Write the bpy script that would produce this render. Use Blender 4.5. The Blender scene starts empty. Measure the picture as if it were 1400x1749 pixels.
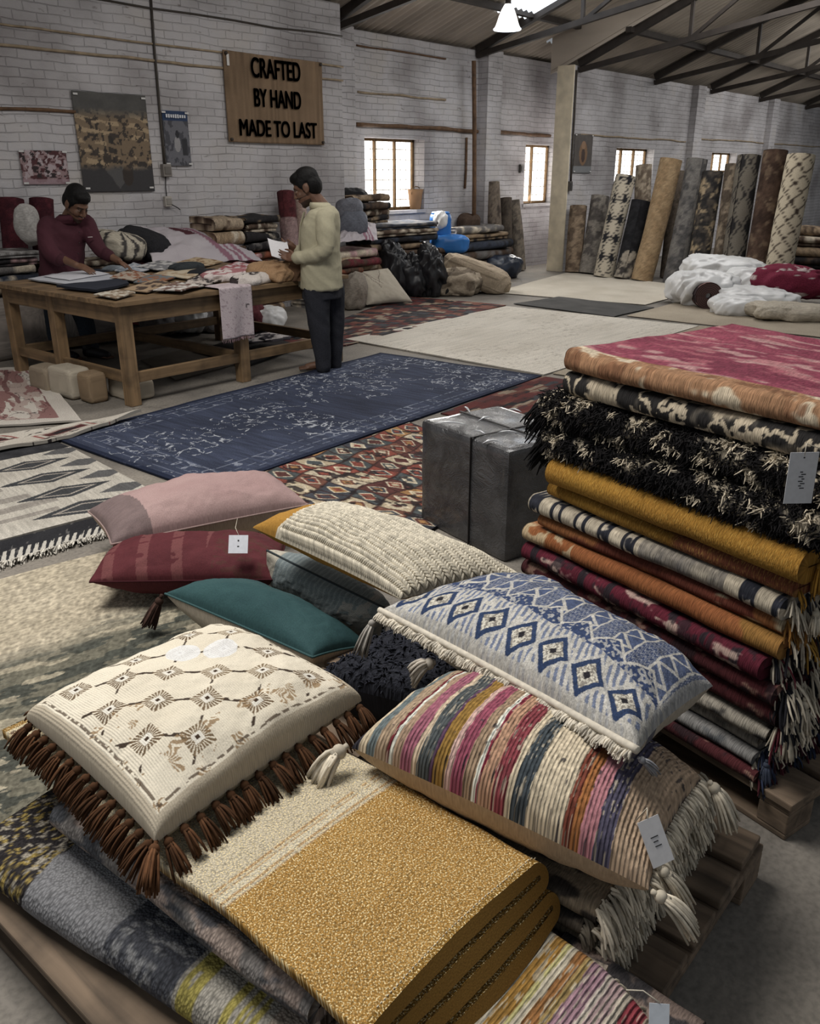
import bpy, bmesh, math, random
import numpy as np
from mathutils import Vector, Matrix
scene = bpy.context.scene
COL = scene.collection
rng = np.random.RandomState(7)
# ------------------------------------------------------------------ camera, world, lights, exposure
F, CH, HY = 1470., 1.66, 295.
PITCH = math.atan((874.5-HY)/F)
TH = math.atan(1340/math.hypot(F, 874.5-HY))
cam_d = bpy.data.cameras.new('camera'); cam = bpy.data.objects.new('camera', cam_d); COL.objects.link(cam)
cam_d.sensor_fit = 'HORIZONTAL'; cam_d.sensor_width = 36.0; cam_d.lens = 36.0*F/1400
cam_d.clip_start = .05; cam_d.clip_end = 120
cam.location = (0, 0, CH); cam.rotation_euler = (math.pi/2-PITCH, 0, TH-math.pi/2)
scene.camera = cam
scene.view_settings.view_transform = 'Standard'; scene.view_settings.look = 'None'
scene.view_settings.exposure = 0.0; scene.view_settings.gamma = 1.0; scene.view_settings.use_curve_mapping = False
world = bpy.data.worlds.new('world'); scene.world = world; world.use_nodes = True
wn = world.node_tree.nodes; bg = wn['Background']
bg.inputs[0].default_value = (.90, .95, 1.0, 1); bg.inputs[1].default_value = .235
def area(name, loc, target, sx, sy, power, color=(1, 1, 1)):
    d = bpy.data.lights.new(name, 'AREA'); d.shape = 'RECTANGLE'; d.size = sx; d.size_y = sy; d.energy = power; d.color = color
    o = bpy.data.objects.new(name, d); COL.objects.link(o); o.location = loc
    o.rotation_euler = (Vector(target)-Vector(loc)).to_track_quat('-Z', 'Y').to_euler()
    return o
area('skylight_glow', (1.0, 3.2, 4.9), (1.5, 1.6, 0), 2.6, 1.8, 290, (1, .965, .91))
area('skylight_glow', (6.5, 4.6, 5.0), (6.5, 5.0, 0), 3.5, 2.0, 140, (1, .97, .93))
area('skylight_glow', (13.0, 5.0, 4.3), (13.0, 5.6, 0), 4.0, 1.6, 125, (1, .98, .95))
area('skylight_glow', (21.0, 5.0, 4.0), (21.0, 6.6, 0), 6.0, 1.6, 130, (1, .98, .95))
area('window_glow', (10.9, 9.2, 1.65), (9.0, 5.0, .3), 1.2, 1.0, 60, (1, .97, .92))
area('window_glow', (15.0, 9.2, 1.65), (13.0, 6.0, .3), 1.0, 1.0, 35, (1, .97, .92))

# ------------------------------------------------------------------ projection of photograph pixels into the place
def _cam():
    f = np.array([math.cos(TH)*math.cos(PITCH), math.sin(TH)*math.cos(PITCH), -math.sin(PITCH)])
    r = np.array([math.sin(TH), -math.cos(TH), 0.])
    return f, r, np.cross(r, f)
FW, RT, UP = _cam(); CP = np.array([0, 0, CH])
HF = np.array([math.cos(TH), math.sin(TH), 0.])
def ray(x, y): return FW*F+RT*(x-700)+UP*(874.5-y)
def fl(x, y, z=0.): d = ray(x, y); return CP+d*(z-CH)/d[2]
def wv(x, y, v): d = ray(x, y); return CP+d*v/d[1]
def wu(x, y, u): d = ray(x, y); return CP+d*u/d[0]
def vp(x, y, p0, off=0.):          # on the upright plane facing the camera through p0, moved off metres away
    d = ray(x, y); k = (np.dot(p0, HF)+off)/np.dot(d, HF); return CP+d*k
V = lambda *a: np.array(a, float)
def nrm(a): a = np.asarray(a, float); return a/max(1e-9, np.linalg.norm(a))

# ------------------------------------------------------------------ colour and noise
def lin(c):
    c = np.asarray(c, float)/255.
    return np.where(c <= .04045, c/12.92, ((c+.055)/1.055)**2.4)
def _h(i, j, s):
    n = (i.astype(np.int64)*374761393+j.astype(np.int64)*668265263+s*1442695041) & 0x7fffffff
    n = ((n ^ (n >> 13))*1274126177) & 0x7fffffff
    return ((n ^ (n >> 16)) & 0xffff)/65535.
def vn(x, y, s=0):
    x = np.asarray(x, float); y = np.asarray(y, float); x, y = np.broadcast_arrays(x, y)
    i = np.floor(x); j = np.floor(y); a = x-i; b = y-j; a = a*a*(3-2*a); b = b*b*(3-2*b)
    return (_h(i, j, s)*(1-a)+_h(i+1, j, s)*a)*(1-b)+(_h(i, j+1, s)*(1-a)+_h(i+1, j+1, s)*a)*b
def fbm(x, y, s=0, o=4):
    r = 0; a = .5; t = 0
    for k in range(o): r = r+a*vn(x*2**k, y*2**k, s+k*17); t += a; a *= .5
    return r/t
def hsh(i, j, s=0): return _h(np.floor(np.asarray(i, float)), np.floor(np.asarray(j, float)), s)
def mixc(a, b, m): m = np.clip(np.asarray(m, float), 0, 1)[..., None]; return a*(1-m)+b*m
def mute(c, k=.80):
    c = np.clip(np.asarray(c, float), 0, 255); g = (c*np.array([.3, .59, .11])).sum(-1, keepdims=True); return g+(c-g)*k
def S_(x, th, w=13.): return np.clip((x-th)*w+.5, 0, 1)
def flat(c): 
    c = np.asarray(c, float)
    return lambda s, t: np.broadcast_to(c, np.shape(s)+(3,)).copy()

# ------------------------------------------------------------------ mesh building
class MB:
    def __init__(self): self.v = []; self.q = []; self.t = []; self.c = []; self.uv = []; self.n = 0
    def add(self, v, q=None, t=None, c=None, uv=None):
        v = np.asarray(v, float).reshape(-1, 3); k = len(v)
        if q is not None and len(q): self.q.append(np.asarray(q, np.int64).reshape(-1, 4)+self.n)
        if t is not None and len(t): self.t.append(np.asarray(t, np.int64).reshape(-1, 3)+self.n)
        if c is None: c = np.full((k, 3), 200.)
        self.c.append(np.broadcast_to(np.asarray(c, float), (k, 3)))
        self.uv.append(np.zeros((k, 2)) if uv is None else np.asarray(uv, float).reshape(-1, 2))
        self.v.append(v); self.n += k; return self
    def box(self, c, s, R=None, col=None):
        x, y, z = np.asarray(s, float)/2
        v = np.array([[i*x, j*y, k*z] for i in (-1, 1) for j in (-1, 1) for k in (-1, 1)])
        if R is not None: v = v@np.asarray(R).T
        q = [[0, 1, 3, 2], [4, 6, 7, 5], [0, 4, 5, 1], [2, 3, 7, 6], [0, 2, 6, 4], [1, 5, 7, 3]]
        return self.add(v+np.asarray(c), q, c=col, uv=np.c_[v[:, 0]+v[:, 1], v[:, 2]+v[:, 1]])
    def bar(self, a, b, w, h, col=None, up=(0, 0, 1)):       # square bar from a to b
        a = np.asarray(a, float); b = np.asarray(b, float); d = b-a; L = np.linalg.norm(d); x = d/L
        y = np.cross(up, x)
        if np.linalg.norm(y) < 1e-4: y = np.cross((1, 0, 0), x)
        y = nrm(y); z = np.cross(x, y)
        return self.box((a+b)/2, (L, w, h), np.c_[x, y, z], col)
    def tube(self, path, rad, n=8, col=None, cap=True, ell=None, cols=None):
        P = np.asarray(path, float); k = len(P); rad = np.broadcast_to(np.asarray(rad, float), (k,))
        T = np.gradient(P, axis=0); T /= np.maximum(1e-9, np.linalg.norm(T, axis=1))[:, None]
        ref = V(0, 0, 1) if abs(T[0][2]) < .9 else V(1, 0, 0)
        V_ = []; nx = nrm(np.cross(ref, T[0]))
        for i in range(k):
            nx = nrm(nx-T[i]*np.dot(nx, T[i])); ny = np.cross(T[i], nx)
            a = np.arange(n)*2*math.pi/n
            e = (1, 1) if ell is None else ell
            V_.append(P[i]+rad[i]*(np.cos(a)[:, None]*nx*e[0]+np.sin(a)[:, None]*ny*e[1]))
        v = np.concatenate(V_); i = np.arange(k-1)[:, None]*n; j = np.arange(n)[None]; j2 = (j+1) % n
        q = np.stack([i+j, i+j2, i+n+j2, i+n+j], -1).reshape(-1, 4)
        t = []
        if cap:
            v = np.vstack([v, P[0], P[-1]]); c0, c1 = k*n, k*n+1
            t = [[c0, (m+1) % n, m] for m in range(n)]+[[c1, (k-1)*n+m, (k-1)*n+(m+1) % n] for m in range(n)]
        L = np.r_[0, np.cumsum(np.linalg.norm(np.diff(P, axis=0), axis=1))]
        uv = np.stack(np.broadcast_arrays(np.arange(n)[None]*(2*math.pi*max(rad)/n), L[:, None]), -1).reshape(-1, 2)
        if cap: uv = np.vstack([uv, [0, 0], [0, L[-1]]])
        if cols is not None:
            col = np.repeat(np.asarray(cols, float), n, axis=0)
            if cap: col = np.vstack([col, cols[0], cols[-1]])
        return self.add(v, q, t, col, uv)
    def ball(self, c, r, n=12, m=8, R=None, col=None):
        a = np.linspace(0, 2*math.pi, n, endpoint=False); b = np.linspace(0, math.pi, m+1)[1:-1]
        v = np.array([[math.sin(y)*math.cos(x), math.sin(y)*math.sin(x), math.cos(y)] for y in b for x in a]+[[0, 0, 1], [0, 0, -1]])
        v = v*np.asarray(r)
        if R is not None: v = v@np.asarray(R).T
        q = [[i*n+j, (i+1)*n+j, (i+1)*n+(j+1) % n, i*n+(j+1) % n] for i in range(m-2) for j in range(n)]
        N = n*(m-1); t = [[N, j, (j+1) % n] for j in range(n)]+[[N+1, (m-2)*n+(j+1) % n, (m-2)*n+j] for j in range(n)]
        return self.add(v+np.asarray(c), q, t, col)
    def grid(self, P, col=None, uv=None, flip=False):        # P (n,m,3)
        n, m = P.shape[:2]; i = np.arange(n-1)[:, None]*m; j = np.arange(m-1)[None]
        q = np.stack([i+j, i+m+j, i+m+j+1, i+j+1], -1).reshape(-1, 4)
        if flip: q = q[:, ::-1]
        return self.add(P.reshape(-1, 3), q, c=None if col is None else np.asarray(col).reshape(-1, 3), uv=uv)
    def build(self, name, m, parent=None, base=None, smooth=True, bevel=0, label=None):
        v = np.concatenate(self.v); c = lin(mute(np.concatenate(self.c))); uv = np.concatenate(self.uv)
        if parent is not None: v = v-np.array(wloc(parent))
        elif base is not None: v = v-np.asarray(base)
        q = np.concatenate(self.q) if self.q else np.zeros((0, 4), np.int64)
        t = np.concatenate(self.t) if self.t else np.zeros((0, 3), np.int64)
        me = bpy.data.meshes.new(name)
        me.vertices.add(len(v)); me.vertices.foreach_set('co', v.astype(np.float32).ravel())
        li = np.concatenate([q.ravel(), t.ravel()]); me.loops.add(len(li)); me.loops.foreach_set('vertex_index', li.astype(np.int32))
        st = np.concatenate([np.arange(len(q))*4, len(q)*4+np.arange(len(t))*3])
        me.polygons.add(len(st)); me.polygons.foreach_set('loop_start', st.astype(np.int32))
        me.update(calc_edges=True)
        me.polygons.foreach_set('use_smooth', np.full(len(st), smooth, bool))
        ca = me.color_attributes.new('Col', 'FLOAT_COLOR', 'POINT')
        ca.data.foreach_set('color', np.c_[c, np.ones(len(c))].astype(np.float32).ravel())
        ul = me.uv_layers.new(name='UVMap'); ul.data.foreach_set('uv', uv[li].astype(np.float32).ravel())
        me.validate(); me.update()
        me.materials.append(m)
        o = bpy.data.objects.new(name, me); COL.objects.link(o)
        if parent is not None: o.parent = parent
        elif base is not None: o.location = base
        if bevel:
            b = o.modifiers.new('b', 'BEVEL'); b.width = bevel; b.segments = 2; b.limit_method = 'ANGLE'
        if label: o['label'] = label
        return o
def wloc(o):
    p = Vector(o.location)
    while o.parent: o = o.parent; p += Vector(o.location)
    return p
def thing(name, label, cat, loc=(0, 0, 0), group=None):
    o = bpy.data.objects.new(name, None); COL.objects.link(o); o.location = loc
    o.empty_display_size = .1
    return tag(o, label, cat, group)
def tag(o, label, cat, group=None):
    o['label'] = label; o['category'] = cat
    if group: o['group'] = group
    return o
def struct(o): o['kind'] = 'structure'; return o
def kids(o): return [c for c in list(bpy.data.objects) if c.parent == o]
def dup(o, loc, rz=0, label=None, parent=None):
    c = o.copy(); COL.objects.link(c)
    if parent is not None: c.parent = parent
    else: c.location = loc; c.rotation_euler = (0, 0, rz)
    if label: c['label'] = label
    for k in kids(o): dup(k, None, 0, None, c)
    return c

# ------------------------------------------------------------------ materials (all node based)
MATS = {}
def _new(name):
    m = bpy.data.materials.new(name); m.use_nodes = True; nt = m.node_tree; b = nt.nodes['Principled BSDF']
    return m, nt, b
def node(nt, t, **kw):
    n = nt.nodes.new(t)
    for k, v in kw.items(): setattr(n, k, v)
    return n
def ramp(nt, inp, stops, interp='LINEAR'):
    r = node(nt, 'ShaderNodeValToRGB'); r.color_ramp.interpolation = interp
    e = r.color_ramp.elements
    while len(e) < len(stops): e.new(.5)
    for i, (p, c) in enumerate(stops):
        e[i].position = p; e[i].color = (*(c if len(c) == 3 else c[:3]), 1)
    nt.links.new(inp, r.inputs[0]); return r
def g3(v): return (v, v, v)
def textile(name, su=140, sv=140, kind='noise', amp=.35, bump=.5, dist=.004, speck=None, rough=.93, cord=None, cmix=.6):
    """cloth: colour from the woven-in pattern (Col), varied by yarn; su, sv yarns per metre"""
    if name in MATS: return MATS[name]
    m, nt, b = _new(name); L = nt.links.new
    at = node(nt, 'ShaderNodeAttribute', attribute_name='Col'); uv = node(nt, 'ShaderNodeUVMap')
    mp = node(nt, 'ShaderNodeMapping'); mp.inputs['Scale'].default_value = (su, sv, 1); L(uv.outputs[0], mp.inputs[0])
    if kind == 'voronoi':
        tx = node(nt, 'ShaderNodeTexVoronoi'); tx.inputs['Scale'].default_value = 1; out = tx.outputs['Distance']; hi, lo = .9, .05
    else:
        tx = node(nt, 'ShaderNodeTexNoise'); tx.inputs['Scale'].default_value = 1; tx.inputs['Detail'].default_value = 2; out = tx.outputs[0]; lo, hi = .3, .7
    L(mp.outputs[0], tx.inputs['Vector'])
    a, c = (1+amp*.6, 1-amp) if kind == 'voronoi' else (1-amp, 1+amp*.6)
    r = ramp(nt, out, [(lo, g3(a)), (hi, g3(c))])
    mx = node(nt, 'ShaderNodeMix', data_type='RGBA', blend_type='MULTIPLY'); mx.inputs[0].default_value = 1
    L(at.outputs['Color'], mx.inputs[6]); L(r.outputs[0], mx.inputs[7]); col = mx.outputs[2]
    if speck:
        sc, amt, ssu, ssv = speck
        mp2 = node(nt, 'ShaderNodeMapping'); mp2.inputs['Scale'].default_value = (ssu, ssv, 1); mp2.inputs['Location'].default_value = (3.3, 7.1, 0); L(uv.outputs[0], mp2.inputs[0])
        t2 = node(nt, 'ShaderNodeTexNoise'); t2.inputs['Scale'].default_value = 1; t2.inputs['Detail'].default_value = 1; L(mp2.outputs[0], t2.inputs['Vector'])
        r2 = ramp(nt, t2.outputs[0], [(.54, g3(0)), (.66, g3(amt))])
        m2 = node(nt, 'ShaderNodeMix', data_type='RGBA'); L(r2.outputs[0], m2.inputs[0]); L(col, m2.inputs[6]); m2.inputs[7].default_value = (*lin(sc), 1); col = m2.outputs[2]
    h = out
    if cord:       # cords running along one direction: (axis, per metre)
        ax, per = cord
        sx = node(nt, 'ShaderNodeSeparateXYZ'); L(uv.outputs[0], sx.inputs[0])
        mu = node(nt, 'ShaderNodeMath', operation='MULTIPLY'); mu.inputs[1].default_value = per*2*math.pi; L(sx.outputs[ax], mu.inputs[0])
        si = node(nt, 'ShaderNodeMath', operation='SINE'); L(mu.outputs[0], si.inputs[0])
        ad = node(nt, 'ShaderNodeMath', operation='MULTIPLY_ADD'); ad.inputs[1].default_value = .35; L(si.outputs[0], ad.inputs[0]); L(out, ad.inputs[2]); h = ad.outputs[0]
        r3 = ramp(nt, si.outputs[0], [(.0, g3(.62)), (.45, g3(1.0))])
        m3 = node(nt, 'ShaderNodeMix', data_type='RGBA', blend_type='MULTIPLY'); m3.inputs[0].default_value = cmix
        L(col, m3.inputs[6]); L(r3.outputs[0], m3.inputs[7]); col = m3.outputs[2]
    L(col, b.inputs['Base Color']); b.inputs['Roughness'].default_value = rough
    b.inputs['Specular IOR Level'].default_value = .15
    bp = node(nt, 'ShaderNodeBump'); bp.inputs['Strength'].default_value = bump; bp.inputs['Distance'].default_value = dist if kind != 'voronoi' else -dist
    L(h, bp.inputs['Height']); L(bp.outputs[0], b.inputs['Normal'])
    MATS[name] = m; return m
def plain(name, c, rough=.6, metal=0, var=.15, scale=8, bump=0, stretch=(1, 1, 1), alpha=None, spec=.4, trans=0):
    """one solid substance with mottling"""
    if name in MATS: return MATS[name]
    m, nt, b = _new(name); L = nt.links.new
    tc = node(nt, 'ShaderNodeTexCoord'); mp = node(nt, 'ShaderNodeMapping'); mp.inputs['Scale'].default_value = stretch; L(tc.outputs['Object'], mp.inputs[0])
    tx = node(nt, 'ShaderNodeTexNoise'); tx.inputs['Scale'].default_value = scale; tx.inputs['Detail'].default_value = 5; L(mp.outputs[0], tx.inputs['Vector'])
    l = lin(c)
    r = ramp(nt, tx.outputs[0], [(.3, tuple(l*(1-var))), (.7, tuple(np.minimum(1, l*(1+var))))])
    L(r.outputs[0], b.inputs['Base Color']); b.inputs['Roughness'].default_value = rough; b.inputs['Metallic'].default_value = metal
    b.inputs['Specular IOR Level'].default_value = spec
    if bump:
        bp = node(nt, 'ShaderNodeBump'); bp.inputs['Strength'].default_value = bump; bp.inputs['Distance'].default_value = .01; L(tx.outputs[0], bp.inputs['Height']); L(bp.outputs[0], b.inputs['Normal'])
    if alpha is not None: b.inputs['Alpha'].default_value = alpha
    if trans: b.inputs['Transmission Weight'].default_value = trans
    MATS[name] = m; return m
def emit(name, c, s):
    if name in MATS: return MATS[name]
    m, nt, b = _new(name)
    b.inputs['Base Color'].default_value = (*lin(c), 1); b.inputs['Emission Color'].default_value = (*lin(c), 1); b.inputs['Emission Strength'].default_value = s
    MATS[name] = m; return m
def brick(name, c=(190, 187, 189)):
    m, nt, b = _new(name); L = nt.links.new
    tc = node(nt, 'ShaderNodeTexCoord'); s = node(nt, 'ShaderNodeSeparateXYZ'); L(tc.outputs['Object'], s.inputs[0])
    a = node(nt, 'ShaderNodeMath', operation='ADD'); L(s.outputs[0], a.inputs[0]); L(s.outputs[1], a.inputs[1])
    cb = node(nt, 'ShaderNodeCombineXYZ'); L(a.outputs[0], cb.inputs[0]); L(s.outputs[2], cb.inputs[1])
    wob = node(nt, 'ShaderNodeTexNoise'); wob.inputs['Scale'].default_value = 2.2; wob.inputs['Detail'].default_value = 3; L(cb.outputs[0], wob.inputs['Vector'])
    wm = node(nt, 'ShaderNodeVectorMath', operation='SCALE'); wm.inputs['Scale'].default_value = .06; L(wob.outputs['Color'], wm.inputs[0])
    va = node(nt, 'ShaderNodeVectorMath', operation='ADD'); L(cb.outputs[0], va.inputs[0]); L(wm.outputs[0], va.inputs[1])
    bt = node(nt, 'ShaderNodeTexBrick'); L(va.outputs[0], bt.inputs['Vector']); bt.inputs['Scale'].default_value = 1
    bt.inputs['Brick Width'].default_value = .24; bt.inputs['Row Height'].default_value = .082; bt.inputs['Mortar Size'].default_value = .006; bt.inputs['Mortar Smooth'].default_value = .6
    l = lin(c); bt.inputs['Color1'].default_value = (*l, 1); bt.inputs['Color2'].default_value = (*(l*.92), 1); bt.inputs['Mortar'].default_value = (*(l*.60), 1)
    # mortar shows only in patches where the paint is thin
    n1 = node(nt, 'ShaderNodeTexNoise'); n1.inputs['Scale'].default_value = 1.7; n1.inputs['Detail'].default_value = 6; L(cb.outputs[0], n1.inputs['Vector'])
    r1 = ramp(nt, n1.outputs[0], [(.44, g3(.04)), (.66, g3(.9))])
    m1 = node(nt, 'ShaderNodeMix', data_type='RGBA'); L(r1.outputs[0], m1.inputs[0]); m1.inputs[6].default_value = (*l, 1); L(bt.outputs[0], m1.inputs[7])
    # grime specks and damp stains
    sp = node(nt, 'ShaderNodeMapping'); sp.inputs['Scale'].default_value = (5, 14, 1); L(cb.outputs[0], sp.inputs[0])
    n2 = node(nt, 'ShaderNodeTexNoise'); n2.inputs['Scale'].default_value = 1; n2.inputs['Detail'].default_value = 8; n2.inputs['Roughness'].default_value = .7; L(sp.outputs[0], n2.inputs['Vector'])
    r2 = ramp(nt, n2.outputs[0], [(.28, (.26, .22, .18)), (.39, g3(1))])
    m2 = node(nt, 'ShaderNodeMix', data_type='RGBA', blend_type='MULTIPLY'); m2.inputs[0].default_value = 1; L(m1.outputs[2], m2.inputs[6]); L(r2.outputs[0], m2.inputs[7])
    n3 = node(nt, 'ShaderNodeTexNoise'); n3.inputs['Scale'].default_value = .9; n3.inputs['Detail'].default_value = 7; L(cb.outputs[0], n3.inputs['Vector'])
    r3 = ramp(nt, n3.outputs[0], [(.34, (.58, .56, .55)), (.55, g3(1)), (.72, (1, .96, .88))])
    m3 = node(nt, 'ShaderNodeMix', data_type='RGBA', blend_type='MULTIPLY'); m3.inputs[0].default_value = 1; L(m2.outputs[2], m3.inputs[6]); L(r3.outputs[0], m3.inputs[7])
    L(m3.outputs[2], b.inputs['Base Color']); b.inputs['Roughness'].default_value = .85
    ad = node(nt, 'ShaderNodeMath', operation='MULTIPLY_ADD'); ad.inputs[1].default_value = -.8; L(bt.outputs['Fac'], ad.inputs[0]); L(n2.outputs[0], ad.inputs[2])
    bp = node(nt, 'ShaderNodeBump'); bp.inputs['Strength'].default_value = .9; bp.inputs['Distance'].default_value = .012; L(ad.outputs[0], bp.inputs['Height']); L(bp.outputs[0], b.inputs['Normal'])
    MATS[name] = m; return m
def wood(name, c, dark=.5, rough=.65, axis=0, scale=1.0):
    if name in MATS: return MATS[name]
    m, nt, b = _new(name); L = nt.links.new
    tc = node(nt, 'ShaderNodeTexCoord'); mp = node(nt, 'ShaderNodeMapping')
    sc = [28*scale]*3; sc[axis] = 1.6*scale; mp.inputs['Scale'].default_value = sc; L(tc.outputs['Object'], mp.inputs[0])
    tx = node(nt, 'ShaderNodeTexNoise'); tx.inputs['Scale'].default_value = 1; tx.inputs['Detail'].default_value = 6; tx.inputs['Distortion'].default_value = .6; L(mp.outputs[0], tx.inputs['Vector'])
    l = lin(c); r = ramp(nt, tx.outputs[0], [(.28, tuple(l*dark)), (.55, tuple(l)), (.75, tuple(np.minimum(1, l*1.3)))])
    n2 = node(nt, 'ShaderNodeTexNoise'); n2.inputs['Scale'].default_value = 7; n2.inputs['Detail'].default_value = 6; L(tc.outputs['Object'], n2.inputs['Vector'])
    r2 = ramp(nt, n2.outputs[0], [(.33, g3(.5)), (.55, g3(1))])
    mx = node(nt, 'ShaderNodeMix', data_type='RGBA', blend_type='MULTIPLY'); mx.inputs[0].default_value = .8; L(r.outputs[0], mx.inputs[6]); L(r2.outputs[0], mx.inputs[7])
    L(mx.outputs[2], b.inputs['Base Color']); b.inputs['Roughness'].default_value = rough
    bp = node(nt, 'ShaderNodeBump'); bp.inputs['Strength'].default_value = .3; bp.inputs['Distance'].default_value = .004; L(tx.outputs[0], bp.inputs['Height']); L(bp.outputs[0], b.inputs['Normal'])
    MATS[name] = m; return m
def concrete(name):
    m, nt, b = _new(name); L = nt.links.new
    tc = node(nt, 'ShaderNodeTexCoord')
    n1 = node(nt, 'ShaderNodeTexNoise'); n1.inputs['Scale'].default_value = 1.1; n1.inputs['Detail'].default_value = 9; n1.inputs['Roughness'].default_value = .65; L(tc.outputs['Object'], n1.inputs['Vector'])
    r1 = ramp(nt, n1.outputs[0], [(.28, tuple(lin((84, 80, 76)))), (.5, tuple(lin((124, 118, 110)))), (.72, tuple(lin((152, 144, 133))))])
    n2 = node(nt, 'ShaderNodeTexNoise'); n2.inputs['Scale'].default_value = 60; n2.inputs['Detail'].default_value = 4; L(tc.outputs['Object'], n2.inputs['Vector'])
    r2 = ramp(nt, n2.outputs[0], [(.3, g3(.72)), (.6, g3(1.05))])
    mx = node(nt, 'ShaderNodeMix', data_type='RGBA', blend_type='MULTIPLY'); mx.inputs[0].default_value = 1; L(r1.outputs[0], mx.inputs[6]); L(r2.outputs[0], mx.inputs[7])
    # a few long cracks
    wb = node(nt, 'ShaderNodeVectorMath', operation='SCALE'); wb.inputs['Scale'].default_value = .9; L(n1.outputs['Color'], wb.inputs[0])
    va = node(nt, 'ShaderNodeVectorMath', operation='ADD'); L(tc.outputs['Object'], va.inputs[0]); L(wb.outputs[0], va.inputs[1])
    vo = node(nt, 'ShaderNodeTexVoronoi', feature='DISTANCE_TO_EDGE'); vo.inputs['Scale'].default_value = .42; L(va.outputs[0], vo.inputs['Vector'])
    r3 = ramp(nt, vo.outputs[0], [(.0, g3(.35)), (.006, g3(1))])
    m2 = node(nt, 'ShaderNodeMix', data_type='RGBA', blend_type='MULTIPLY'); m2.inputs[0].default_value = .55; L(mx.outputs[2], m2.inputs[6]); L(r3.outputs[0], m2.inputs[7])
    L(m2.outputs[2], b.inputs['Base Color'])
    rr = ramp(nt, n1.outputs[0], [(.35, g3(.68)), (.7, g3(.9))]); L(rr.outputs[0], b.inputs['Roughness'])
    ad = node(nt, 'ShaderNodeMath', operation='MULTIPLY_ADD'); ad.inputs[1].default_value = .5; L(n2.outputs[0], ad.inputs[0]); L(r3.outputs[0], ad.inputs[2])
    bp = node(nt, 'ShaderNodeBump'); bp.inputs['Strength'].default_value = .5; bp.inputs['Distance'].default_value = .006; L(ad.outputs[0], bp.inputs['Height']); L(bp.outputs[0], b.inputs['Normal'])
    MATS[name] = m; return m
def vcol(name, rough=.8, spec=.3, var=.2, scale=40, bump=.0, dist=.004):
    """surface coloured by its own pattern"""
    if name in MATS: return MATS[name]
    m, nt, b = _new(name); L = nt.links.new
    at = node(nt, 'ShaderNodeAttribute', attribute_name='Col'); tc = node(nt, 'ShaderNodeTexCoord')
    tx = node(nt, 'ShaderNodeTexNoise'); tx.inputs['Scale'].default_value = scale; tx.inputs['Detail'].default_value = 4; L(tc.outputs['Object'], tx.inputs['Vector'])
    r = ramp(nt, tx.outputs[0], [(.3, g3(1-var)), (.7, g3(1+var*.6))])
    mx = node(nt, 'ShaderNodeMix', data_type='RGBA', blend_type='MULTIPLY'); mx.inputs[0].default_value = 1; L(at.outputs['Color'], mx.inputs[6]); L(r.outputs[0], mx.inputs[7])
    L(mx.outputs[2], b.inputs['Base Color']); b.inputs['Roughness'].default_value = rough; b.inputs['Specular IOR Level'].default_value = spec
    if bump:
        bp = node(nt, 'ShaderNodeBump'); bp.inputs['Strength'].default_value = bump; bp.inputs['Distance'].default_value = dist; L(tx.outputs[0], bp.inputs['Height']); L(bp.outputs[0], b.inputs['Normal'])
    MATS[name] = m; return m
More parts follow.
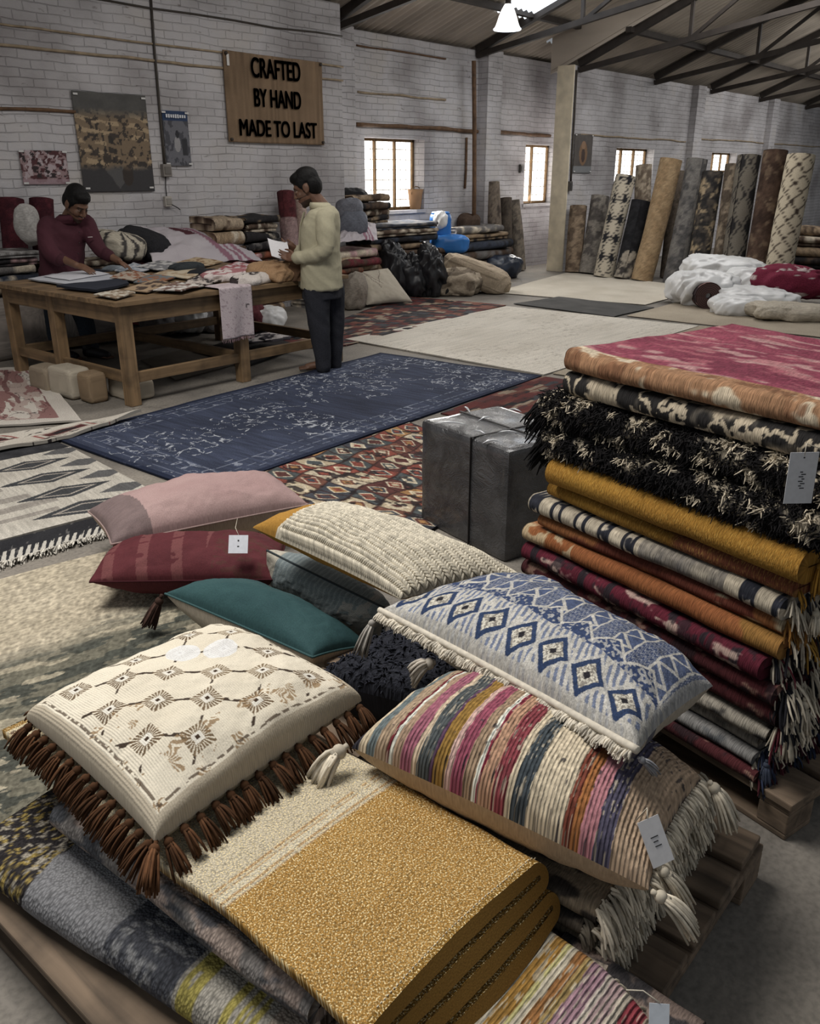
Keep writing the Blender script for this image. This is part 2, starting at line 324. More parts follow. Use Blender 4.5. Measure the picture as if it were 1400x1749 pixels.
# ------------------------------------------------------------------ shape builders
def box_on(mb, lo, hi, col=None):
    lo = np.asarray(lo, float); hi = np.asarray(hi, float); return mb.box((lo+hi)/2, hi-lo, None, col)
class Pillow:
    """stuffed cover over four seam corners; s runs near-left to near-right, t runs near to far"""
    def __init__(self, NL, NR, FR, FL, H, D, p=.45, pin=.06, wr=.006, seed=1, zmin=None):
        self.c = [np.asarray(a, float) for a in (NL, NR, FR, FL)]; self.H, self.D, self.p, self.pin, self.wr, self.seed, self.zmin = H, D, p, pin, wr, seed, zmin
        self.N = nrm(np.cross(self.c[1]-self.c[0], self.c[3]-self.c[0]))
        self.W = np.linalg.norm(self.c[1]-self.c[0]); self.T = np.linalg.norm(self.c[3]-self.c[0])
    def base(self, s, t):
        s = np.asarray(s, float); t = np.asarray(t, float)
        s2 = .5+(s-.5)*(1-self.pin*4*t*(1-t)); t2 = .5+(t-.5)*(1-self.pin*4*s*(1-s)); s, t = s2[..., None], t2[..., None]
        a, b, c, d = self.c
        return (a*(1-s)+b*s)*(1-t)+(d*(1-s)+c*s)*t
    def h(self, s, t): return np.maximum(0, 16*s*(1-s)*t*(1-t))**self.p
    def surf(self, s, t, up=True, lift=0.):
        P = self.base(s, t); k = self.h(s, t); x, y = s*self.W, t*self.T
        edge = np.minimum(1, np.minimum(np.minimum(s, 1-s)*self.W, np.minimum(t, 1-t)*self.T)/.03)
        w = self.wr*edge*(2*fbm(x*9, y*9, self.seed, 4)-1)*2+self.wr*2.2*edge*(np.abs(2*fbm(x*5+y*3, y*5-x*3, self.seed+9, 3)-1)*-1+.3)*(1-k*.6)
        hgt = (self.H if up else -self.D)*k+w*(1 if up else -1)+(lift if up else -lift)*edge
        P = P+self.N*hgt[..., None]
        if self.zmin is not None: P[..., 2] = np.maximum(P[..., 2], self.zmin)
        return P
    def mesh(self, mb, pat, n, m, up=True):
        s, t = np.meshgrid(.5-.5*np.cos(np.linspace(0, math.pi, n))*1.0 if False else np.linspace(0, 1, n), np.linspace(0, 1, m), indexing='ij')
        mb.grid(self.surf(s, t, up), pat(s, t), np.stack([s*self.W, t*self.T], -1), flip=not up); return mb
    def seam(self, e, f):          # edge 0 near, 1 right, 2 far, 3 left
        s, t = [(f, 0.), (1., f), (1-f, 1.), (0., 1-f)][e]
        p = self.base(np.array(s), np.array(t)); ctr = sum(self.c)/4
        q = p-ctr; q = q-self.N*np.dot(q, self.N)
        out = [-(self.c[3]-self.c[0]), self.c[1]-self.c[0], self.c[3]-self.c[0], -(self.c[1]-self.c[0])][e]
        return p, nrm(out), nrm(q)
    def seam_loop(self, k=40):
        return np.array([self.seam(e, f)[0] for e in range(4) for f in np.linspace(0, 1, k, endpoint=False)])
def serp(n, depth, th, gap=.0, arc=7, taper=0., nd=14):
    """centre line of cloth folded n times: front folds at d=0; the top layer leaves the front fold"""
    pitch = th+gap; r = pitch/2; pts = []
    start_front = (n % 2 == 1)
    for i in range(n):
        z = th/2+i*pitch; fr = (i % 2 == 0) == start_front      # this layer begins at the front
        ds = np.linspace(r, depth-r-taper*(n-1-i), nd if i == n-1 else 14)
        ds = ds if fr else ds[::-1]
        pts += [(d, z) for d in ds]
        if i < n-1:
            if fr: c = ds[-1]; pts += [(c+r*math.sin(a), z+r-r*math.cos(a)) for a in np.linspace(0, math.pi, arc+2)[1:-1]]
            else: c = ds[-1]; pts += [(c-r*math.sin(a), z+r-r*math.cos(a)) for a in np.linspace(0, math.pi, arc+2)[1:-1]]
    return np.array(pts)
def ribbon(mb, prof, th, O, dd, ld, length, nlen, pat, warp=None, capmb=None, capcol=None):
    """sweep the folded profile (d, z) along ld; pat(arc, along, outer) gives colour"""
    O = np.asarray(O, float); dd = nrm(dd); ld = nrm(ld)
    P = np.asarray(prof, float); T = np.gradient(P, axis=0); T /= np.maximum(1e-9, np.linalg.norm(T, axis=1))[:, None]
    Nn = np.c_[-T[:, 1], T[:, 0]]
    arc = np.r_[0, np.cumsum(np.linalg.norm(np.diff(P, axis=0), axis=1))]; arc = arc[-1]-arc     # 0 at the loose top end
    A = P+Nn*th*.48; B = P-Nn*th*.48
    ring = np.vstack([A, B[::-1]]); ar = np.r_[arc, arc[::-1]]; side = np.r_[np.ones(len(A)), np.zeros(len(B))]
    l = np.linspace(0, length, nlen); k = len(ring)
    G = O+ring[None, :, 0, None]*dd+l[:, None, None]*ld+ring[None, :, 1, None]*V(0, 0, 1)
    d2 = np.broadcast_to(ring[None, :, 0], G.shape[:2]); l2 = np.broadcast_to(l[:, None], G.shape[:2])
    if warp is not None: G = warp(G, d2, l2)
    a2 = np.broadcast_to(ar[None], G.shape[:2]); s2 = np.broadcast_to(side[None], G.shape[:2])
    C = pat(a2, l2, s2)
    uv = np.stack([a2, l2], -1)
    i = np.arange(nlen-1)[:, None]*k; j = np.arange(k)[None]; j2 = (j+1) % k
    q = np.stack([i+j, i+j2, i+k+j2, i+k+j], -1).reshape(-1, 4)
    h = len(A)
    if capmb is not None:
        for row, fl_ in ((0, 1), (nlen-1, 0)):
            x = np.arange(h-1); c = np.stack([x, x+1, k-2-x, k-1-x], -1); capmb[1-fl_].add(G[row]+ld*(.0006 if row else -.0006), c if fl_ else c[:, ::-1], c=np.asarray(capcol, float), uv=np.c_[ring[:, 0], ring[:, 1]])
    for row, fl_ in ((0, 1), (nlen-1, 0)):
        b = row*k; x = np.arange(h-1)
        c = np.stack([b+x, b+x+1, b+k-2-x, b+k-1-x], -1)
        q = np.vstack([q, c if fl_ else c[:, ::-1]])
    mb.add(G.reshape(-1, 3), q, c=C.reshape(-1, 3), uv=uv.reshape(-1, 2)); return G
def floor_rug(name, label, cat, cs, z, pat, n, m, th=.01, mat=None, seed=1, wav=.012, group=None, lift=.004, pix=True):
    """thin rug lying on the floor; corners in order, s along c0-c1, t along c0-c3"""
    c = [fl(x, y, z) if pix else V(x, y, z) for x, y in cs]
    s, t = np.meshgrid(np.linspace(0, 1, n), np.linspace(0, 1, m), indexing='ij')
    S, T = s[..., None], t[..., None]; P = (c[0]*(1-S)+c[1]*S)*(1-T)+(c[3]*(1-S)+c[2]*S)*T
    W = np.linalg.norm(c[1]-c[0]); Tt = np.linalg.norm(c[3]-c[0])
    P[..., 0] += wav*(2*fbm(P[..., 0]*1.5, P[..., 1]*1.5, seed, 3)-1); P[..., 1] += wav*(2*fbm(P[..., 0]*1.5+40, P[..., 1]*1.5, seed+3, 3)-1)
    P[..., 2] = z+lift*(fbm(P[..., 0]*3, P[..., 1]*3, seed+5, 3))*2
    mb = MB(); mb.grid(P, pat(s, t), np.stack([s*W, t*Tt], -1))
    B = P.copy(); B[..., 2] = P[..., 2]-th
    ed = [np.stack([P[0], B[0]], 0), np.stack([P[-1], B[-1]], 0), np.stack([P[:, 0], B[:, 0]], 0), np.stack([P[:, -1], B[:, -1]], 0)]
    cc = pat(s, t); ec = [cc[0], cc[-1], cc[:, 0], cc[:, -1]]
    for k in range(4): mb.grid(ed[k], np.stack([ec[k]*.8]*2, 0), flip=k in (0, 3))
    root = P.reshape(-1, 3).mean(0); root[2] = z-th
    o = mb.build(name, mat, base=root); tag(o, label, cat, group); o_info = dict(P=P, W=W, T=Tt); return o, o_info
def tassel_mb(p, d, L, R, col, n=18, seed=0, droop=.25, head=.3):
    r = np.random.RandomState(seed); mb = MB(); d = nrm(d); p = np.asarray(p, float)
    a = nrm(np.cross(d, (0.3, .2, 1))); b = np.cross(d, a); col = np.asarray(col, float)
    hp = p+d*L*head*.55
    mb.tube([p-d*L*.06, p+d*L*head*.3], R*.22, 6, col*.9)
    mb.ball(hp, (R*.52, R*.52, R*.52), 8, 6, None, col*.95)
    mb.tube([p+d*L*head*.86, p+d*L*(head+.04)], R*.46, 8, col*.8)
    for k in range(n):
        th = 2*math.pi*(k+r.rand())/n; rr = math.sqrt(r.rand()); c0 = (a*math.cos(th)+b*math.sin(th))
        l = L*(.92+.16*r.rand()); q = []
        for f in np.linspace(0, 1, 5):
            w = R*(.38+.62*f**.8)*rr+R*.08*f*(r.rand()-.5)
            q.append(p+d*(L*head*.8+(l-L*head*.8)*f)+c0*w+V(0, 0, -1)*droop*L*f*f*(1 if abs(d[2]) < .9 else 0))
        mb.tube(q, [R*.15, R*.17, R*.16, R*.14, R*.09], 4, col*(.8+.4*r.rand()))
    return mb
def fringe_mb(pts, outs, L, col, per=1, seed=0, rad=.0022, curl=.3, droop=.6, mb=None):
    """loose yarn ends along a line of points"""
    r = np.random.RandomState(seed); mb = mb or MB(); col = np.asarray(col, float)
    for p, o in zip(pts, outs):
        for k in range(per):
            o2 = nrm(o+r.randn(3)*.18); l = L*(.75+.5*r.rand()); w = r.randn(3)*curl*L*.3
            q = [p+o2*l*f+w*f*f*math.sin(f*3)+V(0, 0, -1)*droop*l*f*f for f in (0, .3, .6, .85, 1)]
            mb.tube(q, [rad, rad*1.15, rad*1.1, rad, rad*.6], 4, col*(.8+.4*r.rand()), cap=False)
    return mb
def blob_mb(c, rad, R=None, seed=1, amp=.12, fr=3., sq=2.6, pat=None, n=56, m=36, zmin=None, ridge=.6, mb=None):
    """soft heaped bundle: squared ellipsoid with creases"""
    mb = mb or MB(); a = np.linspace(-math.pi, math.pi, n); b = np.linspace(-math.pi/2, math.pi/2, m)
    A, B = np.meshgrid(a, b, indexing='ij'); f = lambda x: np.sign(x)*np.abs(x)**(2/sq)
    d = np.stack([f(np.cos(B))*f(np.cos(A)), f(np.cos(B))*f(np.sin(A)), f(np.sin(B))], -1)
    P = d*np.asarray(rad, float); x, y, z = [P[..., i]*fr for i in range(3)]
    w = (2*fbm(x+.7*z+seed, y-.6*z, seed, 4)-1)+ridge*(1-2*np.abs(2*fbm(x*1.3-.5*z, y*1.3+.8*z+5, seed+7, 3)-1)*1.6)
    P = P*(1+amp*w[..., None])
    if R is not None: P = P@np.asarray(R).T
    P = P+np.asarray(c, float)
    if zmin is not None: P[..., 2] = np.maximum(P[..., 2], zmin)
    u, v = (A+math.pi)/(2*math.pi), (B+math.pi/2)/math.pi
    col = pat(u, v) if callable(pat) else np.broadcast_to(np.asarray(pat, float), P.shape)
    mb.grid(P, col, np.stack([u*rad[0]*4, v*rad[2]*4], -1)); return mb
def rotz(a): c, s = math.cos(a), math.sin(a); return np.array([[c, -s, 0], [s, c, 0], [0, 0, 1]])
def roty(a): c, s = math.cos(a), math.sin(a); return np.array([[c, 0, s], [0, 1, 0], [-s, 0, c]])
def rotx(a): c, s = math.cos(a), math.sin(a); return np.array([[1, 0, 0], [0, c, -s], [0, s, c]])
def frame(x, up=(0, 0, 1)):
    x = nrm(x); y = nrm(np.cross(up, x)); return np.c_[x, y, np.cross(x, y)]
def roll_mb(a, b, R, pat, seed=1, n=40, k=50, mb=None, endc=(150, 138, 120), hole=.14, wob=.03):
    """rolled rug: overlapping outer flap, wound ends"""
    mb = mb or MB(); a = np.asarray(a, float); b = np.asarray(b, float); d = b-a; L = np.linalg.norm(d); d = d/L
    x = nrm(np.cross(d, (0.2, .9, .3))); y = np.cross(d, x); off = seed*1.7
    th = np.linspace(0, 2*math.pi, n); l = np.linspace(0, 1, k); LL, TT = np.meshgrid(l, th, indexing='ij')
    r = R*(.96+.07*TT/(2*math.pi))*(1+wob*(2*fbm(LL*L*3+seed, np.cos(TT)*1.2, seed, 3)-1)*1.5); TA = TT+off
    bend = np.sin(LL*math.pi)*.012*L*(1 if seed % 2 else -1)
    P = a+d*(LL*L)[..., None]+x*(r*np.cos(TA)+bend)[..., None]+y*(r*np.sin(TA))[..., None]
    mb.grid(P, pat(TT*R, LL*L), np.stack([TT*R, LL*L], -1))
    mb.grid(np.stack([P[:, -1], P[:, 0]], 0), np.stack([pat(TT*R, LL*L)[:, 0]*.7]*2, 0))
    e = np.asarray(endc, float)
    for end, sg in ((1, 1), (0, -1)):     # wound edge: rings stepping in and out, hollow core
        rings = np.linspace(1, hole, 15); Pe = []; Ce = []
        for i, f in enumerate(rings):
            c = a+d*(L*end); dz = (-.018 if i % 2 else .004)*sg if i else 0
            if i == len(rings)-1: dz = -.2*sg
            rr = R*f*(.96+.07*th/(2*math.pi))
            Pe.append(c+d*dz+x*(rr*np.cos(th+off))[:, None]+y*(rr*np.sin(th+off))[:, None])
            Ce.append(np.broadcast_to(e*(.55 if i % 2 else 1), (n, 3)))
        Pe[0] = P[-1] if end else P[0]
        mb.grid(np.array(Pe), np.array(Ce), flip=end == 0)
    return mb
def card(parent, p, right, down, w, h, th=.0012, col=(225, 224, 226), marks=None, hole=True, string=None, name='price_tag'):
    """paper tag; right/down unit vectors of its face"""
    right = nrm(right); down = nrm(down-right*np.dot(down, right)); nn = np.cross(down, right); p = np.asarray(p, float)
    mb = MB(); mb.box(p+down*h/2, (w, h, th), np.c_[right, down, np.cross(right, down)], col)
    o = mb.build(name, M_paper, parent, smooth=False)
    if marks:
        mk = MB()
        for (x, y, a, b) in marks:
            for sg in (1, -1): mk.box(p+right*(x*w)+down*(y*h)+nn*sg*(th/2+.0006), (a*w, b*h, .0006), np.c_[right, down, np.cross(right, down)], (55, 55, 58))
        mk.build('print', vcol('tag_ink', .8), o, smooth=False)
    if string is not None:
        s = MB(); s.tube(string, .0012, 5, (205, 195, 175)); s.build('string', vcol('string', .9), o)
    return o
M_paper = vcol('paper', .7, .3, .06, 90)
# ------------------------------------------------------------------ the setting
M_brick = brick('whitewashed_brick'); M_conc = concrete('worn_concrete')
M_rust = plain('rusty_iron', (96, 72, 52), .8, 0, .4, 12, .3); M_steel = plain('dark_steel', (52, 46, 42), .7, .2, .3, 6)
M_frame = plain('window_iron', (118, 92, 60), .7, 0, .3, 14); M_pane = emit('bright_pane', (255, 253, 248), 3.2)
M_roof = plain('corrugated_sheet', (176, 166, 154), .65, .1, .25, 2.2, 0, (1, .25, 1))
VA, VB, VC = 8.8, 9.3, 8.3
mb = MB()
mb.box((14, 2, -.1), (38, 16, .2), None); struct(mb.build('floor', M_conc, smooth=False))
def wall(name, v0, v1, u0, u1, z1, holes):
    mb = MB(); us = sorted({u0, u1, *[h[0] for h in holes], *[h[1] for h in holes]})
    for a, b in zip(us[:-1], us[1:]):
        hs = [h for h in holes if h[0] <= a and h[1] >= b]
        if hs:
            box_on(mb, (a, v0, 0), (b, v1, hs[0][2])); box_on(mb, (a, v0, hs[0][3]), (b, v1, z1))
        else: box_on(mb, (a, v0, 0), (b, v1, z1))
    return struct(mb.build(name, M_brick, smooth=False))
def hole(x0, y0, x1, y1, v):
    a = wv(x0, y0, v); b = wv(x1, y1, v); return [a[0], b[0], min(a[2], b[2]), max(a[2], b[2])]
W1 = hole(622, 234, 724, 357, VB); W2 = hole(898, 246, 948, 346, VB); W3 = hole(1053, 252, 1112, 313, VC); W4 = hole(1216, 260, 1254, 294, VC)
wall('wall_left', VA, VA+.35, 0, wv(585, 200, VA)[0], 3.66, [])
wall('wall_back', VB, VB+.35, wv(585, 200, VA)[0]-.02, 34, 3.50, [W1, W2])
wall('wall_right', VC, VC+.26, 14.0, 34, 3.33, [W3, W4])
def window(n, h, v, nm, nb, dep=.30):
    o = struct(thing(f'window_{n}', '', '')); del o['label'], o['category']
    u0, u1, z0, z1 = h; y = v+dep*.72
    mb = MB(); f = .038
    for a, b in (((u0, y, z0), (u1, y+f, z0+f)), ((u0, y, z1-f), (u1, y+f, z1)), ((u0, y, z0), (u0+f, y+f, z1)), ((u1-f, y, z0), (u1, y+f, z1))): box_on(mb, a, b)
    mb.build('window_frame', M_frame, o, smooth=False)
    for i in range(1, nm+1):
        m = MB(); u = u0+(u1-u0)*i/(nm+1); box_on(m, (u-.015, y-.01, z0), (u+.015, y+.035, z1)); m.build('mullion', M_frame, o, smooth=False)
    m = MB()
    for i in range(1, nb+1): z = z0+(z1-z0)*i/(nb+1); m.tube([(u0, y+.05, z), (u1, y+.05, z)], .006, 5)
    k = int((u1-u0)/.13)
    for i in range(1, k): u = u0+(u1-u0)*i/k; m.tube([(u, y+.05, z0), (u, y+.05, z1)], .005, 5)
    m.build('grille', plain('grille_bar', (170, 160, 140), .7), o)
    m = MB(); box_on(m, (u0, y+.075, z0), (u1, y+.083, z1)); m.build('pane', M_pane, o, smooth=False)
    m = MB(); box_on(m, (u0-.04, v-.03, z0-.05), (u1+.04, v+dep*.7, z0)); m.build('sill', M_brick, o, smooth=False)
window(1, W1, VB, 2, 6); window(2, W2, VB, 1, 6); window(3, W3, VC, 2, 5, .24); window(4, W4, VC, 2, 3, .24)
# pilasters and concrete bands
tn = [0]
def trim(a, b, m=None, bev=0):
    tn[0] += 1; mb = MB(); box_on(mb, a, b); return struct(mb.build(f'trim_{tn[0]}', m or M_brick, smooth=False, bevel=bev))
uA = wv(585, 200, VA)[0]
p1 = wv(606, 300, VB-.12); trim((uA, VB-.16, 0), (p1[0], VB, 3.5))
p2, p3 = wv(812, 300, VB), wv(836, 300, VB); trim((p2[0], VB-.2, 0), (p3[0], VB, 3.5))
for x in (1172, 1302): q = wv(x, 250, VC); trim((q[0], VC-.14, 0), (q[0]+.4, VC, 3.33))
trim((13.97, VC-.03, 0), (14.0, VC+.29, 3.33), plain('cream_plaster', (208, 196, 172), .85, 0, .18, 5, .4))
def ledge(x0, y0, x1, y1, v, h=.035, d=.03, m=None):
    a = wv(x0, y0, v); b = wv(x1, y1, v); z = (a[2]+b[2])/2; tn[0] += 1; mb = MB(); n = 40
    us = np.linspace(a[0], b[0], n); zz = z+.02*(2*fbm(us*1.3, us*0+tn[0], 3, 3)-1)
    mb.tube(np.c_[us, np.full(n, v-d*.3), zz], h*.5*(.8+.5*fbm(us*4, us*0, 8)), 6, ell=(1, 1)); return struct(mb.build(f'trim_{tn[0]}', m or M_rust))
M_stain = plain('stained_plaster', (150, 134, 112), .9, 0, .3, 9)
ledge(-120, 66, 400, 118, VA, .03, .02, M_stain); ledge(-100, 36, 585, 110, VA, .022, .02, M_stain); ledge(-60, 182, 128, 193, VA, .035, .02, M_rust); ledge(380, 118, 585, 137, VA, .022, .02, M_stain)
ledge(608, 207, 938, 236, VB, .06, .05, M_rust); ledge(610, 155, 760, 172, VB, .03, .03, M_stain); ledge(608, 77, 760, 100, VB, .025, .03, M_rust); ledge(990, 232, 1170, 240, VC, .03, .02, M_stain); ledge(1190, 238, 1400, 250, VC, .03, .02, M_stain)
# conduits
def conduit(label, pts, v, r=.014, name='conduit_pipe', m=None):
    P = [wv(x, y, v)-V(0, r, 0) for x, y in pts]; P = np.array(P)
    mb = MB(); mb.tube(P, r, 8); o = mb.build(name, m or plain('dark_conduit', (62, 56, 50), .6), base=P[0]); return tag(o, label, 'pipe' if 'pipe' in name else 'cable')
conduit('dark vertical conduit pipe on white brick wall between the large poster and blue poster', [(256, -5), (261, 70), (268, 150), (275, 230), (280, 284)], VA)
conduit('slack dark cable strung high across the white brick wall above the burlap sign', [(165, -2), (255, 14), (330, 24), (400, 35), (470, 48), (540, 55), (583, 62)], VA, .01, 'cable')
conduit('brown vertical pipe running down the corner pilaster right of the tall window', [(806, 104), (807, 200), (807, 310), (806, 400)], VB-.2, .035, m=M_rust)
conduit('thin vertical conduit pipe on the front of the white partition wall beside its cream end', [(983, 120), (979, 200), (975, 262), (973, 312)], VC, .018)
conduit('short vertical pipe running from the rusty ledge down toward the standing rolls', [(795, 235), (794, 290), (792, 322)], VB, .02, m=M_rust)
def wallbox(name, label, cat, x, y, v, w, h, d, c):
    p = wv(x, y, v); o = thing(name, label, cat, p); mb = MB(); mb.box(p-V(0, d/2, 0), (w, d, h)); mb.build('box', plain('box_'+cat, c, .5), o, smooth=False, bevel=.006)
    mb = MB(); mb.box(p-V(0, d+.004, 0), (w*.7, .008, h*.6)); mb.build('cover', plain('cover_'+cat, tuple(i*.8 for i in c), .5), o, smooth=False); return o
wallbox('junction_box', 'grey electrical junction box at the lower end of the conduit beside the large poster', 'electrical box', 281, 291, VA, .11, .13, .06, (128, 122, 116))
o = wallbox('wall_socket', 'pale wall socket with dangling wire below the blue headed poster', 'socket', 284, 344, VA, .09, .11, .05, (170, 164, 156))
mb = MB(); mb.tube([wv(x, y, VA)-V(0, .02, 0) for x, y in ((281, 297), (281, 320), (283, 338))], .006, 5); mb.tube([wv(x, y, VA)-V(0, .05, 0) for x, y in ((287, 348), (292, 351), (298, 354), (303, 358))], .006, 5); mb.build('wire', plain('black_wire', (40, 38, 38), .6), o)
wallbox('switch_box', 'small dark switch box on the partition wall below the framed picture', 'switch', 970, 318, VC, .1, .16, .06, (70, 66, 62))
wallbox('switch_box', 'small dark box on the back wall right of the corner pipe', 'switch', 888, 288, VB, .1, .14, .05, (58, 54, 52))

# roof: corrugated sheets on purlins and trusses
def zr(v, u): return 3.58+.35*(9.3-v) if u < 14 else 3.40+.405*(8.4-v)
def sheet(name, u0, u1, v0, v1, u_, per=.14):
    n = int((u1-u0)/per*8); us = np.linspace(u0, u1, n); vs = np.linspace(v0, v1, 8)
    U, Vv = np.meshgrid(us, vs, indexing='ij'); Z = np.vectorize(lambda a: zr(a, u_))(Vv)+.022*np.sin(U/per*2*math.pi)
    mb = MB(); mb.grid(np.stack([U, Vv, Z], -1)); return struct(mb.build(name, M_roof))
sheet('ceiling', -2, 14.02, 9.75, 0, 0); sheet('ceiling', 14.0, 34, 8.75, 0, 20); sheet('ceiling', 14.02, 18, 9.75, 8.9, 0)
mb = MB(); a = [(14.01, v, zr(v, 20)-.05) for v in np.linspace(8.75, 0, 9)]; b = [(14.01, v, zr(v, 0)+.05) for v in np.linspace(8.75, 0, 9)]
mb.grid(np.array([a, b])); struct(mb.build('ceiling', M_roof))
def truss(u, vw, z0):
    o = struct(thing('roof_truss', '', '')); del o['label'], o['category']
    top = lambda v: zr(v, u)-.09; bot = lambda v: z0+.16*(vw-v)
    mb = MB(); mb.bar((u, vw, top(vw)), (u, 0, top(0)), .09, .11); mb.build('top_chord', M_steel, o, smooth=False)
    mb = MB(); mb.bar((u, vw, z0), (u, 0, bot(0)), .07, .08); mb.build('bottom_chord', M_steel, o, smooth=False)
    vs = np.arange(vw-1.9, .3, -1.9)
    for i, v in enumerate(vs):
        mb = MB(); mb.bar((u, v, bot(v)), (u, v+.01, top(v)), .05, .05, up=(1, 0, 0)); mb.build('web_bar', M_steel, o, smooth=False)
        mb = MB(); v2 = v-1.9 if i < len(vs)-1 else .1; mb.bar((u, v, bot(v)), (u, v2, top(v2)), .05, .05, up=(1, 0, 0)); mb.build('web_bar', M_steel, o, smooth=False)
for u in (5.6, 9.25, 12.62): truss(u, 9.28, 3.42)
for u in (14.15, 17.0, 19.7, 22.6, 26.0, 30.0): truss(u, 8.28, 3.26)
for v in (8.25, 6.4, 4.4, 2.2):
    mb = MB(); mb.bar((-2, v, zr(v, 0)-.06), (14, v, zr(v, 0)-.06), .1, .08); struct(mb.build('roof_beam', M_steel, smooth=False))
for v in (7.35, 5.6, 3.8, 1.8):
    mb = MB(); mb.bar((14, v, zr(v, 20)-.06), (34, v, zr(v, 20)-.06), .1, .08); struct(mb.build('roof_beam', M_steel, smooth=False))
# translucent roof sheet by the lamp
def roofhit(x, y, drop=.05):
    d = ray(x, y); t = (3.58-drop+.35*9.3-CH)/(d[2]+.35*d[1]); return CP+d*t
c = roofhit(925, -4); mb = MB(); n = 60; us = np.linspace(c[0]-.42, c[0]+.42, n); vs = np.linspace(c[1]+.5, c[1]-2.2, 4)
U, Vv = np.meshgrid(us, vs, indexing='ij'); mb.grid(np.stack([U, Vv, 3.535+.35*(9.3-Vv)+.02*np.sin(U/.14*2*math.pi)], -1))
tag(mb.build('skylight', emit('skylight_sheet', (235, 245, 255), 3.0), base=c), 'bright translucent skylight sheet in the corrugated roof beside the hanging lamp', 'skylight')
# hanging lamp
q = wv(866, 50, 7.3); o = thing('pendant_lamp', 'glowing bell-shaped pendant lamp hanging from the corrugated roof', 'lamp', q)
prof = [(.165, 0), (.165, .02), (.15, .05), (.135, .09), (.115, .15), (.085, .22), (.055, .27), (.04, .29)]
mb = MB(); th = np.linspace(0, 2*math.pi, 33); mb.grid(np.array([[q+V(r*math.cos(a), r*math.sin(a), z) for a in th] for r, z in prof])); mb.build('lamp_shade', emit('glowing_glass', (255, 250, 245), 1.5), o)
mb = MB(); mb.tube([q+V(.172*math.cos(a), .172*math.sin(a), 0) for a in th], .012, 6, cap=False); mb.build('rim', emit('glowing_rim', (235, 245, 255), 2.2), o)
mb = MB(); mb.ball(q+V(0, 0, .10), (.06, .06, .08)); mb.build('bulb', emit('bulb_glass', (255, 250, 240), 12), o)
mb = MB(); mb.tube([q+V(0, 0, .27), q+V(0, 0, .38)], [.045, .03], 12); mb.build('lamp_holder', M_steel, o)
mb = MB(); mb.tube([q+V(0, 0, .36), V(q[0], q[1], zr(q[1], 0)-.02)], .008, 6); mb.build('cord', M_steel, o)

# burlap sign
def wallpanel(px, v, th=.012):      # four photo corners on the wall -> rectangle
    P = np.array([wv(x, y, v) for x, y in px]); return P
P = wallpanel([(381, 88), (550, 104), (552, 247), (390, 243)], VA-.03); u0, u1 = (P[0, 0]+P[3, 0])/2, (P[1, 0]+P[2, 0])/2; z1, z0 = (P[0, 2]+P[1, 2])/2, (P[2, 2]+P[3, 2])/2
base = V((u0+u1)/2, VA-.03, z0); o = thing('wall_sign', 'brown burlap sign lettered CRAFTED BY HAND MADE TO LAST on white brick wall', 'sign', base)
n, m = 60, 50; s, t = np.meshgrid(np.linspace(0, 1, n), np.linspace(0, 1, m), indexing='ij')
mb = MB(); cl = mixc(V(146, 118, 90), V(122, 98, 74), fbm(s*6, t*6, 4))*(.9+.2*vn(s*120, t*3, 6))[..., None]
mb.grid(np.stack([u0+(u1-u0)*s+.006*(fbm(t*4, s*0, 3)-.5), VA-.035+.012*(fbm(s*3, t*3, 5)-.5), z0+(z1-z0)*t+.012*(fbm(s*4, t*0, 8)-.5)], -1), cl, np.stack([s*(u1-u0), t*(z1-z0)], -1))
ob = mb.build('panel', textile('burlap', 170, 170, 'noise', .35, .5, .003), o); sm = ob.modifiers.new('t', 'SOLIDIFY'); sm.thickness = .012
M_ink = vcol('sign_paint', .85, .2, .15, 30)
def text_obj(txt, loc, size, width, mat, parent, name='lettering', ext=.002, rx=math.pi/2, rz=0., bold=0., thick=0.):
    cu = bpy.data.curves.new(name, 'FONT'); cu.body = txt; cu.size = size; cu.align_x = 'CENTER'; cu.align_y = 'CENTER'; cu.extrude = ext; cu.offset = bold
    tmp = bpy.data.objects.new('tmp_text', cu); COL.objects.link(tmp); bpy.context.view_layer.update()
    me = bpy.data.meshes.new_from_object(tmp.evaluated_get(bpy.context.evaluated_depsgraph_get())); bpy.data.objects.remove(tmp)
    co = np.array([v.co[:] for v in me.vertices]); w = np.ptp(co[:, 0]); k = width/w
    R = Matrix.Rotation(rz, 3, 'Z')@Matrix.Rotation(rx, 3, 'X')
    for v in me.vertices: v.co = R@Vector((v.co.x*k, v.co.y, v.co.z))
    if thick:
        bm = bmesh.new(); bm.from_mesh(me); src = list(bm.verts)+list(bm.edges)+list(bm.faces); D = R@Vector((1, 0, 0))
        for f in (-1, -.33, .33, 1):
            for e in (-.5, .5):
                g = bmesh.ops.duplicate(bm, geom=src); vs = [x for x in g['geom'] if isinstance(x, bmesh.types.BMVert)]; bmesh.ops.translate(bm, verts=vs, vec=D*thick*f+Vector((0, 0, thick*e)))
        bm.to_mesh(me); bm.free()
    me.materials.clear(); me.materials.append(mat); ca = me.color_attributes.new('Col', 'FLOAT_COLOR', 'POINT')
    ca.data.foreach_set('color', np.tile([*lin((38, 33, 32)), 1], len(me.vertices)).astype(np.float32))
    ob = bpy.data.objects.new(name, me); COL.objects.link(ob); ob.parent = parent; ob.location = Vector(loc)-wloc(parent); return ob
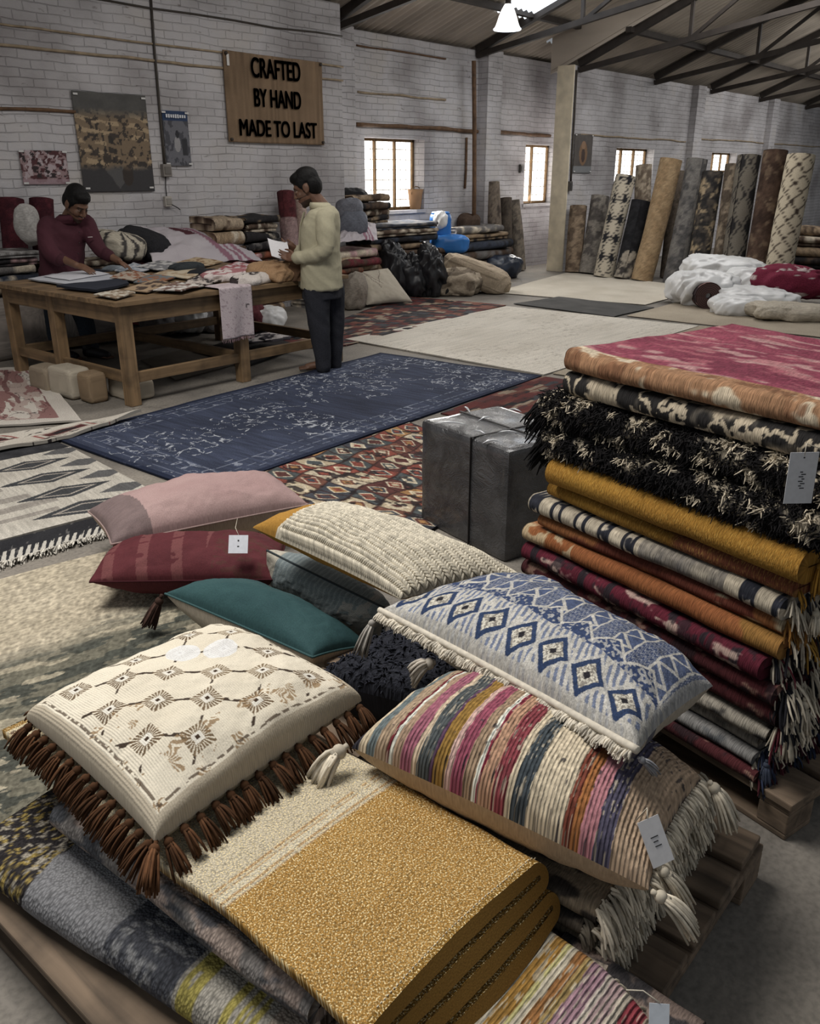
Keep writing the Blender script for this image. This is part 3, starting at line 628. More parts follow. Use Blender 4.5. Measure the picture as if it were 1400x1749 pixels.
for tx, xa, ya, xb, yb, hpx in (('CRAFTED', 428, 118, 513, 124, 34), ('BY HAND', 433, 168, 514, 174, 31), ('MADE TO LAST', 408, 220, 541, 224, 28)):
    a, b = wv(xa, ya, VA-.05), wv(xb, yb, VA-.05); cz = (a[2]+b[2])/2
    hz = wv((xa+xb)/2, (ya+yb)/2-hpx/2, VA-.05)[2]-wv((xa+xb)/2, (ya+yb)/2+hpx/2, VA-.05)[2]
    text_obj(tx, ((a[0]+b[0])/2, VA-.052, cz), hz/.72, b[0]-a[0]-.02, M_ink, o, thick=.0065)
for (su, sv) in ((.02, .97), (.98, .97), (.02, .03), (.98, .03)):
    mb = MB(); mb.tube([(u0+(u1-u0)*su, VA-.06, z0+(z1-z0)*sv), (u0+(u1-u0)*su, VA-.02, z0+(z1-z0)*sv)], .018, 10, (60, 50, 42)); mb.build('eyelet', vcol('eyelet_metal', .5), o)
mb = MB(); mb.box((u0+(u1-u0)*.035, VA-.047, z0+(z1-z0)*.9), (.035, .004, .12), None, (214, 210, 205)); mb.build('torn_label', M_paper, o, smooth=False)

# posters
def poster(name, label, cat, px, v, fn, extra=None, res=(90, 110)):
    P = wallpanel(px, v-.012); u0, u1 = (P[0, 0]+P[3, 0])/2, (P[1, 0]+P[2, 0])/2; z1, z0 = (P[0, 2]+P[1, 2])/2, (P[2, 2]+P[3, 2])/2
    o = thing(name, label, cat, ((u0+u1)/2, v-.012, z0)); n, m = res; s, t = np.meshgrid(np.linspace(0, 1, n), np.linspace(0, 1, m), indexing='ij')
    mb = MB(); mb.grid(np.stack([u0+(u1-u0)*s, v-.02+.012*(fbm(s*2.5, t*2.5, 11)-.5)+0*s, z0+(z1-z0)*t], -1), fn(s, t))
    ob = mb.build('sheet', vcol('poster_print', .55, .35, .08, 60), o); sm = ob.modifiers.new('t', 'SOLIDIFY'); sm.thickness = .003
    for (a, b) in ((.04, .97), (.96, .97), (.05, .04), (.95, .04)):
        mb = MB(); mb.box((u0+(u1-u0)*a, v-.03, z0+(z1-z0)*b), (.05, .003, .018), None, (205, 203, 200)); mb.build('tape', M_paper, o, smooth=False)
    return o, (u0, u1, z0, z1)
def im_workshop(s, t):
    w = s+.02*np.sin(t*9); top = mixc(V(92, 90, 86), V(66, 64, 62), fbm(s*6, t*10, 3)); tb = np.abs(((t+.10*s)*9.5+.8*fbm(s*4, t*4, 5)) % 1-.5); mid = mixc(V(128, 106, 80), V(172, 146, 110), (tb < .22)*(fbm(s*6, t*9, 31) > .42)*1.); mid = mixc(mid, V(52, 44, 40), (fbm(s*20, t*26, 8) > .60)*.85); mid = mixc(mid, V(48, 42, 38), ((vn(s*26, t*7, 18) > .80)*(tb > .2))*.85)
    bot = mixc(V(84, 82, 82), V(58, 56, 58), (np.abs(s-.5)*1.2+(.25-t) > .18+.1*fbm(s*5, t*5, 2))*1.); bot = mixc(bot, V(56, 46, 40), ((s-.63)**2*2+(t-.17)**2 < .012)*1.)
    c = mixc(mid, top, np.clip((t-.74)*9, 0, 1)); return mixc(c, bot, np.clip((.30-t+.10*(fbm(s*6, t*3, 9)-.5))*14, 0, 1))
def im_old(s, t):
    c = mixc(V(104, 86, 62), V(150, 124, 88), fbm(s*9, t*14, 2)); dk = V(44, 40, 38)
    c = mixc(c, V(170, 142, 98), (fbm(s*6, t*22, 31) > .56)*(t > .3)*(t < .72)); c = mixc(c, dk, ((fbm(s*12, t*12, 5) > .60)*(t > .25)))
    c = mixc(c, dk, ((vn(s*16, t*4, 8) > .72)*(t > .35)*(t < .85))*.8); c = mixc(c, V(86, 80, 76), np.clip((t-.72)*5, 0, 1)); c = mixc(c, V(52, 50, 50), (t > .8)*(fbm(s*7, t*20, 9) > .5)*.8)
    c = mixc(c, V(66, 64, 66), (t < .32-.28*np.abs(s-.45))*1.); c = mixc(c, V(38, 36, 36), (np.abs(s-.62)+np.abs(t-.16)*1.3 < .17)*1.); return c
poster('poster', 'large poster photograph of a brown workshop interior on white brick wall', 'poster', [(123, 155), (248, 163), (263, 327), (141, 328)], VA, im_workshop)
def im_crowd(s, t):
    c = mixc(V(150, 120, 122), V(84, 40, 44), fbm(s*9, t*9, 3) > .5); c = mixc(c, V(178, 160, 164), (fbm(s*10, t*6, 15) > .6)*1.); c = mixc(c, V(46, 32, 34), (fbm(s*11, t*8, 25) > .6)*(t > .2)); return mixc(c, V(160, 132, 140), (t < .16)*.8)
poster('poster', 'small reddish poster on white brick wall above the man in maroon', 'poster', [(33, 256), (114, 258), (116, 313), (38, 317)], VA, im_crowd, res=(60, 50))
def im_blue(s, t):
    c = mixc(V(104, 104, 112), V(70, 70, 78), fbm(s*7, t*9, 6) > .5); c = mixc(c, V(150, 148, 150), ((s-.5)**2*6+(t-.4)**2*5 < .1)*1.); c = mixc(c, V(40, 40, 46), ((s-.52)**2*9+(t-.58)**2*9 < .05)*1.); c = mixc(c, V(48, 48, 54), (np.abs(s-.78) < .1)*(t > .2)*(t < .5)*1.)
    return mixc(c, V(34, 58, 98), (t > .82)*1.)
o, (a, b, c_, d) = poster('poster', 'narrow grey poster with blue header on white brick wall beside the conduit', 'poster', [(276, 188), (319, 191), (326, 283), (284, 284)], VA, im_blue, res=(50, 100))
mb = MB(); r = np.random.RandomState(3)
for i in range(9): mb.box((a+(b-a)*(.14+.09*i), VA-.032, c_+(d-c_)*.905), ((b-a)*.06, .003, (d-c_)*(.05+.02*r.rand())), None, (214, 216, 222))
mb.build('lettering', M_paper, o, smooth=False)
def im_holy(s, t):
    c = mixc(V(92, 84, 78), V(70, 62, 58), fbm(s*6, t*8, 4)); c = mixc(c, V(128, 92, 60), ((s-.5)**2*4+(t-.5)**2*2.2 < .2)*1.); c = mixc(c, V(66, 44, 34), ((s-.5)**2*9+(t-.45)**2*4 < .12)*1.); c = mixc(c, V(150, 112, 80), ((s-.5)**2+(t-.72)**2 < .012)*1.); return mixc(c, V(120, 122, 124), (t < .18)*1.)
poster('poster', 'small dim framed picture on the partition wall near its cream end', 'picture', [(980, 229), (1011, 229), (1009, 296), (979, 295)], VC, im_holy, res=(40, 60))
# ------------------------------------------------------------------ rugs on the floor
T_flat = textile('flatweave', 130, 130, 'noise', .30, .5, .003)
T_rug = textile('rug_pile', 90, 220, 'noise', .40, .7, .005)
A_ = V
def ln(x, c, w): return (np.abs(x-c) < w)*1.
def p_blue(s, t):
    W, T = 3.75, 1.75; x, y = s*W, t*T
    c = mixc(A_(62, 70, 94), A_(46, 52, 72), fbm(x*2, y*2, 3)*1.4-.2)*(.85+.3*vn(x*60, y*6, 8))[..., None]
    wx = x+.16*(fbm(x*4, y*4, 21)-.5); wy = y+.16*(fbm(x*4, y*4, 27)-.5)
    v1 = np.abs(fbm(wx*7, wy*7, 41, 3)-.5); v2 = np.abs(fbm(wx*12+9, wy*12, 47, 2)-.5)
    patch = fbm(x*2.2, y*2.2, 77, 3)
    m = ((v1 < .012)*(patch > .46)+(v2 < .018)*(patch > .52)) > 0
    m = m*(vn(x*28, y*28, 5) > .38)
    c = mixc(c, A_(186, 190, 198), m*.85)
    b = np.minimum(np.minimum(x, W-x), np.minimum(y, T-y))
    c = mixc(c, A_(150, 158, 175), (ln(b, .10, .006)+ln(b, .16, .004)+ln(b, .27, .006))*(vn(x*40, y*40, 6) > .4)*.55)
    c = mixc(c, A_(28, 36, 60), (b < .045)*.8); c = mixc(c, A_(160, 166, 180), (np.abs(fbm(x*9, y*9, 14, 2)-.5) < .02)*(b > .16)*(b < .27)*.7)
    return c
floor_rug('rug', 'navy blue rug with scattered white vine pattern, in front of the wooden workbench', 'rug', [(90, 748), (345, 840), (925, 642), (650, 603)][1:2]+[(925, 642), (650, 603), (90, 748)], .012, p_blue, 560, 300, .012, T_rug, 2)
# (s runs along the long side)
def p_cream(s, t):
    c = mixc(A_(222, 214, 200), A_(204, 195, 180), fbm(s*6, t*5, 3)*1.3-.1); c = mixc(c, A_(150, 140, 126), (np.abs(fbm(s*30, t*26, 9, 3)-.5) < .012)*(fbm(s*5, t*5, 2) > .45)*.6); return c*(.94+.1*vn(s*200, t*12, 4))[..., None]
floor_rug('rug', 'large plain cream rug lying beyond the navy blue rug', 'rug', [(590, 580), (930, 640), (1192, 557), (865, 523)], .012, p_cream, 200, 200, .012, T_rug, 5)
def p_striped_red(s, t):
    j = t+.02*(fbm(s*14, t*30, 4)-.5)*2; k = np.floor(j*38); r = hsh(k, np.floor(s*11+hsh(k, k, 3)*5), 7)
    P = np.array([(108, 52, 48), (52, 46, 48), (158, 138, 116), (92, 46, 46), (66, 66, 72), (126, 76, 62), (44, 42, 44)])
    return P[(r*6.99).astype(int)]*(.8+.4*fbm(s*40, t*60, 6))[..., None]
floor_rug('rug', 'red and black striped kilim on the floor behind the standing man', 'rug', [(430, 600), (592, 590), (863, 521), (690, 506)], .011, p_striped_red, 180, 160, .011, T_flat, 6)
def p_patch(s, t):
    W, T = 2.3, 1.15; nx, ny = 13, 6; x, y = s*nx+.12*np.sin(t*20), t*ny+.12*np.sin(s*23); i, j = np.floor(x), np.floor(y); a, b = x-i-.5, y-j-.5
    P = np.array([(136, 66, 54), (178, 160, 130), (74, 80, 82), (164, 118, 70), (92, 52, 48), (66, 68, 76), (186, 170, 144), (116, 72, 58)])
    r = hsh(i, j, 3); c = P[(r*7.99).astype(int)]; r2 = hsh(i, j, 13); c2 = P[(r2*7.99).astype(int)]
    d = np.abs(a)+np.abs(b); c = mixc(c, c2, (d < .36)*1.); r3 = hsh(i, j, 33); c = mixc(c, P[(r3*7.99).astype(int)], (d < .18)*1.); c = mixc(c, A_(214, 200, 170), ln(d, .36, .03)); c = mixc(c, A_(60, 36, 34), ((np.abs(a) > .46)+(np.abs(b) > .46) > 0)*.8)
    c = mixc(c, A_(40, 34, 36), ((fbm(x*3, y*3, 9) > .64)*.8)); return c*(.75+.5*fbm(s*70, t*60, 5))[..., None]
floor_rug('rug', 'patchwork kilim of small red, ochre and slate blocks between the cushions and navy rug', 'rug', [(348, 842), (700, 722), (905, 800), (700, 930)], .014, p_patch, 300, 180, .012, T_flat, 8)
def p_dkred(s, t):
    c = p_striped_red(s*.6, t*.5+.3); return mixc(c, A_(120, 48, 44), (fbm(s*7, t*9, 4) > .5)*.6)*.85
floor_rug('rug', 'dark red patterned kilim showing between the grey wrapped box and cream rug', 'rug', [(752, 706), (925, 643), (1095, 665), (905, 742)], .009, p_dkred, 140, 110, .010, T_flat, 9)
def p_pink(s, t):
    c = mixc(A_(150, 106, 102), A_(184, 162, 152), (fbm(s*9, t*7, 4) > .52)*1.); c = mixc(c, A_(206, 196, 184), (fbm(s*16, t*8, 17, 3) > .62)*1.); c = mixc(c, A_(118, 74, 74), ((np.abs(np.sin(s*16+2*fbm(s*3, t*3, 3))) < .25)*(fbm(s*6, t*6, 7) > .42))*.8)
    c = mixc(c, A_(60, 44, 46), (np.abs(fbm(s*12, t*9, 27, 3)-.5) < .012)*.7)
    e = np.minimum(np.minimum(s, 1-s)*1.3, np.minimum(t, 1-t)*2.1); return mixc(c, A_(204, 196, 184), (e < .12)*.95)
floor_rug('rug', 'faded pink and cream kilim with pale border left of the workbench', 'rug', [(-240, 740), (140, 720), (62, 628), (-160, 640)], .016, p_pink, 220, 220, .014, T_flat, 11, lift=.012)
def p_corner(s, t):
    a, b = s*5, t*2.2; c = mixc(A_(206, 198, 184), A_(188, 178, 164), fbm(a, b, 2)); d = np.abs((a % 2.4)-1.2)*.7+np.abs(b-1.2); c = mixc(c, A_(92, 44, 44), (d < .52)*1.); c = mixc(c, A_(44, 40, 42), (d < .3)*1.)
    c = mixc(c, A_(150, 66, 62), ln(d, .68, .04)); c = mixc(c, A_(60, 52, 52), (np.abs(fbm(a*2, b*2, 8, 3)-.5) < .02)*(fbm(a, b, 44) > .5)); return c
floor_rug('rug', 'rumpled cream kilim with dark red diamonds, its corner by the workbench front leg', 'rug', [(-160, 800), (128, 742), (244, 708), (178, 682)][:1]+[(120, 746), (244, 709), (-60, 760)], .030, p_corner, 220, 80, .022, T_flat, 13, lift=.03)
def p_bw(s, t):       # s from left to right, t from near to far
    c = mixc(A_(200, 193, 180), A_(184, 176, 162), fbm(s*5, t*8, 3)); w = t+.03*(fbm(s*5, t*5, 8)-.5)
    c = mixc(c, A_(132, 124, 116), (ln(w, .30, .035)*(s < .72)+ln(w, .18, .02)*(s < .7)+ln(w, .42, .03)*(s < .66)+ln(w, .56, .02)*(s < .6))*(.5+.4*vn(s*9, t*40, 5)))
    z = (s-.62)/.36; y = t*4.2; k = y % 1; tri = (np.abs(k-.5)*1.3+np.abs(z-.42)*.9 < .42+.12*(fbm(s*8, t*8, 2)-.5))*(s > .6); c = mixc(c, A_(58, 60, 64), tri*.95)
    tri2 = (np.abs(((y+.5) % 1)-.5)*1.2+np.abs(z-.92)*1.1 < .30)*(s > .6); c = mixc(c, A_(84, 84, 86), tri2*.9); c = mixc(c, A_(170, 160, 148), (np.abs(np.abs(k-.5)*1.3+np.abs(z-.42)*.9-.25) < .03)*(s > .6)*1.)
    return c*(.9+.16*vn(s*160, t*12, 9))[..., None]
floor_rug('rug', 'cream and charcoal tribal rug with dark triangles on the left floor', 'rug', [(-330, 1010), (282, 850), (120, 763), (-330, 855)], .018, p_bw, 300, 220, .014, T_rug, 15)
def p_band(s, t):
    c = mixc(A_(52, 52, 56), A_(38, 38, 42), fbm(s*20, t*4, 3)); c = mixc(c, A_(120, 116, 112), (vn(s*110, t*9, 8) > .83)*.6); c = mixc(c, A_(150, 144, 136), ln(t, .9, .03)*(vn(s*60, t*2, 2) > .4)*.7); z = np.abs(((s*42) % 1)-.5)*2
    return mixc(c, A_(196, 190, 178), (t < .34)*((z > .30+.9*t)*(vn(s*42, t*3, 4) > .12))*1.)
o, inf = floor_rug('rug', 'charcoal rug edge with zigzag cream fringe under the cream and charcoal rug', 'rug', [(-330, 1060), (262, 885), (284, 850), (-330, 988)], .010, p_band, 560, 50, .010, T_rug, 17)
P = inf['P']; r = np.random.RandomState(5); mb = MB(); pts = [P[i, 0] for i in range(30, 560, 3)]; d = nrm(P[280, 0]-P[280, 10]); fringe_mb(pts, [nrm(d+V(0, 0, .04))]*len(pts), .06, (196, 190, 178), 2, 4, .004, .4, .05, mb)
mb.build('fringe', vcol('yarn', .95, .1, .2, 60), o, )
floor_rug('rug', 'narrow dark grey runner between the pink kilim and the charcoal tribal rug', 'rug', [(-330, 905), (118, 765), (86, 750), (-330, 842)], .008, lambda s, t: mixc(A_(66, 66, 70), A_(46, 46, 50), fbm(s*30, t*6, 2)*1.5-.2), 120, 20, .008, T_rug, 18)
def p_beige(s, t):
    c = mixc(A_(196, 182, 156), A_(178, 164, 138), fbm(s*9, t*9, 3)); g = np.clip(((1-t)+.10*(fbm(s*5, t*5, 4)-.5)*2+.22*(s-.5)-.38)*7, 0, 1)
    gc = mixc(A_(112, 108, 92), A_(76, 78, 70), (fbm(s*14, t*46, 6) > .5)*1.); gc = mixc(gc, A_(176, 164, 138), (fbm(s*12, t*40, 16) > .62)*.8)
    return mixc(c, gc, g)*(.88+.2*vn(s*170, t*50, 9))[..., None]
floor_rug('rug', 'large beige shaggy rug with a faded olive green end below the cushions', 'rug', [(-420, 1500), (420, 1330), (470, 870), (-330, 1075)], .008, p_beige, 420, 420, .008, textile('shag', 60, 60, 'noise', .4, 1., .012), 19, lift=.006)
def p_mat(a, b): return lambda s, t: mixc(A_(*a), A_(*b), fbm(s*8, t*8, 5)*1.4-.2)
floor_rug('floor_mat', 'charcoal grey mat lying flat on the far pale floor', 'mat', [(9.80, 5.03), (9.95, 6.60), (10.95, 6.50), (10.85, 5.0)], .012, p_mat((92, 90, 88), (74, 73, 72)), 60, 60, .008, T_rug, 20, pix=False)
floor_rug('floor_cloth', 'wide pale beige floor cloth spread in front of the leaning rug rolls', 'floor cloth', [(11.0, 5.2), (10.75, 7.5), (13.9, 8.1), (13.3, 5.3)], .010, p_mat((204, 195, 178), (184, 173, 155)), 60, 60, .006, T_rug, 21, pix=False)
floor_rug('floor_cloth', 'tan floor cloth beside the crimson topped rug stack and the cream rug', 'floor cloth', [(6.6, 1.2), (6.55, 3.9), (9.85, 3.95), (9.85, 1.3)], .008, p_mat((176, 162, 140), (156, 142, 122)), 60, 60, .006, T_rug, 22, pix=False)
floor_rug('floor_cloth', 'tan floor cloth reaching from charcoal mat to white plastic heap', 'floor cloth', [(9.98, 2.6), (9.98, 4.95), (12.5, 5.0), (12.0, 2.7)], .009, p_mat((182, 168, 146), (160, 146, 126)), 60, 60, .006, T_rug, 23, pix=False)
# ------------------------------------------------------------------ workbench
WX = wood('bench_wood_long', (126, 102, 74), .55, .6, 0); WY = wood('bench_wood_cross', (126, 102, 74), .55, .6, 1); WZ = wood('bench_wood_upright', (130, 105, 76), .55, .6, 2)
U0, U1, VV0, VV1, TZ = 3.50, 5.78, 5.74, 7.55, .79
o = thing('workbench', 'long rough wooden workbench covered with fabric swatches between the two men', 'workbench', (4.64, 6.6, 0))
mb = MB()
for i in range(7):
    a = VV0-.05+(VV1-VV0+.1)*i/7; box_on(mb, (U0-.06, a, TZ-.035), (U1+.06, a+(VV1-VV0+.1)/7-.003, TZ))
mb.build('tabletop', WX, o, smooth=False, bevel=.003)
for (a, b, m) in (((U0, VV0), (U1, VV0+.035), WX), ((U0, VV1-.035), (U1, VV1), WX), ((U0, VV0), (U0+.035, VV1), WY), ((U1-.035, VV0), (U1, VV1), WY)):
    mb = MB(); box_on(mb, (*a, TZ-.165), (*b, TZ-.035)); mb.build('apron', m, o, smooth=False, bevel=.003)
L = .085
for x, y in ((U0, VV0), (4.62-L/2, VV0), (U1-L, VV0), (U0, VV1-L), (4.62-L/2, VV1-L), (U1-L, VV1-L), (U0, 6.72)):
    mb = MB(); e = .004; box_on(mb, (x-e, y-e, 0), (x+L+e, y+L+e, TZ-.036)); mb.build('leg', WZ, o, smooth=False, bevel=.005)
for (a, b, m) in (((U0+.02, VV0+.02), (U1-.02, VV0+.065), WX), ((U0+.02, VV1-.065), (U1-.02, VV1-.02), WX), ((U0+.02, VV0+.02), (U0+.065, VV1-.02), WY), ((U1-.065, VV0+.02), (U1-.02, VV1-.02), WY), ((4.60, VV0+.02), (4.645, VV1-.02), WY)):
    mb = MB(); box_on(mb, (*a, .17), (*b, .25)); mb.build('stretcher', m, o, smooth=False, bevel=.003)
# things lying on the bench
M_cl = textile('swatch_cloth', 160, 160, 'noise', .28, .4, .002)
def swatch(name, label, cat, px, z, pat, th=.006, n=30, seed=1, group=None, lift=.012):
    return floor_rug(name, label, cat, px, TZ+z, pat, n, n, th, M_cl, seed, .012, group, lift)[0]
def blk(c1, c2, k=6, sd=3): return lambda s, t: mixc(A_(*c1), A_(*c2), (fbm(s*k, t*k, sd) > .52)*1.)
swatch('paper_stack', 'stack of pale grey papers at the left corner of the workbench', 'papers', [(48, 478), (140, 493), (212, 474), (120, 462)], .012, blk((188, 190, 198), (176, 178, 188), 3), .011)
swatch('paper_sheet', 'white sheet lying on top of the pale papers at the workbench corner', 'papers', [(75, 474), (120, 482), (188, 469), (135, 460)], .021, flat((206, 206, 214)), .004)
swatch('dark_folder', 'dark navy folder of samples at the workbench front left', 'folder', [(96, 491), (165, 498), (222, 486), (216, 476)], .02, flat((46, 50, 62)), .018)
sw = [('cream printed swatch at the front left edge of the workbench', [(160, 506), (198, 512), (232, 503), (200, 496)], (196, 186, 168), (140, 118, 96)),
 ('tan patterned swatch beside the dark folder', [(210, 497), (250, 500), (300, 486), (262, 480)], (168, 140, 108), (78, 62, 54)),
 ('white bordered swatch along the front edge by the hanging cloth', [(262, 497), (310, 500), (352, 488), (300, 482)], (206, 200, 192), (120, 90, 80)),
 ('teal and rust striped swatch near the bench middle', [(228, 484), (262, 488), (300, 476), (262, 470)], (112, 120, 124), (150, 96, 66)),
 ('pale swatch with black specks left of the hanging cloth', [(310, 486), (350, 490), (382, 478), (340, 472)], (196, 182, 172), (58, 52, 54)),
 ('rust and cream swatch near the hands of the man in maroon', [(188, 476), (228, 482), (258, 470), (220, 462)], (180, 164, 146), (150, 92, 64)),
 ('long cream swatch across the bench middle', [(262, 470), (320, 478), (360, 464), (300, 456)], (200, 184, 156), (176, 150, 118)),
 ('pale blue swatch under the reaching hand', [(196, 464), (236, 468), (268, 458), (228, 450)], (150, 162, 174), (196, 198, 204)),
 ('grey swatch with white stripe near the bench back', [(232, 458), (275, 464), (318, 452), (272, 446)], (128, 128, 132), (200, 198, 196)),
 ('tan swatch at the bench back behind the dark cloths', [(300, 452), (345, 458), (380, 448), (335, 442)], (196, 172, 136), (150, 118, 84)),
 ('white swatch beside the dark teal cloths', [(350, 472), (392, 478), (430, 468), (385, 460)], (202, 198, 198), (168, 150, 150)),
 ('pink flowered swatch right of the dark teal cloths', [(372, 462), (420, 468), (452, 456), (405, 448)], (206, 190, 190), (164, 86, 92))]
for i, (lb, px, a, b) in enumerate(sw): swatch('fabric_swatch', 'flat '+lb, 'fabric swatch', px, .012+.004*(i % 3), blk(a, b, 7, i+2), .008, 34, i+5, 'fabric swatches spread on the workbench', .014)
def lump(name, label, cat, px, z, rad, c, rz=0, seed=1, amp=.2, group=None, pat=None, fr=7, sq=2.4, fold=None):
    q = fl(*px, z); mb = blob_mb(q+V(0, 0, rad[2]*.55), rad, rotz(rz), seed, amp, fr, sq, pat or A_(*c), zmin=z+.002, n=64, m=40); return tag(mb.build(name, M_cl, base=q), label, cat, group)
lump('folded_cloth', 'dark teal folded cloth on the middle of the workbench', 'cloth', (318, 462), TZ, (.20, .11, .05), (52, 58, 62), .2, 3, .15)
lump('folded_cloth', 'black crumpled cloth in front of the dark teal cloth on the bench', 'cloth', (345, 470), TZ, (.14, .10, .04), (38, 40, 44), .4, 4, .2)
lump('folded_cloth', 'white and pink crumpled cloth heap at the right half of the bench', 'cloth', (388, 478), TZ, (.24, .15, .055), (206, 192, 188), .1, 8, .25, pat=blk((206, 192, 188), (166, 104, 108), 5))
lump('folded_cloth', 'folded white cloth with a dark hollow beside the hanging cloth', 'cloth', (432, 484), TZ, (.19, .13, .055), (200, 190, 182), .3, 9, .2, pat=blk((200, 190, 182), (64, 56, 56), 4))
lump('burlap_bundle', 'tan crumpled burlap bundle on the bench end by the standing man', 'bundle', (470, 478), TZ, (.23, .20, .10), (166, 128, 90), .5, 12, .28, fr=6)
lump('burlap_bundle', 'dark brown crumpled bundle against the shirt of the standing man', 'bundle', (505, 478), TZ, (.13, .16, .10), (92, 66, 46), .4, 14, .25, fr=6)
lump('folded_cloth', 'grey blue folded cloth beneath the left man reaching arm', 'cloth', (192, 462), TZ, (.12, .08, .03), (128, 138, 146), .5, 15, .15)
# cloth hanging over the front edge
n, m = 30, 60; a = fl(352, 494, TZ); b = fl(404, 487, TZ); s, f = np.meshgrid(np.linspace(0, 1, n), np.linspace(0, 1, m), indexing='ij'); Lh = .40
P = np.zeros((n, m, 3)); x = a[0]+(b[0]-a[0])*s+.015*f*np.sin(s*5); d = f*(Lh+.22)-.22
P[..., 0] = x+.01; P[..., 1] = np.where(d < 0, VV0-.055-d, VV0-.062-.02*np.sin(s*7)*np.clip(d*3, 0, 1)); P[..., 2] = np.where(d < 0, TZ+.016, TZ+.012-d)
c = mixc(A_(192, 176, 180), A_(160, 140, 146), (np.abs(fbm(s*9, f*18, 4, 3)-.5) < .02)*1.); c = mixc(c, A_(50, 44, 48), (np.abs(s-.86) < .05)*(np.abs(f-.62) < .04)*(vn(s*60, f*90, 2) > .4)*1.)
mb = MB(); mb.grid(P, c, np.stack([s*.3, f*.6], -1)); o = mb.build('hanging_cloth', M_cl, base=P[15, 20]); sm = o.modifiers.new('t', 'SOLIDIFY'); sm.thickness = .004
tag(o, 'pale pink printed cloth hanging over the front edge of the workbench', 'cloth')
mb = MB(); fringe_mb([P[i, -1] for i in range(n)], [V(0, 0, -1)]*n, .03, (150, 120, 126), 2, 3, .002, .3, 0, mb); mb.build('fringe', vcol('yarn', .95), o)
# parcels on and under the bottom rail, and leftovers below
M_card = textile('parcel_wrap', 40, 40, 'noise', .15, .4, .006)
def parcel(label, x0, x1, y0, y1, z0, z1, c, seed):
    q = V((x0+x1)/2, (y0+y1)/2, z0); mb = blob_mb(q+V(0, 0, (z1-z0)/2), ((x1-x0)/2, (y1-y0)/2, (z1-z0)/2), None, seed, .05, 8, 7, A_(*c), n=64, m=40, ridge=.3); return tag(mb.build('wrapped_parcel', M_card, base=q), label, 'parcel', 'wrapped parcels under the bench end')
parcel('cream wrapped parcel under the left end rail of the bench, middle one', 3.30, 3.50, 6.25, 6.60, 0, .24, (176, 164, 144), 3)
parcel('tan wrapped parcel beside the short middle leg of the bench end', 3.30, 3.49, 6.62, 6.92, 0, .20, (150, 134, 112), 4)
parcel('pale wrapped parcel under the bench nearest the front corner leg', 3.58, 3.80, 5.85, 6.20, 0, .16, (186, 172, 150), 5)
parcel('narrow brown wrapped parcel between the cream parcels under the bench end', 3.34, 3.50, 6.04, 6.22, 0, .23, (138, 114, 86), 6)
floor_rug('rug', 'dark folded mat lying on the floor beneath the workbench', 'rug', [(330, 600), (420, 625), (520, 590), (430, 570)], .02, p_mat((66, 62, 62), (48, 46, 48)), 40, 40, .02, T_rug, 31)
floor_rug('rug', 'plain brown mat on the floor under the left half of the workbench', 'rug', [(240, 615), (300, 650), (420, 618), (350, 588)], .008, p_mat((122, 112, 100), (104, 94, 84)), 40, 40, .008, T_rug, 32)
lump('cloth_bundle', 'crumpled dark patterned cloth on the floor under the bench right half', 'cloth', (462, 582), 0, (.32, .16, .05), (96, 88, 92), .1, 22, .3, pat=blk((70, 66, 72), (186, 178, 176), 6))
lump('cloth_bundle', 'black crumpled cloth on the floor at the feet of the standing man', 'cloth', (440, 606), 0, (.30, .14, .05), (40, 40, 44), .1, 23, .3)
# ------------------------------------------------------------------ the two men
def remesh(mb, voxel, name, m, parent, colfn, smooth=4, disp=None):
    """grow one continuous surface over the overlapping limbs"""
    o = mb.build('grow', m); rm = o.modifiers.new('r', 'REMESH'); rm.mode = 'VOXEL'; rm.voxel_size = voxel; rm.use_smooth_shade = True
    s = o.modifiers.new('s', 'SMOOTH'); s.factor = .5; s.iterations = smooth
    bpy.context.view_layer.update()
    me = bpy.data.meshes.new_from_object(o.evaluated_get(bpy.context.evaluated_depsgraph_get())); bpy.data.objects.remove(o)
    n = len(me.vertices); co = np.empty(n*3, np.float32); me.vertices.foreach_get('co', co); co = co.reshape(-1, 3).astype(float)
    no = np.empty(n*3, np.float32); me.vertices.foreach_get('normal', no); no = no.reshape(-1, 3)
    c = lin(mute(colfn(co)))
    if disp is not None: co = co+no*disp(co)[:, None]
    co = co-np.array(wloc(parent)); me.vertices.foreach_set('co', co.astype(np.float32).ravel())
    for a in list(me.color_attributes): me.color_attributes.remove(a)
    ca = me.color_attributes.new('Col', 'FLOAT_COLOR', 'POINT'); ca.data.foreach_set('color', np.c_[c, np.ones(n)].astype(np.float32).ravel())
    me.materials.clear(); me.materials.append(m); me.polygons.foreach_set('use_smooth', np.ones(len(me.polygons), bool)); me.update()
    ob = bpy.data.objects.new(name, me); COL.objects.link(ob); ob.parent = parent; me.name = name; return ob
def loft(mb, rings, fwd, lat, n=24, p=2.3):
    a = np.linspace(0, 2*math.pi, n, endpoint=False); f = lambda x: np.sign(x)*np.abs(x)**(2/p); k = len(rings)
    v = np.concatenate([np.asarray(c)+f(np.cos(a))[:, None]*rx*fwd+f(np.sin(a))[:, None]*ry*lat for c, rx, ry in rings])
    i = np.arange(k-1)[:, None]*n; j = np.arange(n)[None]; j2 = (j+1) % n
    q = np.stack([i+j, i+j2, i+n+j2, i+n+j], -1).reshape(-1, 4); v = np.vstack([v, rings[0][0], rings[-1][0]])
    t = [[k*n, (m+1) % n, m] for m in range(n)]+[[k*n+1, (k-1)*n+m, (k-1)*n+(m+1) % n] for m in range(n)]
    mb.add(v, q, t)
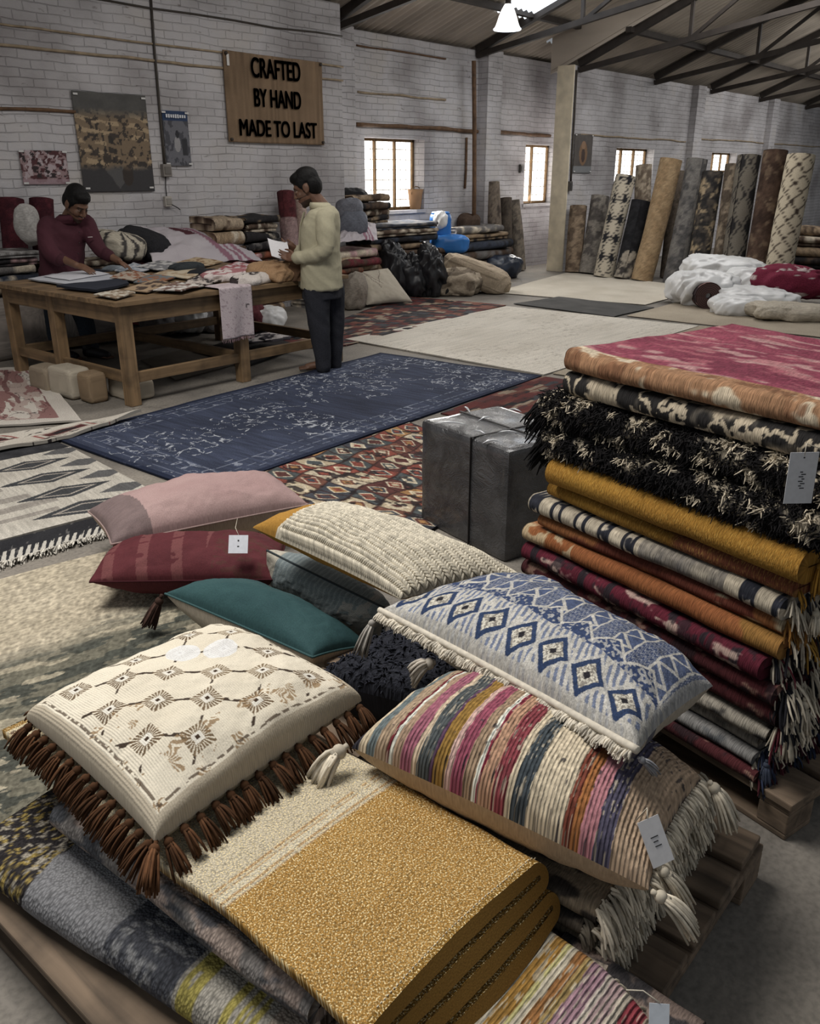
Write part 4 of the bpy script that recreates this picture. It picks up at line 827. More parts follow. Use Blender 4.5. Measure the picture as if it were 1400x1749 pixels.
def limb(mb, pts, rad, n=14, col=None):
    P = np.asarray(pts, float); r = np.asarray(rad, float); k = 5 if len(P) > 2 else 3; f = np.linspace(0, len(P)-1, k*len(P)); i = np.minimum(f.astype(int), len(P)-2); w = (f-i)
    Q = P[i]*(1-w)[:, None]+P[i+1]*w[:, None]; R = r[i]*(1-w)+r[i+1]*w
    for _ in range(2): Q[1:-1] = (Q[:-2]+2*Q[1:-1]+Q[2:])/4
    mb.tube(Q, R, n, col); mb.ball(Q[0], [R[0]]*3, 12, 8, None, col); mb.ball(Q[-1], [R[-1]]*3, 12, 8, None, col)
def head_parts(mb, c, R, k=1.):
    B = lambda p, r: mb.ball(c+R@(V(*p)*k), V(*r)*k, 24, 16, R)
    B((-.012, 0, .03), (.098, .076, .098)); B((.022, 0, -.035), (.070, .062, .080)); B((.045, 0, -.078), (.046, .044, .042)); B((.068, 0, -.102), (.022, .026, .02))
    B((.062, 0, .028), (.034, .052, .022)); B((.060, .034, -.028), (.03, .026, .028)); B((.060, -.034, -.028), (.03, .026, .028))
    T = lambda pts, r: mb.tube([c+R@(V(*p)*k) for p in pts], np.array(r)*k, 10)
    T([(.088, 0, .022), (.100, 0, -.004), (.112, 0, -.028), (.098, 0, -.036)], [.008, .010, .0135, .010]); B((.098, .010, -.033), (.012, .009, .008)); B((.098, -.010, -.033), (.012, .009, .008))
    B((.088, 0, -.058), (.014, .024, .007)); B((.086, 0, -.069), (.014, .021, .008)); B((.082, .029, .004), (.012, .015, .010)); B((.082, -.029, .004), (.012, .015, .010))
    for s in (1, -1): B((-.008, s*.078, -.004), (.024, .010, .033)); B((-.002, s*.080, -.028), (.012, .008, .012))
def hand_parts(mb, w, x, y, z, curl=.5, k=1.):
    """w wrist, x along fingers, y towards the thumb side, z back of the hand"""
    x, y, z = nrm(x), nrm(y), nrm(z); P = lambda a, b, c: w+(x*a+y*b+z*c)*k
    for b in (-.030, -.010, .011, .030): mb.tube([P(0, b*.6, 0), P(.045, b*.9, .004), P(.088, b, .002)], np.array([.015, .0135, .012])*k, 10)
    mb.ball(P(.045, 0, -.004), V(.045, .036, .014)*k, 14, 10, np.c_[x, y, z])
    for b, L, s in ((-.031, .060, 1.15), (-.011, .078, 1.05), (.011, .084, 1.), (.031, .074, .9)):
        p = P(.086, b, .002); a = .1; pts = [p]
        for f, d in ((.45, .25), (.32, .45), (.25, .4)):
            a += d*curl*2.2*s; p = p+(x*math.cos(a)-z*math.sin(a)+y*b*1.2)*L*f*k; pts.append(p)
        mb.tube(pts, np.array([.0092, .0086, .0078, .0062])*k, 10); mb.ball(pts[-1], [.0064*k]*3, 8, 6)
    pts = [P(.018, .026, -.004), P(.045, .046, -.012), P(.070, .052, -.024*(.5+curl)), P(.090, .048, -.034*(.5+curl))]
    mb.tube(pts, np.array([.014, .012, .010, .0075])*k, 10); mb.ball(pts[-1], [.0075*k]*3, 8, 6)
M_skin = vcol('skin', .55, .35, .10, 30, .15, .002); M_hair = vcol('black_hair', .6, .2, .5, 180, .8, .004)
M_shirt = vcol('cotton_shirt', .85, .2, .06, 60, .1, .002); M_denim = vcol('denim', .9, .15, .25, 120, .2, .002)
SK = V(112, 76, 56)
def skin_col(c, R, k, beard, base):
    def f(co):
        q = ((co-c)@R)/k; col = np.broadcast_to(SK*base, co.shape).copy(); col = col*(.92+.16*vn(co[:, 0]*60, co[:, 2]*60, 3))[:, None]
        near = np.linalg.norm(q, axis=1) < .2; x, y, z = q[:, 0], q[:, 1], q[:, 2]; ay = np.abs(y)
        col = mixc(col, V(44, 32, 27), near*np.clip((x > .0)*(z < -.045)*beard*1.4*(np.abs(z+.064) > .012), 0, .75))
        col = mixc(col, V(38, 28, 24), near*((np.abs(z+.044) < .006)*(ay < .028)*(x > .06))*beard*1.)
        col = mixc(col, V(122, 66, 60), near*((np.abs(z+.064) < .010)*(ay < .022)*(x > .07))*.7)
        col = mixc(col, V(36, 26, 22), near*((np.abs(z-.026-.1*(ay-.03)*(ay < .03)) < .006)*(ay > .010)*(ay < .048)*(x > .04))*.9)
        e = near*(np.abs(z-.004) < .006)*(np.abs(ay-.029) < .013)*(x > .04); col = mixc(col, V(196, 188, 180), e*.25); col = mixc(col, V(28, 20, 18), near*(np.abs(z-.004) < .006)*(np.abs(ay-.029) < .006)*(x > .04)*1.)
        return mixc(col, V(30, 24, 22), near*((np.abs(z-.011) < .003)*(np.abs(ay-.029) < .015)*(x > .04))*.8)
    return f
def hair(o, c, R, k, h=1.):
    mb = MB(); B = lambda p, r: mb.ball(c+R@(V(*p)*k), V(*r)*k, 24, 16, R)
    B((-.018, 0, .058), (.100, .081, .086*h)); B((-.050, 0, .008), (.068, .079, .085)); B((.030, 0, .092), (.064, .066, .040*h)); B((.058, .012, .088), (.034, .044, .026*h))
    for s in (1, -1): B((.006, s*.066, .040), (.040, .016, .045)); B((.012, s*.071, .004), (.010, .008, .03))
    return remesh(mb, .006, 'hair', M_hair, o, lambda co: np.broadcast_to(V(17, 15, 15), co.shape)*(.8+.5*vn(co[:, 0]*160, co[:, 2]*50, 4))[:, None], 3, lambda co: .006*(fbm(co[:, 0]*70+co[:, 1]*70, co[:, 2]*35, 5, 3)-.4))
def hframe(fwd, bow, tilt=0.):
    f = nrm(fwd); l = np.cross((0, 0, 1), f); u = V(0, 0, 1); x = f*math.cos(bow)-u*math.sin(bow); z = f*math.sin(bow)+u*math.cos(bow)
    y = l*math.cos(tilt)+z*math.sin(tilt); z = np.cross(x, y); return np.c_[x, y, z]
def shirt_folds(seed, amp=.010):
    return lambda co: amp*(1-2*np.abs(2*fbm(co[:, 0]*5+co[:, 2]*3, co[:, 1]*5-co[:, 2]*4, seed, 3)-1))
def foot(mb, heel, fwd, lat, k=1., L=.25, bare=True):
    h = np.asarray(heel, float); P = lambda x, y, z: h+fwd*x*k+lat*y*k+V(0, 0, z*k)
    mb.tube([P(.0, 0, .035), P(.07, 0, .045), P(.15, 0, .032), P(L-.055, 0, .022)], np.array([.033, .037, .034, .026])*k, 12, ell=(1, 1)); mb.ball(P(0, 0, .034), [.034*k]*3)
    for i, y in enumerate((-.034, -.017, -.001, .014, .032)):
        r = (.009, .0095, .010, .0105, .014)[i]*k; mb.tube([P(L-.09, y*.8, .02), P(L-.035, y, .016), P(L-.012+(i*.003), y, .012)], [r*1.3, r*1.1, r], 8); mb.ball(P(L-.012+i*.003, y, .012), [r]*3, 8, 6)

# --- standing man, side on, reading a paper
p0 = fl(545, 634); J = lambda x, y, off=0.: vp(x, y, p0, off)
f2 = nrm(-RT+.10*HF); l2 = np.cross(V(0, 0, 1), f2)          # his left side is towards the camera
o = thing('person', 'man in a pale khaki shirt standing barefoot at the bench end, reading a paper', 'person', V(p0[0], p0[1], 0))
hc = J(524, 321); R2 = hframe(f2, .42); K = 1.13
mb = MB(); head_parts(mb, hc, R2, K)
nk = [J(533, 332), J(545, 346), J(553, 360)]; limb(mb, nk, [.058, .060, .075])
fwd, lat = f2, l2
loft(mb, [(J(549, 492), .12, .15), (J(549, 450), .11, .14), (J(549, 400), .115, .16), (J(552, 368), .09, .15), (J(553, 356), .06, .09)], fwd, lat)
Ls, Le, Lw = J(555, 376, -.16), J(556, 424, -.25), J(505, 440, -.13); Rs, Re, Rw = J(555, 376, .16), J(552, 424, .23), J(508, 428, .10)
limb(mb, [Ls, Le, Lw], [.036, .034, .029]); limb(mb, [Rs, Re, Rw], [.036, .034, .029])
hx = nrm(J(478, 436, -.06)-Lw); hand_parts(mb, Lw, hx, nrm(V(0, 0, .8)+HF*.5), nrm(np.cross(hx, nrm(V(0, 0, .8)+HF*.5))*1.), .45, 1.)
hx = nrm(J(478, 416, .05)-Rw); hand_parts(mb, Rw, hx, nrm(V(0, 0, .8)-HF*.5), nrm(-np.cross(hx, nrm(V(0, 0, .8)-HF*.5))), .45, 1.)
kn = [[J(540, 492, -.09), J(545, 556, -.10), J(552, 618, -.10)], [J(566, 492, .09), J(570, 556, .10), J(571, 614, .10)]]
an = []
for i, kk in enumerate(kn):
    limb(mb, kk, [.085, .058, .040]); h = fl(559, 634) if i == 0 else fl(576, 628); h[2] = 0.014; an.append(h); limb(mb, [kk[2], h+V(0, 0, .05)], [.040, .034]); foot(mb, h, nrm(f2*.98+lat*(.12 if i == 0 else -.12)), lat*(1 if i else -1))
remesh(mb, .0052, 'body', M_skin, o, skin_col(hc, R2, K, .8, 1.), 3)
hair(o, hc, R2, K)
kh = V(176, 168, 138); mb = MB()
loft(mb, [(J(549, 492), .172, .20), (J(548.5, 470), .166, .20), (J(548, 440), .160, .195), (J(547, 405), .158, .20), (J(548, 382), .150, .205), (J(552, 364), .118, .185), (J(553, 354), .075, .105)], fwd, lat)
limb(mb, [J(556, 374, -.155), J(555, 396, -.205), J(558, 426, -.25), J(534, 438, -.19), J(509, 440, -.135)], [.082, .078, .064, .056, .046]); limb(mb, [J(556, 374, .155), J(553, 400, .21), J(552, 426, .23), J(530, 430, .16), J(511, 429, .105)], [.082, .078, .064, .056, .046])
remesh(mb, .008, 'shirt', M_shirt, o, lambda co: np.broadcast_to(kh, co.shape)*(.95+.1*fbm(co[:, 0]*6, co[:, 2]*6, 3))[:, None], 4, shirt_folds(5, .012))
mb = MB(); cr = [(J(550, 358), .092, .100), (J(546, 349), .080, .088), (J(544, 345), .076, .084), (J(546, 349), .088, .098), (J(550, 356), .104, .114)]
a = np.linspace(0, 2*math.pi, 29); mb.grid(np.array([[c+np.cos(t)*rx*fwd+np.sin(t)*ry*lat for t in a] for c, rx, ry in cr]), np.broadcast_to(kh*1.03, (5, 29, 3))); ob = mb.build('collar', M_shirt, o); sm = ob.modifiers.new('t', 'SOLIDIFY'); sm.thickness = .008
pl = [J(x, y)+f2*.012 for x, y in ((522, 362), (516, 384), (514, 410), (513.5, 440), (513.5, 470), (514.5, 490))]; mb = MB(); mb.tube(pl, .014, 8, kh*.93, ell=(.45, 1.)); mb.build('placket', M_shirt, o)
mb = MB(); limb(mb, [J(512, 440, -.14), J(506, 440, -.13)], [.048, .046], 14, kh*.97); mb.build('cuff', M_shirt, o)
for i, y in enumerate((372, 392, 412, 432, 452)):
    q = J(517 if y > 380 else 522, y)+f2*.01; mb = MB(); mb.ball(q, (.007,)*3, 8, 6, None, (70, 64, 56)); mb.build('button', vcol('button', .4), o)
dk = V(46, 47, 54); mb = MB()
for i, kk in enumerate(kn):
    limb(mb, [kk[0], kk[1], kk[2], J(552.5, 626, -.10) if i == 0 else J(571, 622, .10)], [.112, .090, .064, .064])
loft(mb, [(J(549, 508), .165, .185), (J(549, 486), .158, .18), (J(549, 478), .14, .165)], fwd, lat)
remesh(mb, .008, 'trousers', M_denim, o, lambda co: np.broadcast_to(dk, co.shape)*(.9+.25*fbm(co[:, 0]*8, co[:, 2]*5, 6))[:, None], 4, shirt_folds(8, .008))
# the paper in his hands
pc = J(477, 425, -.02); rx = nrm(RT*.95+V(0, 0, -.18)); dn = nrm(V(0, 0, -.55)-f2*.2-HF*.55); n = 16
s, t = np.meshgrid(np.linspace(-.5, .5, n), np.linspace(-.5, .5, n), indexing='ij'); nn_ = np.cross(rx, dn)
Pp = pc+rx*(s*.17)[..., None]+dn*(t*.20)[..., None]+nn_*(.015*np.cos(s*3))[..., None]
mb = MB(); mb.grid(Pp, flat((222, 220, 224))(s, t)); ob = mb.build('paper_sheet', M_paper, base=pc); sm = ob.modifiers.new('t', 'SOLIDIFY'); sm.thickness = .0015
tag(ob, 'white sheet of paper held by the man in the khaki shirt', 'paper')

# --- man bending over the far left of the bench
p1 = fl(128, 612); J = lambda x, y, off=0.: vp(x, y, p1, off)
f1 = nrm(RT*.80-HF*.60); l1 = np.cross(V(0, 0, 1), f1)
o = thing('person', 'man in a dark maroon shirt and jeans leaning over the workbench, arranging swatches', 'person', V(p1[0], p1[1], 0))
hc = J(130, 349, -.05); R1 = hframe(nrm(RT*.85-HF*.52), .62); K = 1.16
mb = MB(); head_parts(mb, hc, R1, K); limb(mb, [J(124, 360, -.03), J(118, 371, 0), J(113, 386, .02)], [.060, .064, .080])
# torso leans from the hips up to the shoulders
ch = nrm(RT*.80-HF*.60); la = nrm(np.cross(V(0, 0, 1), ch))
sh = J(112, 394, .0)
loft(mb, [(J(104, 500), .11, .15), (J(104, 466), .105, .14), (J(107, 425), .115, .17), (J(110, 395), .09, .15), (J(113, 382), .06, .09)], ch, la)
As, Ae, Aw = J(81, 386, -.10), J(88, 434, -.24), J(130, 453, -.34); Bs, Be, Bw = J(146, 382, .10), J(172, 428, .02), J(203, 446, -.06)
limb(mb, [As, Ae, Aw], [.040, .040, .031]); limb(mb, [Bs, Be, Bw], [.040, .040, .031])
hx = nrm(J(158, 462, -.40)-Aw); hand_parts(mb, Aw, hx, nrm(HF*.7+RT*.1+V(0, 0, .25)), nrm(np.cross(hx, HF)*-1+V(0, 0, 1.2)), .40, 1.05)
hx = nrm(J(220, 456, -.10)-Bw); hand_parts(mb, Bw, hx, nrm(-HF*.8+V(0, 0, .2)), nrm(V(0, 0, 1)), .22, 1.05)
kn = [[J(92, 486, -.07), J(93, 552, -.08), J(101, 600, -.02)], [J(120, 486, .08), J(146, 552, .04), J(156, 596, .04)]]
for kk in kn: limb(mb, kk, [.080, .056, .042])
fe = [fl(98, 614), fl(152, 612)]
for h in fe: h[2] = .01
for kk, h in zip(kn, fe): limb(mb, [kk[2], h+V(0, 0, .06)], [.042, .036]); foot(mb, h, nrm(RT*.9-HF*.3), nrm(np.cross(V(0, 0, 1), nrm(RT*.9-HF*.3))), 1.)
remesh(mb, .0055, 'body', M_skin, o, skin_col(hc, R1, K, .9, .98), 3); hair(o, hc, R1, K, 1.12)
ma = V(76, 36, 46); mb = MB()
loft(mb, [(J(105, 500), .155, .20), (J(105, 470), .150, .195), (J(106, 440), .150, .195), (J(107, 415), .145, .205), (J(109, 398), .135, .21), (J(111, 384), .105, .185), (J(114, 374), .078, .10)], ch, la)
limb(mb, [J(86, 388, -.07), As, J(82, 418, -.18), Ae, J(100, 442, -.27)], [.085, .085, .078, .066, .056]); limb(mb, [J(138, 382, .08), Bs, J(160, 410, .06), Be, J(184, 436, -.01)], [.085, .082, .074, .064, .054])
remesh(mb, .008, 'shirt', M_shirt, o, lambda co: np.broadcast_to(ma, co.shape)*(.9+.2*fbm(co[:, 0]*6, co[:, 2]*6, 3))[:, None], 4, shirt_folds(15, .013))
mb = MB(); cr = [(J(114, 381), .108, .122), (J(118, 371, -.01), .092, .104), (J(120, 366, -.01), .086, .096), (J(118, 370, -.01), .100, .112), (J(115, 377), .116, .130)]
mb.grid(np.array([[c+np.cos(t)*rx_*ch+np.sin(t)*ry*la for t in a] for c, rx_, ry in cr]), np.broadcast_to(ma*1.1, (5, 29, 3))); ob = mb.build('collar', M_shirt, o); sm = ob.modifiers.new('t', 'SOLIDIFY'); sm.thickness = .008
mb = MB(); limb(mb, [J(99, 441, -.268), J(104, 444, -.285)], [.060, .058], 14, ma*.92); mb.build('rolled_cuff', M_shirt, o)
mb = MB(); limb(mb, [J(181, 434, -.005), J(186, 437, -.015)], [.058, .056], 14, ma*.92); mb.build('rolled_cuff', M_shirt, o)
for i in range(4):
    q = J(124-i*1.5, 396+i*18)+ch*(.118 if i else .105); mb = MB(); mb.ball(q, (.007,)*3, 8, 6, None, (58, 34, 40)); mb.build('button', vcol('button', .4), o)
mb = MB(); q = J(140, 404)+ch*.125; mb.box(q, (.012, .045, .006), frame(ch), (190, 180, 178)); mb.build('pocket_trim', M_paper, o)
jn = V(58, 68, 80); mb = MB()
for kk in kn: limb(mb, [kk[0], kk[1], kk[2]], [.105, .080, .066])
loft(mb, [(J(105, 506), .15, .185), (J(105, 486), .145, .18), (J(105, 474), .13, .165)], ch, la)
remesh(mb, .008, 'trousers', M_denim, o, lambda co: np.broadcast_to(jn, co.shape)*(.85+.3*fbm(co[:, 0]*8, co[:, 2]*5, 6))[:, None], 4, shirt_folds(18, .009))
for h in fe:
    mb = MB(); fd = nrm(RT*.9-HF*.3); mb.tube([h+fd*x+V(0, 0, z) for x, z in ((-.03, .05), (.02, .055), (.10, .05), (.18, .038), (.235, .030))], [.044, .05, .048, .045, .03], 14); mb.tube([h+V(0, 0, .04), h+V(0, 0, .14)], [.048, .056], 14)
    mb.build('shoe', plain('black_shoe', (36, 35, 38), .5), o)
# ------------------------------------------------------------------ piles along the walls
M_fold = textile('folded_rug', 110, 110, 'noise', .35, .6, .005); M_sack = textile('sack_cloth', 60, 60, 'noise', .25, .5, .005)
ORD = ['top', 'second', 'third', 'fourth', 'fifth', 'sixth', 'seventh', 'eighth', 'ninth', 'tenth', 'eleventh']
def pat_band(c1, c2, k=5., sd=1, thr=.52, c3=None):
    def f(a, l, sd_=None):
        c = mixc(A_(*c1), A_(*c2), S_(.45*fbm(l*k, a*k, sd)+.55*fbm(l*k*3.3, a*k*3.3, sd+40, 3), .5+(thr-.5)*.7, 11))
        if c3 is not None: c = mixc(c, A_(*c3), S_(fbm(l*k*2.6, a*k*2.6, sd+5), .60, 12))
        return c*(.85+.3*vn(l*60, a*60, sd+2))[..., None]
    return f
def fold_rug(label, O, dd, ld, length, depth, th, n, pat, seed=1, group=None, z1=None, slump=.02, name='folded_rug', nlen=26, mat=None, cat='rug'):
    """one rug folded n times; O front-left bottom corner"""
    t = th/n*.94; pr_ = serp(n, depth, t, th/n-t, 5); sdx = seed*3.1
    def warp(G, d, l):
        G = G.copy(); G[..., 2] += slump*(fbm(l*3+sdx, d*3, seed, 3)-.5)*1.6*np.clip(G[..., 2]-O[2], 0, .1)/.1
        w = (fbm(l*2.4+sdx, d*0, seed+4, 3)-.5)*slump*2; G[..., 0] += w*nrm(dd)[0]; G[..., 1] += w*nrm(dd)[1]; return G
    mb = MB(); ribbon(mb, pr_, t, O, dd, ld, length, nlen, pat, warp); o = mb.build(name, mat or M_fold, base=np.asarray(O, float)+nrm(ld)*length/2); return tag(o, label, cat, group)
def stack(where, group, O, dd, ld, length, depth, layers, jit=.03, z=0., slump=.03):
    """layers listed from the bottom: (thickness, colours, words)"""
    dd, ld = nrm(dd), nrm(ld); r = np.random.RandomState(int(abs(O[0]*100+O[1]*37)) % 9999); N = len(layers)
    for i, (th, cs, words) in enumerate(layers):
        k = N-1-i; w = f'{words} folded rug, {ORD[k]+" down" if k else "topmost"} in {where}'
        o_ = np.asarray(O, float)+ld*r.uniform(-jit, jit)+dd*r.uniform(-jit, jit)+V(0, 0, z)
        fold_rug(w, o_, nrm(dd+ld*r.uniform(-.05, .05)), nrm(ld+dd*r.uniform(-.05, .05)), length*r.uniform(.92, 1.05), depth*r.uniform(.92, 1.0), th, r.randint(2, 4), pat_band(*cs), r.randint(999), group, slump=slump); z += th+.004
    return z
def bpx(name, label, cat, cx, cy, w, h, yb, dep, c, seed=1, amp=.16, fr=4., sq=2.6, m=None, pat=None, tilt=0., yaw=0., group=None, n=72, ridge=.6, pbase=None, floor=True):
    p = fl(cx, yb) if pbase is None else np.asarray(pbase, float); s = np.dot(np.r_[p[:2], cy*0+.3]-CP, FW)/F; c0 = vp(cx, cy, p); B = np.c_[RT, HF, V(0, 0, 1)]
    mb = blob_mb(c0, (w/2*s, dep, h/2*s), B@rotz(yaw)@roty(tilt), seed, amp, fr, sq, pat or A_(*c), n=n, m=44, zmin=.012 if floor else None, ridge=ridge)
    return tag(mb.build(name, m or M_sack, base=V(c0[0], c0[1], 0 if pbase is None else c0[2])), label, cat, group)
M_bag = plain('black_plastic', (34, 34, 37), .35, 0, .3, 9, .2); M_white = plain('white_plastic_sheet', (206, 206, 206), .38, 0, .06, 5, .15)
GR, BK, MR, CR, TN, NV, RU, PK, BR = (104, 100, 98), (44, 42, 44), (112, 44, 52), (192, 178, 156), (150, 126, 98), (54, 60, 74), (138, 74, 52), (190, 150, 150), (84, 66, 54)
# far left bales with folded rugs above
for i, (x, w, yb, hh, c, lb) in enumerate([(2.55, .8, 8.15, .60, (126, 118, 112), 'grey wrapped cloth bale at the far left edge behind the bench'), (3.4, .85, 8.12, .58, (136, 126, 118), 'pale grey cloth bale behind the legs of the man in maroon'), (4.3, .8, 8.15, .55, (118, 112, 108), 'dull grey cloth bale on the floor behind the bench middle')]):
    q = V(x+w/2, yb+.3, hh/2); mb = blob_mb(q, (w/2, .30, hh/2), None, i+40, .05, 5, 5.5, A_(*c), zmin=.004); tag(mb.build('cloth_bale', M_sack, base=V(q[0], q[1], 0)), lb, 'bale')
z = stack('the pile on the far left bale', 'rugs on the far left bales', (3.05, 8.14, .60), (0, 1, 0), (1, 0, 0), 1.15, .55, [(.08, (BK, TN, 5, 3, .55), 'black and tan'), (.09, (NV, CR, 5, 4, .6), 'navy and cream'), (.07, (GR, CR, 6, 7, .5), 'grey speckled'), (.07, (BK, PK, 4, 8, .56), 'dark flecked'), (.06, (GR, (170, 168, 166), 5, 9, .5), 'pale grey')])
z = stack('the pile behind the man in maroon', 'rugs behind the man in maroon', (4.32, 8.16, .57), (0, 1, 0), (1, 0, 0), .9, .5, [(.09, (BK, GR, 4, 5, .55), 'charcoal'), (.09, (NV, TN, 5, 6, .58), 'navy and tan'), (.08, (BR, CR, 6, 2, .6), 'brown and cream')])
def roll_t(label, a, b, R, pat, seed, name='rug_roll', group=None, endc=(150, 138, 120), k=50):
    mb = roll_mb(a, b, R, pat, seed, 36, k, endc=endc); return tag(mb.build(name, M_fold, base=np.asarray(a, float)), label, 'rolled rug', group)
for x, lb, sd in ((18, 'dark red rolled rug standing on the pile at the far left edge', 2), (70, 'dark red rolled rug standing behind the shoulder of the man in maroon', 3)):
    a = wv(x+2, 396, 8.55); b = wv(x, 340, 8.62); a[2] = .91; roll_t(lb, a, b, .115, pat_band((84, 34, 42), (68, 28, 36), 6, sd), sd, endc=(86, 38, 44))
bpx('cloth_bundle', 'pale grey and white bundle between the two dark red rolls', 'bundle', 47, 384, 34, 62, 612, .14, (168, 164, 160), 33, .2, pbase=(3.9, 8.45, 0), floor=False)
# heap behind the middle of the bench
z = stack('the pile under the purple striped sheet', 'rugs under the draped sheet', (5.3, 8.12, 0), (0, 1, 0), (1, 0, 0), 1.75, .6, [(.12, (GR, CR, 4, 3, .5), 'grey and cream'), (.11, (MR, CR, 5, 5, .6), 'maroon'), (.11, (BR, TN, 4, 8, .5), 'brown'), (.11, (PK, CR, 5, 9, .5), 'faded pink'), (.11, (NV, GR, 4, 2, .55), 'slate'), (.10, (TN, CR, 6, 1, .5), 'tan'), (.09, (MR, PK, 5, 4, .5), 'rose and maroon')])
bpx('cloth_bundle', 'cream and black striped cushion-like bundle behind the reaching arm', 'bundle', 203, 419, 84, 42, 560, .25, CR, 44, .12, 5, 2.8, None, lambda u, v: mixc(A_(186, 176, 156), A_(74, 70, 68), (np.sin(u*60+4*fbm(u*5, v*5, 3)) > .45)*1.), .25, pbase=(5.05, 8.35, 0), floor=False)
bpx('cloth_bundle', 'black padded bundle beside the striped bundle behind the bench', 'bundle', 246, 417, 84, 46, 560, .26, (42, 42, 46), 45, .10, 4, 2.8, None, None, .35, pbase=(5.55, 8.35, 0), floor=False)
# sheet draped over the pile
def drape(name, label, cat, quad, pat, n=70, m=60, amp=.03, seed=1, mat=None, th=.006):
    c = [np.asarray(q, float) for q in quad]; s, t = np.meshgrid(np.linspace(0, 1, n), np.linspace(0, 1, m), indexing='ij'); S, T = s[..., None], t[..., None]
    P = (c[0]*(1-S)+c[1]*S)*(1-T)+(c[3]*(1-S)+c[2]*S)*T; N = nrm(np.cross(c[1]-c[0], c[3]-c[0])); N = N if N[2] > 0 else -N
    w = fbm(s*4, t*4, seed, 3)-.5+.8*(.5-np.abs(2*fbm(s*5+t*2, t*3-s, seed+3, 3)-1)); P = P+N*(w*amp)[..., None]+V(0, 0, 1)*(.10*np.sin(t*math.pi)*np.sin(s*math.pi))[..., None]
    mb = MB(); mb.grid(P, pat(s, t), np.stack([s*1.5, t], -1)); o = mb.build(name, mat or M_cl, base=P[n//2, m//2]); sm = o.modifiers.new('t', 'SOLIDIFY'); sm.thickness = th; sm.offset = -1; return tag(o, label, cat)
def p_purple(s, t):
    c = mixc(A_(196, 188, 192), A_(176, 166, 174), fbm(s*5, t*5, 2)); w = s+.25*t+.06*fbm(s*4, t*4, 8); c = mixc(c, A_(140, 84, 104), ((np.abs(w-.72) < .035)+(np.abs(w-.82) < .02)+(np.abs(w-.90) < .025) > 0)*.8); return mixc(c, A_(84, 40, 48), (np.abs(w-.62) < .05)*(t > .55)*.95)
drape('bed_sheet', 'white sheet with purple stripes draped over the rug pile behind the bench', 'sheet', [wv(262, 452, 7.95), wv(448, 446, 8.0), wv(385, 393, 8.66), wv(238, 392, 8.66)], p_purple, amp=.06, seed=4)
for x, y, w, h, yb, sd, lb in ((318, 545, 70, 46, 572, 3, 'white plastic wrapped bundle seen under the bench beside the hanging cloth'), (268, 545, 50, 48, 580, 5, 'grey plastic wrapped bundle under the bench near the back left leg'), (455, 545, 60, 40, 566, 7, 'white crinkled bundle under the bench right of the hanging cloth'), (372, 548, 50, 40, 566, 9, 'pale crumpled bundle behind the hanging cloth under the bench')):
    bpx('wrapped_bundle', lb, 'bundle', x, y, w, h, yb, .2, (190, 186, 186), sd, .2, 5, 2.6, M_white if sd in (3, 7) else None, None if sd in (3, 7) else (lambda u, v: mixc(A_(150, 146, 146), A_(112, 108, 108), fbm(u*9, v*7, 4))))
bpx('cloth_bundle', 'maroon crumpled cloth bundle under the bench behind the middle back leg', 'bundle', 425, 540, 50, 46, 568, .2, (96, 44, 50), 11, .22, 5)
# stacks in the corner behind the standing man
u0 = wv(363, 400, 8.25)[0]
z = stack('the wide pile left of the red roll', 'rugs piled by the wall behind the standing man', (u0, 8.2, 0), (0, 1, 0), (1, 0, 0), .98, .50, [(.17, (BR, TN, 4, 3, .5), 'brown'), (.16, (MR, BR, 4, 5, .5), 'dull maroon'), (.16, (TN, CR, 4, 8, .5), 'tan'), (.15, (BK, CR, 5, 9, .62), 'black and cream'), (.14, (RU, BR, 4, 2, .55), 'rust')])
za = z
z = stack('the beige block left of the red roll', 'beige rugs above the brown pile', (u0, 8.22, za), (0, 1, 0), (1, 0, 0), .42, .46, [(.08, (MR, BR, 4, 5, .5), 'maroon'), (.16, (TN, CR, 5, 3, .55), 'beige patterned'), (.14, ((162, 142, 118), BR, 5, 6, .58), 'tan blotched')], .01)
z = stack('the dark heap left of the red roll', 'dark rugs left of the red roll', (u0+.46, 8.2, za), (0, 1, 0), (1, 0, 0), .5, .46, [(.10, (BK, GR, 5, 2, .55), 'black and grey'), (.10, (BK, CR, 6, 3, .62), 'black flecked'), (.10, (BR, CR, 5, 4, .55), 'brown and cream'), (.08, (BK, TN, 5, 6, .6), 'dark tan-edged')], .05, slump=.06)
a, b = wv(494, 396, 8.4), wv(488, 329, 8.6); a[2] = za*0+.72; roll_t('red topped faded pink rolled rug standing beside the standing man face', a, b, .11, lambda x, l: mixc(pat_band((150, 122, 120), (132, 102, 102), 6, 3)(x, l), pat_band((96, 42, 46), (78, 36, 40), 6, 3)(x, l), (l > .42)*1.), 4, endc=(110, 50, 50))
a, b = wv(512, 398, 8.45), wv(508, 340, 8.62); a[2] = .72; roll_t('cream rolled rug standing between the red topped roll and the standing man', a, b, .10, pat_band((176, 152, 140), (150, 124, 112), 6, 5), 6)
z = stack('the low pile behind the burlap bundle', 'rugs behind the burlap bundle', (7.95, 8.1, 0), (0, 1, 0), (1, 0, 0), .62, .5, [(.13, (BR, TN, 5, 2, .5), 'brown'), (.13, (MR, CR, 5, 3, .55), 'maroon and cream'), (.12, (NV, GR, 5, 4, .5), 'slate'), (.12, (RU, BR, 5, 5, .5), 'rust'), (.11, (TN, CR, 5, 6, .5), 'pale tan')])
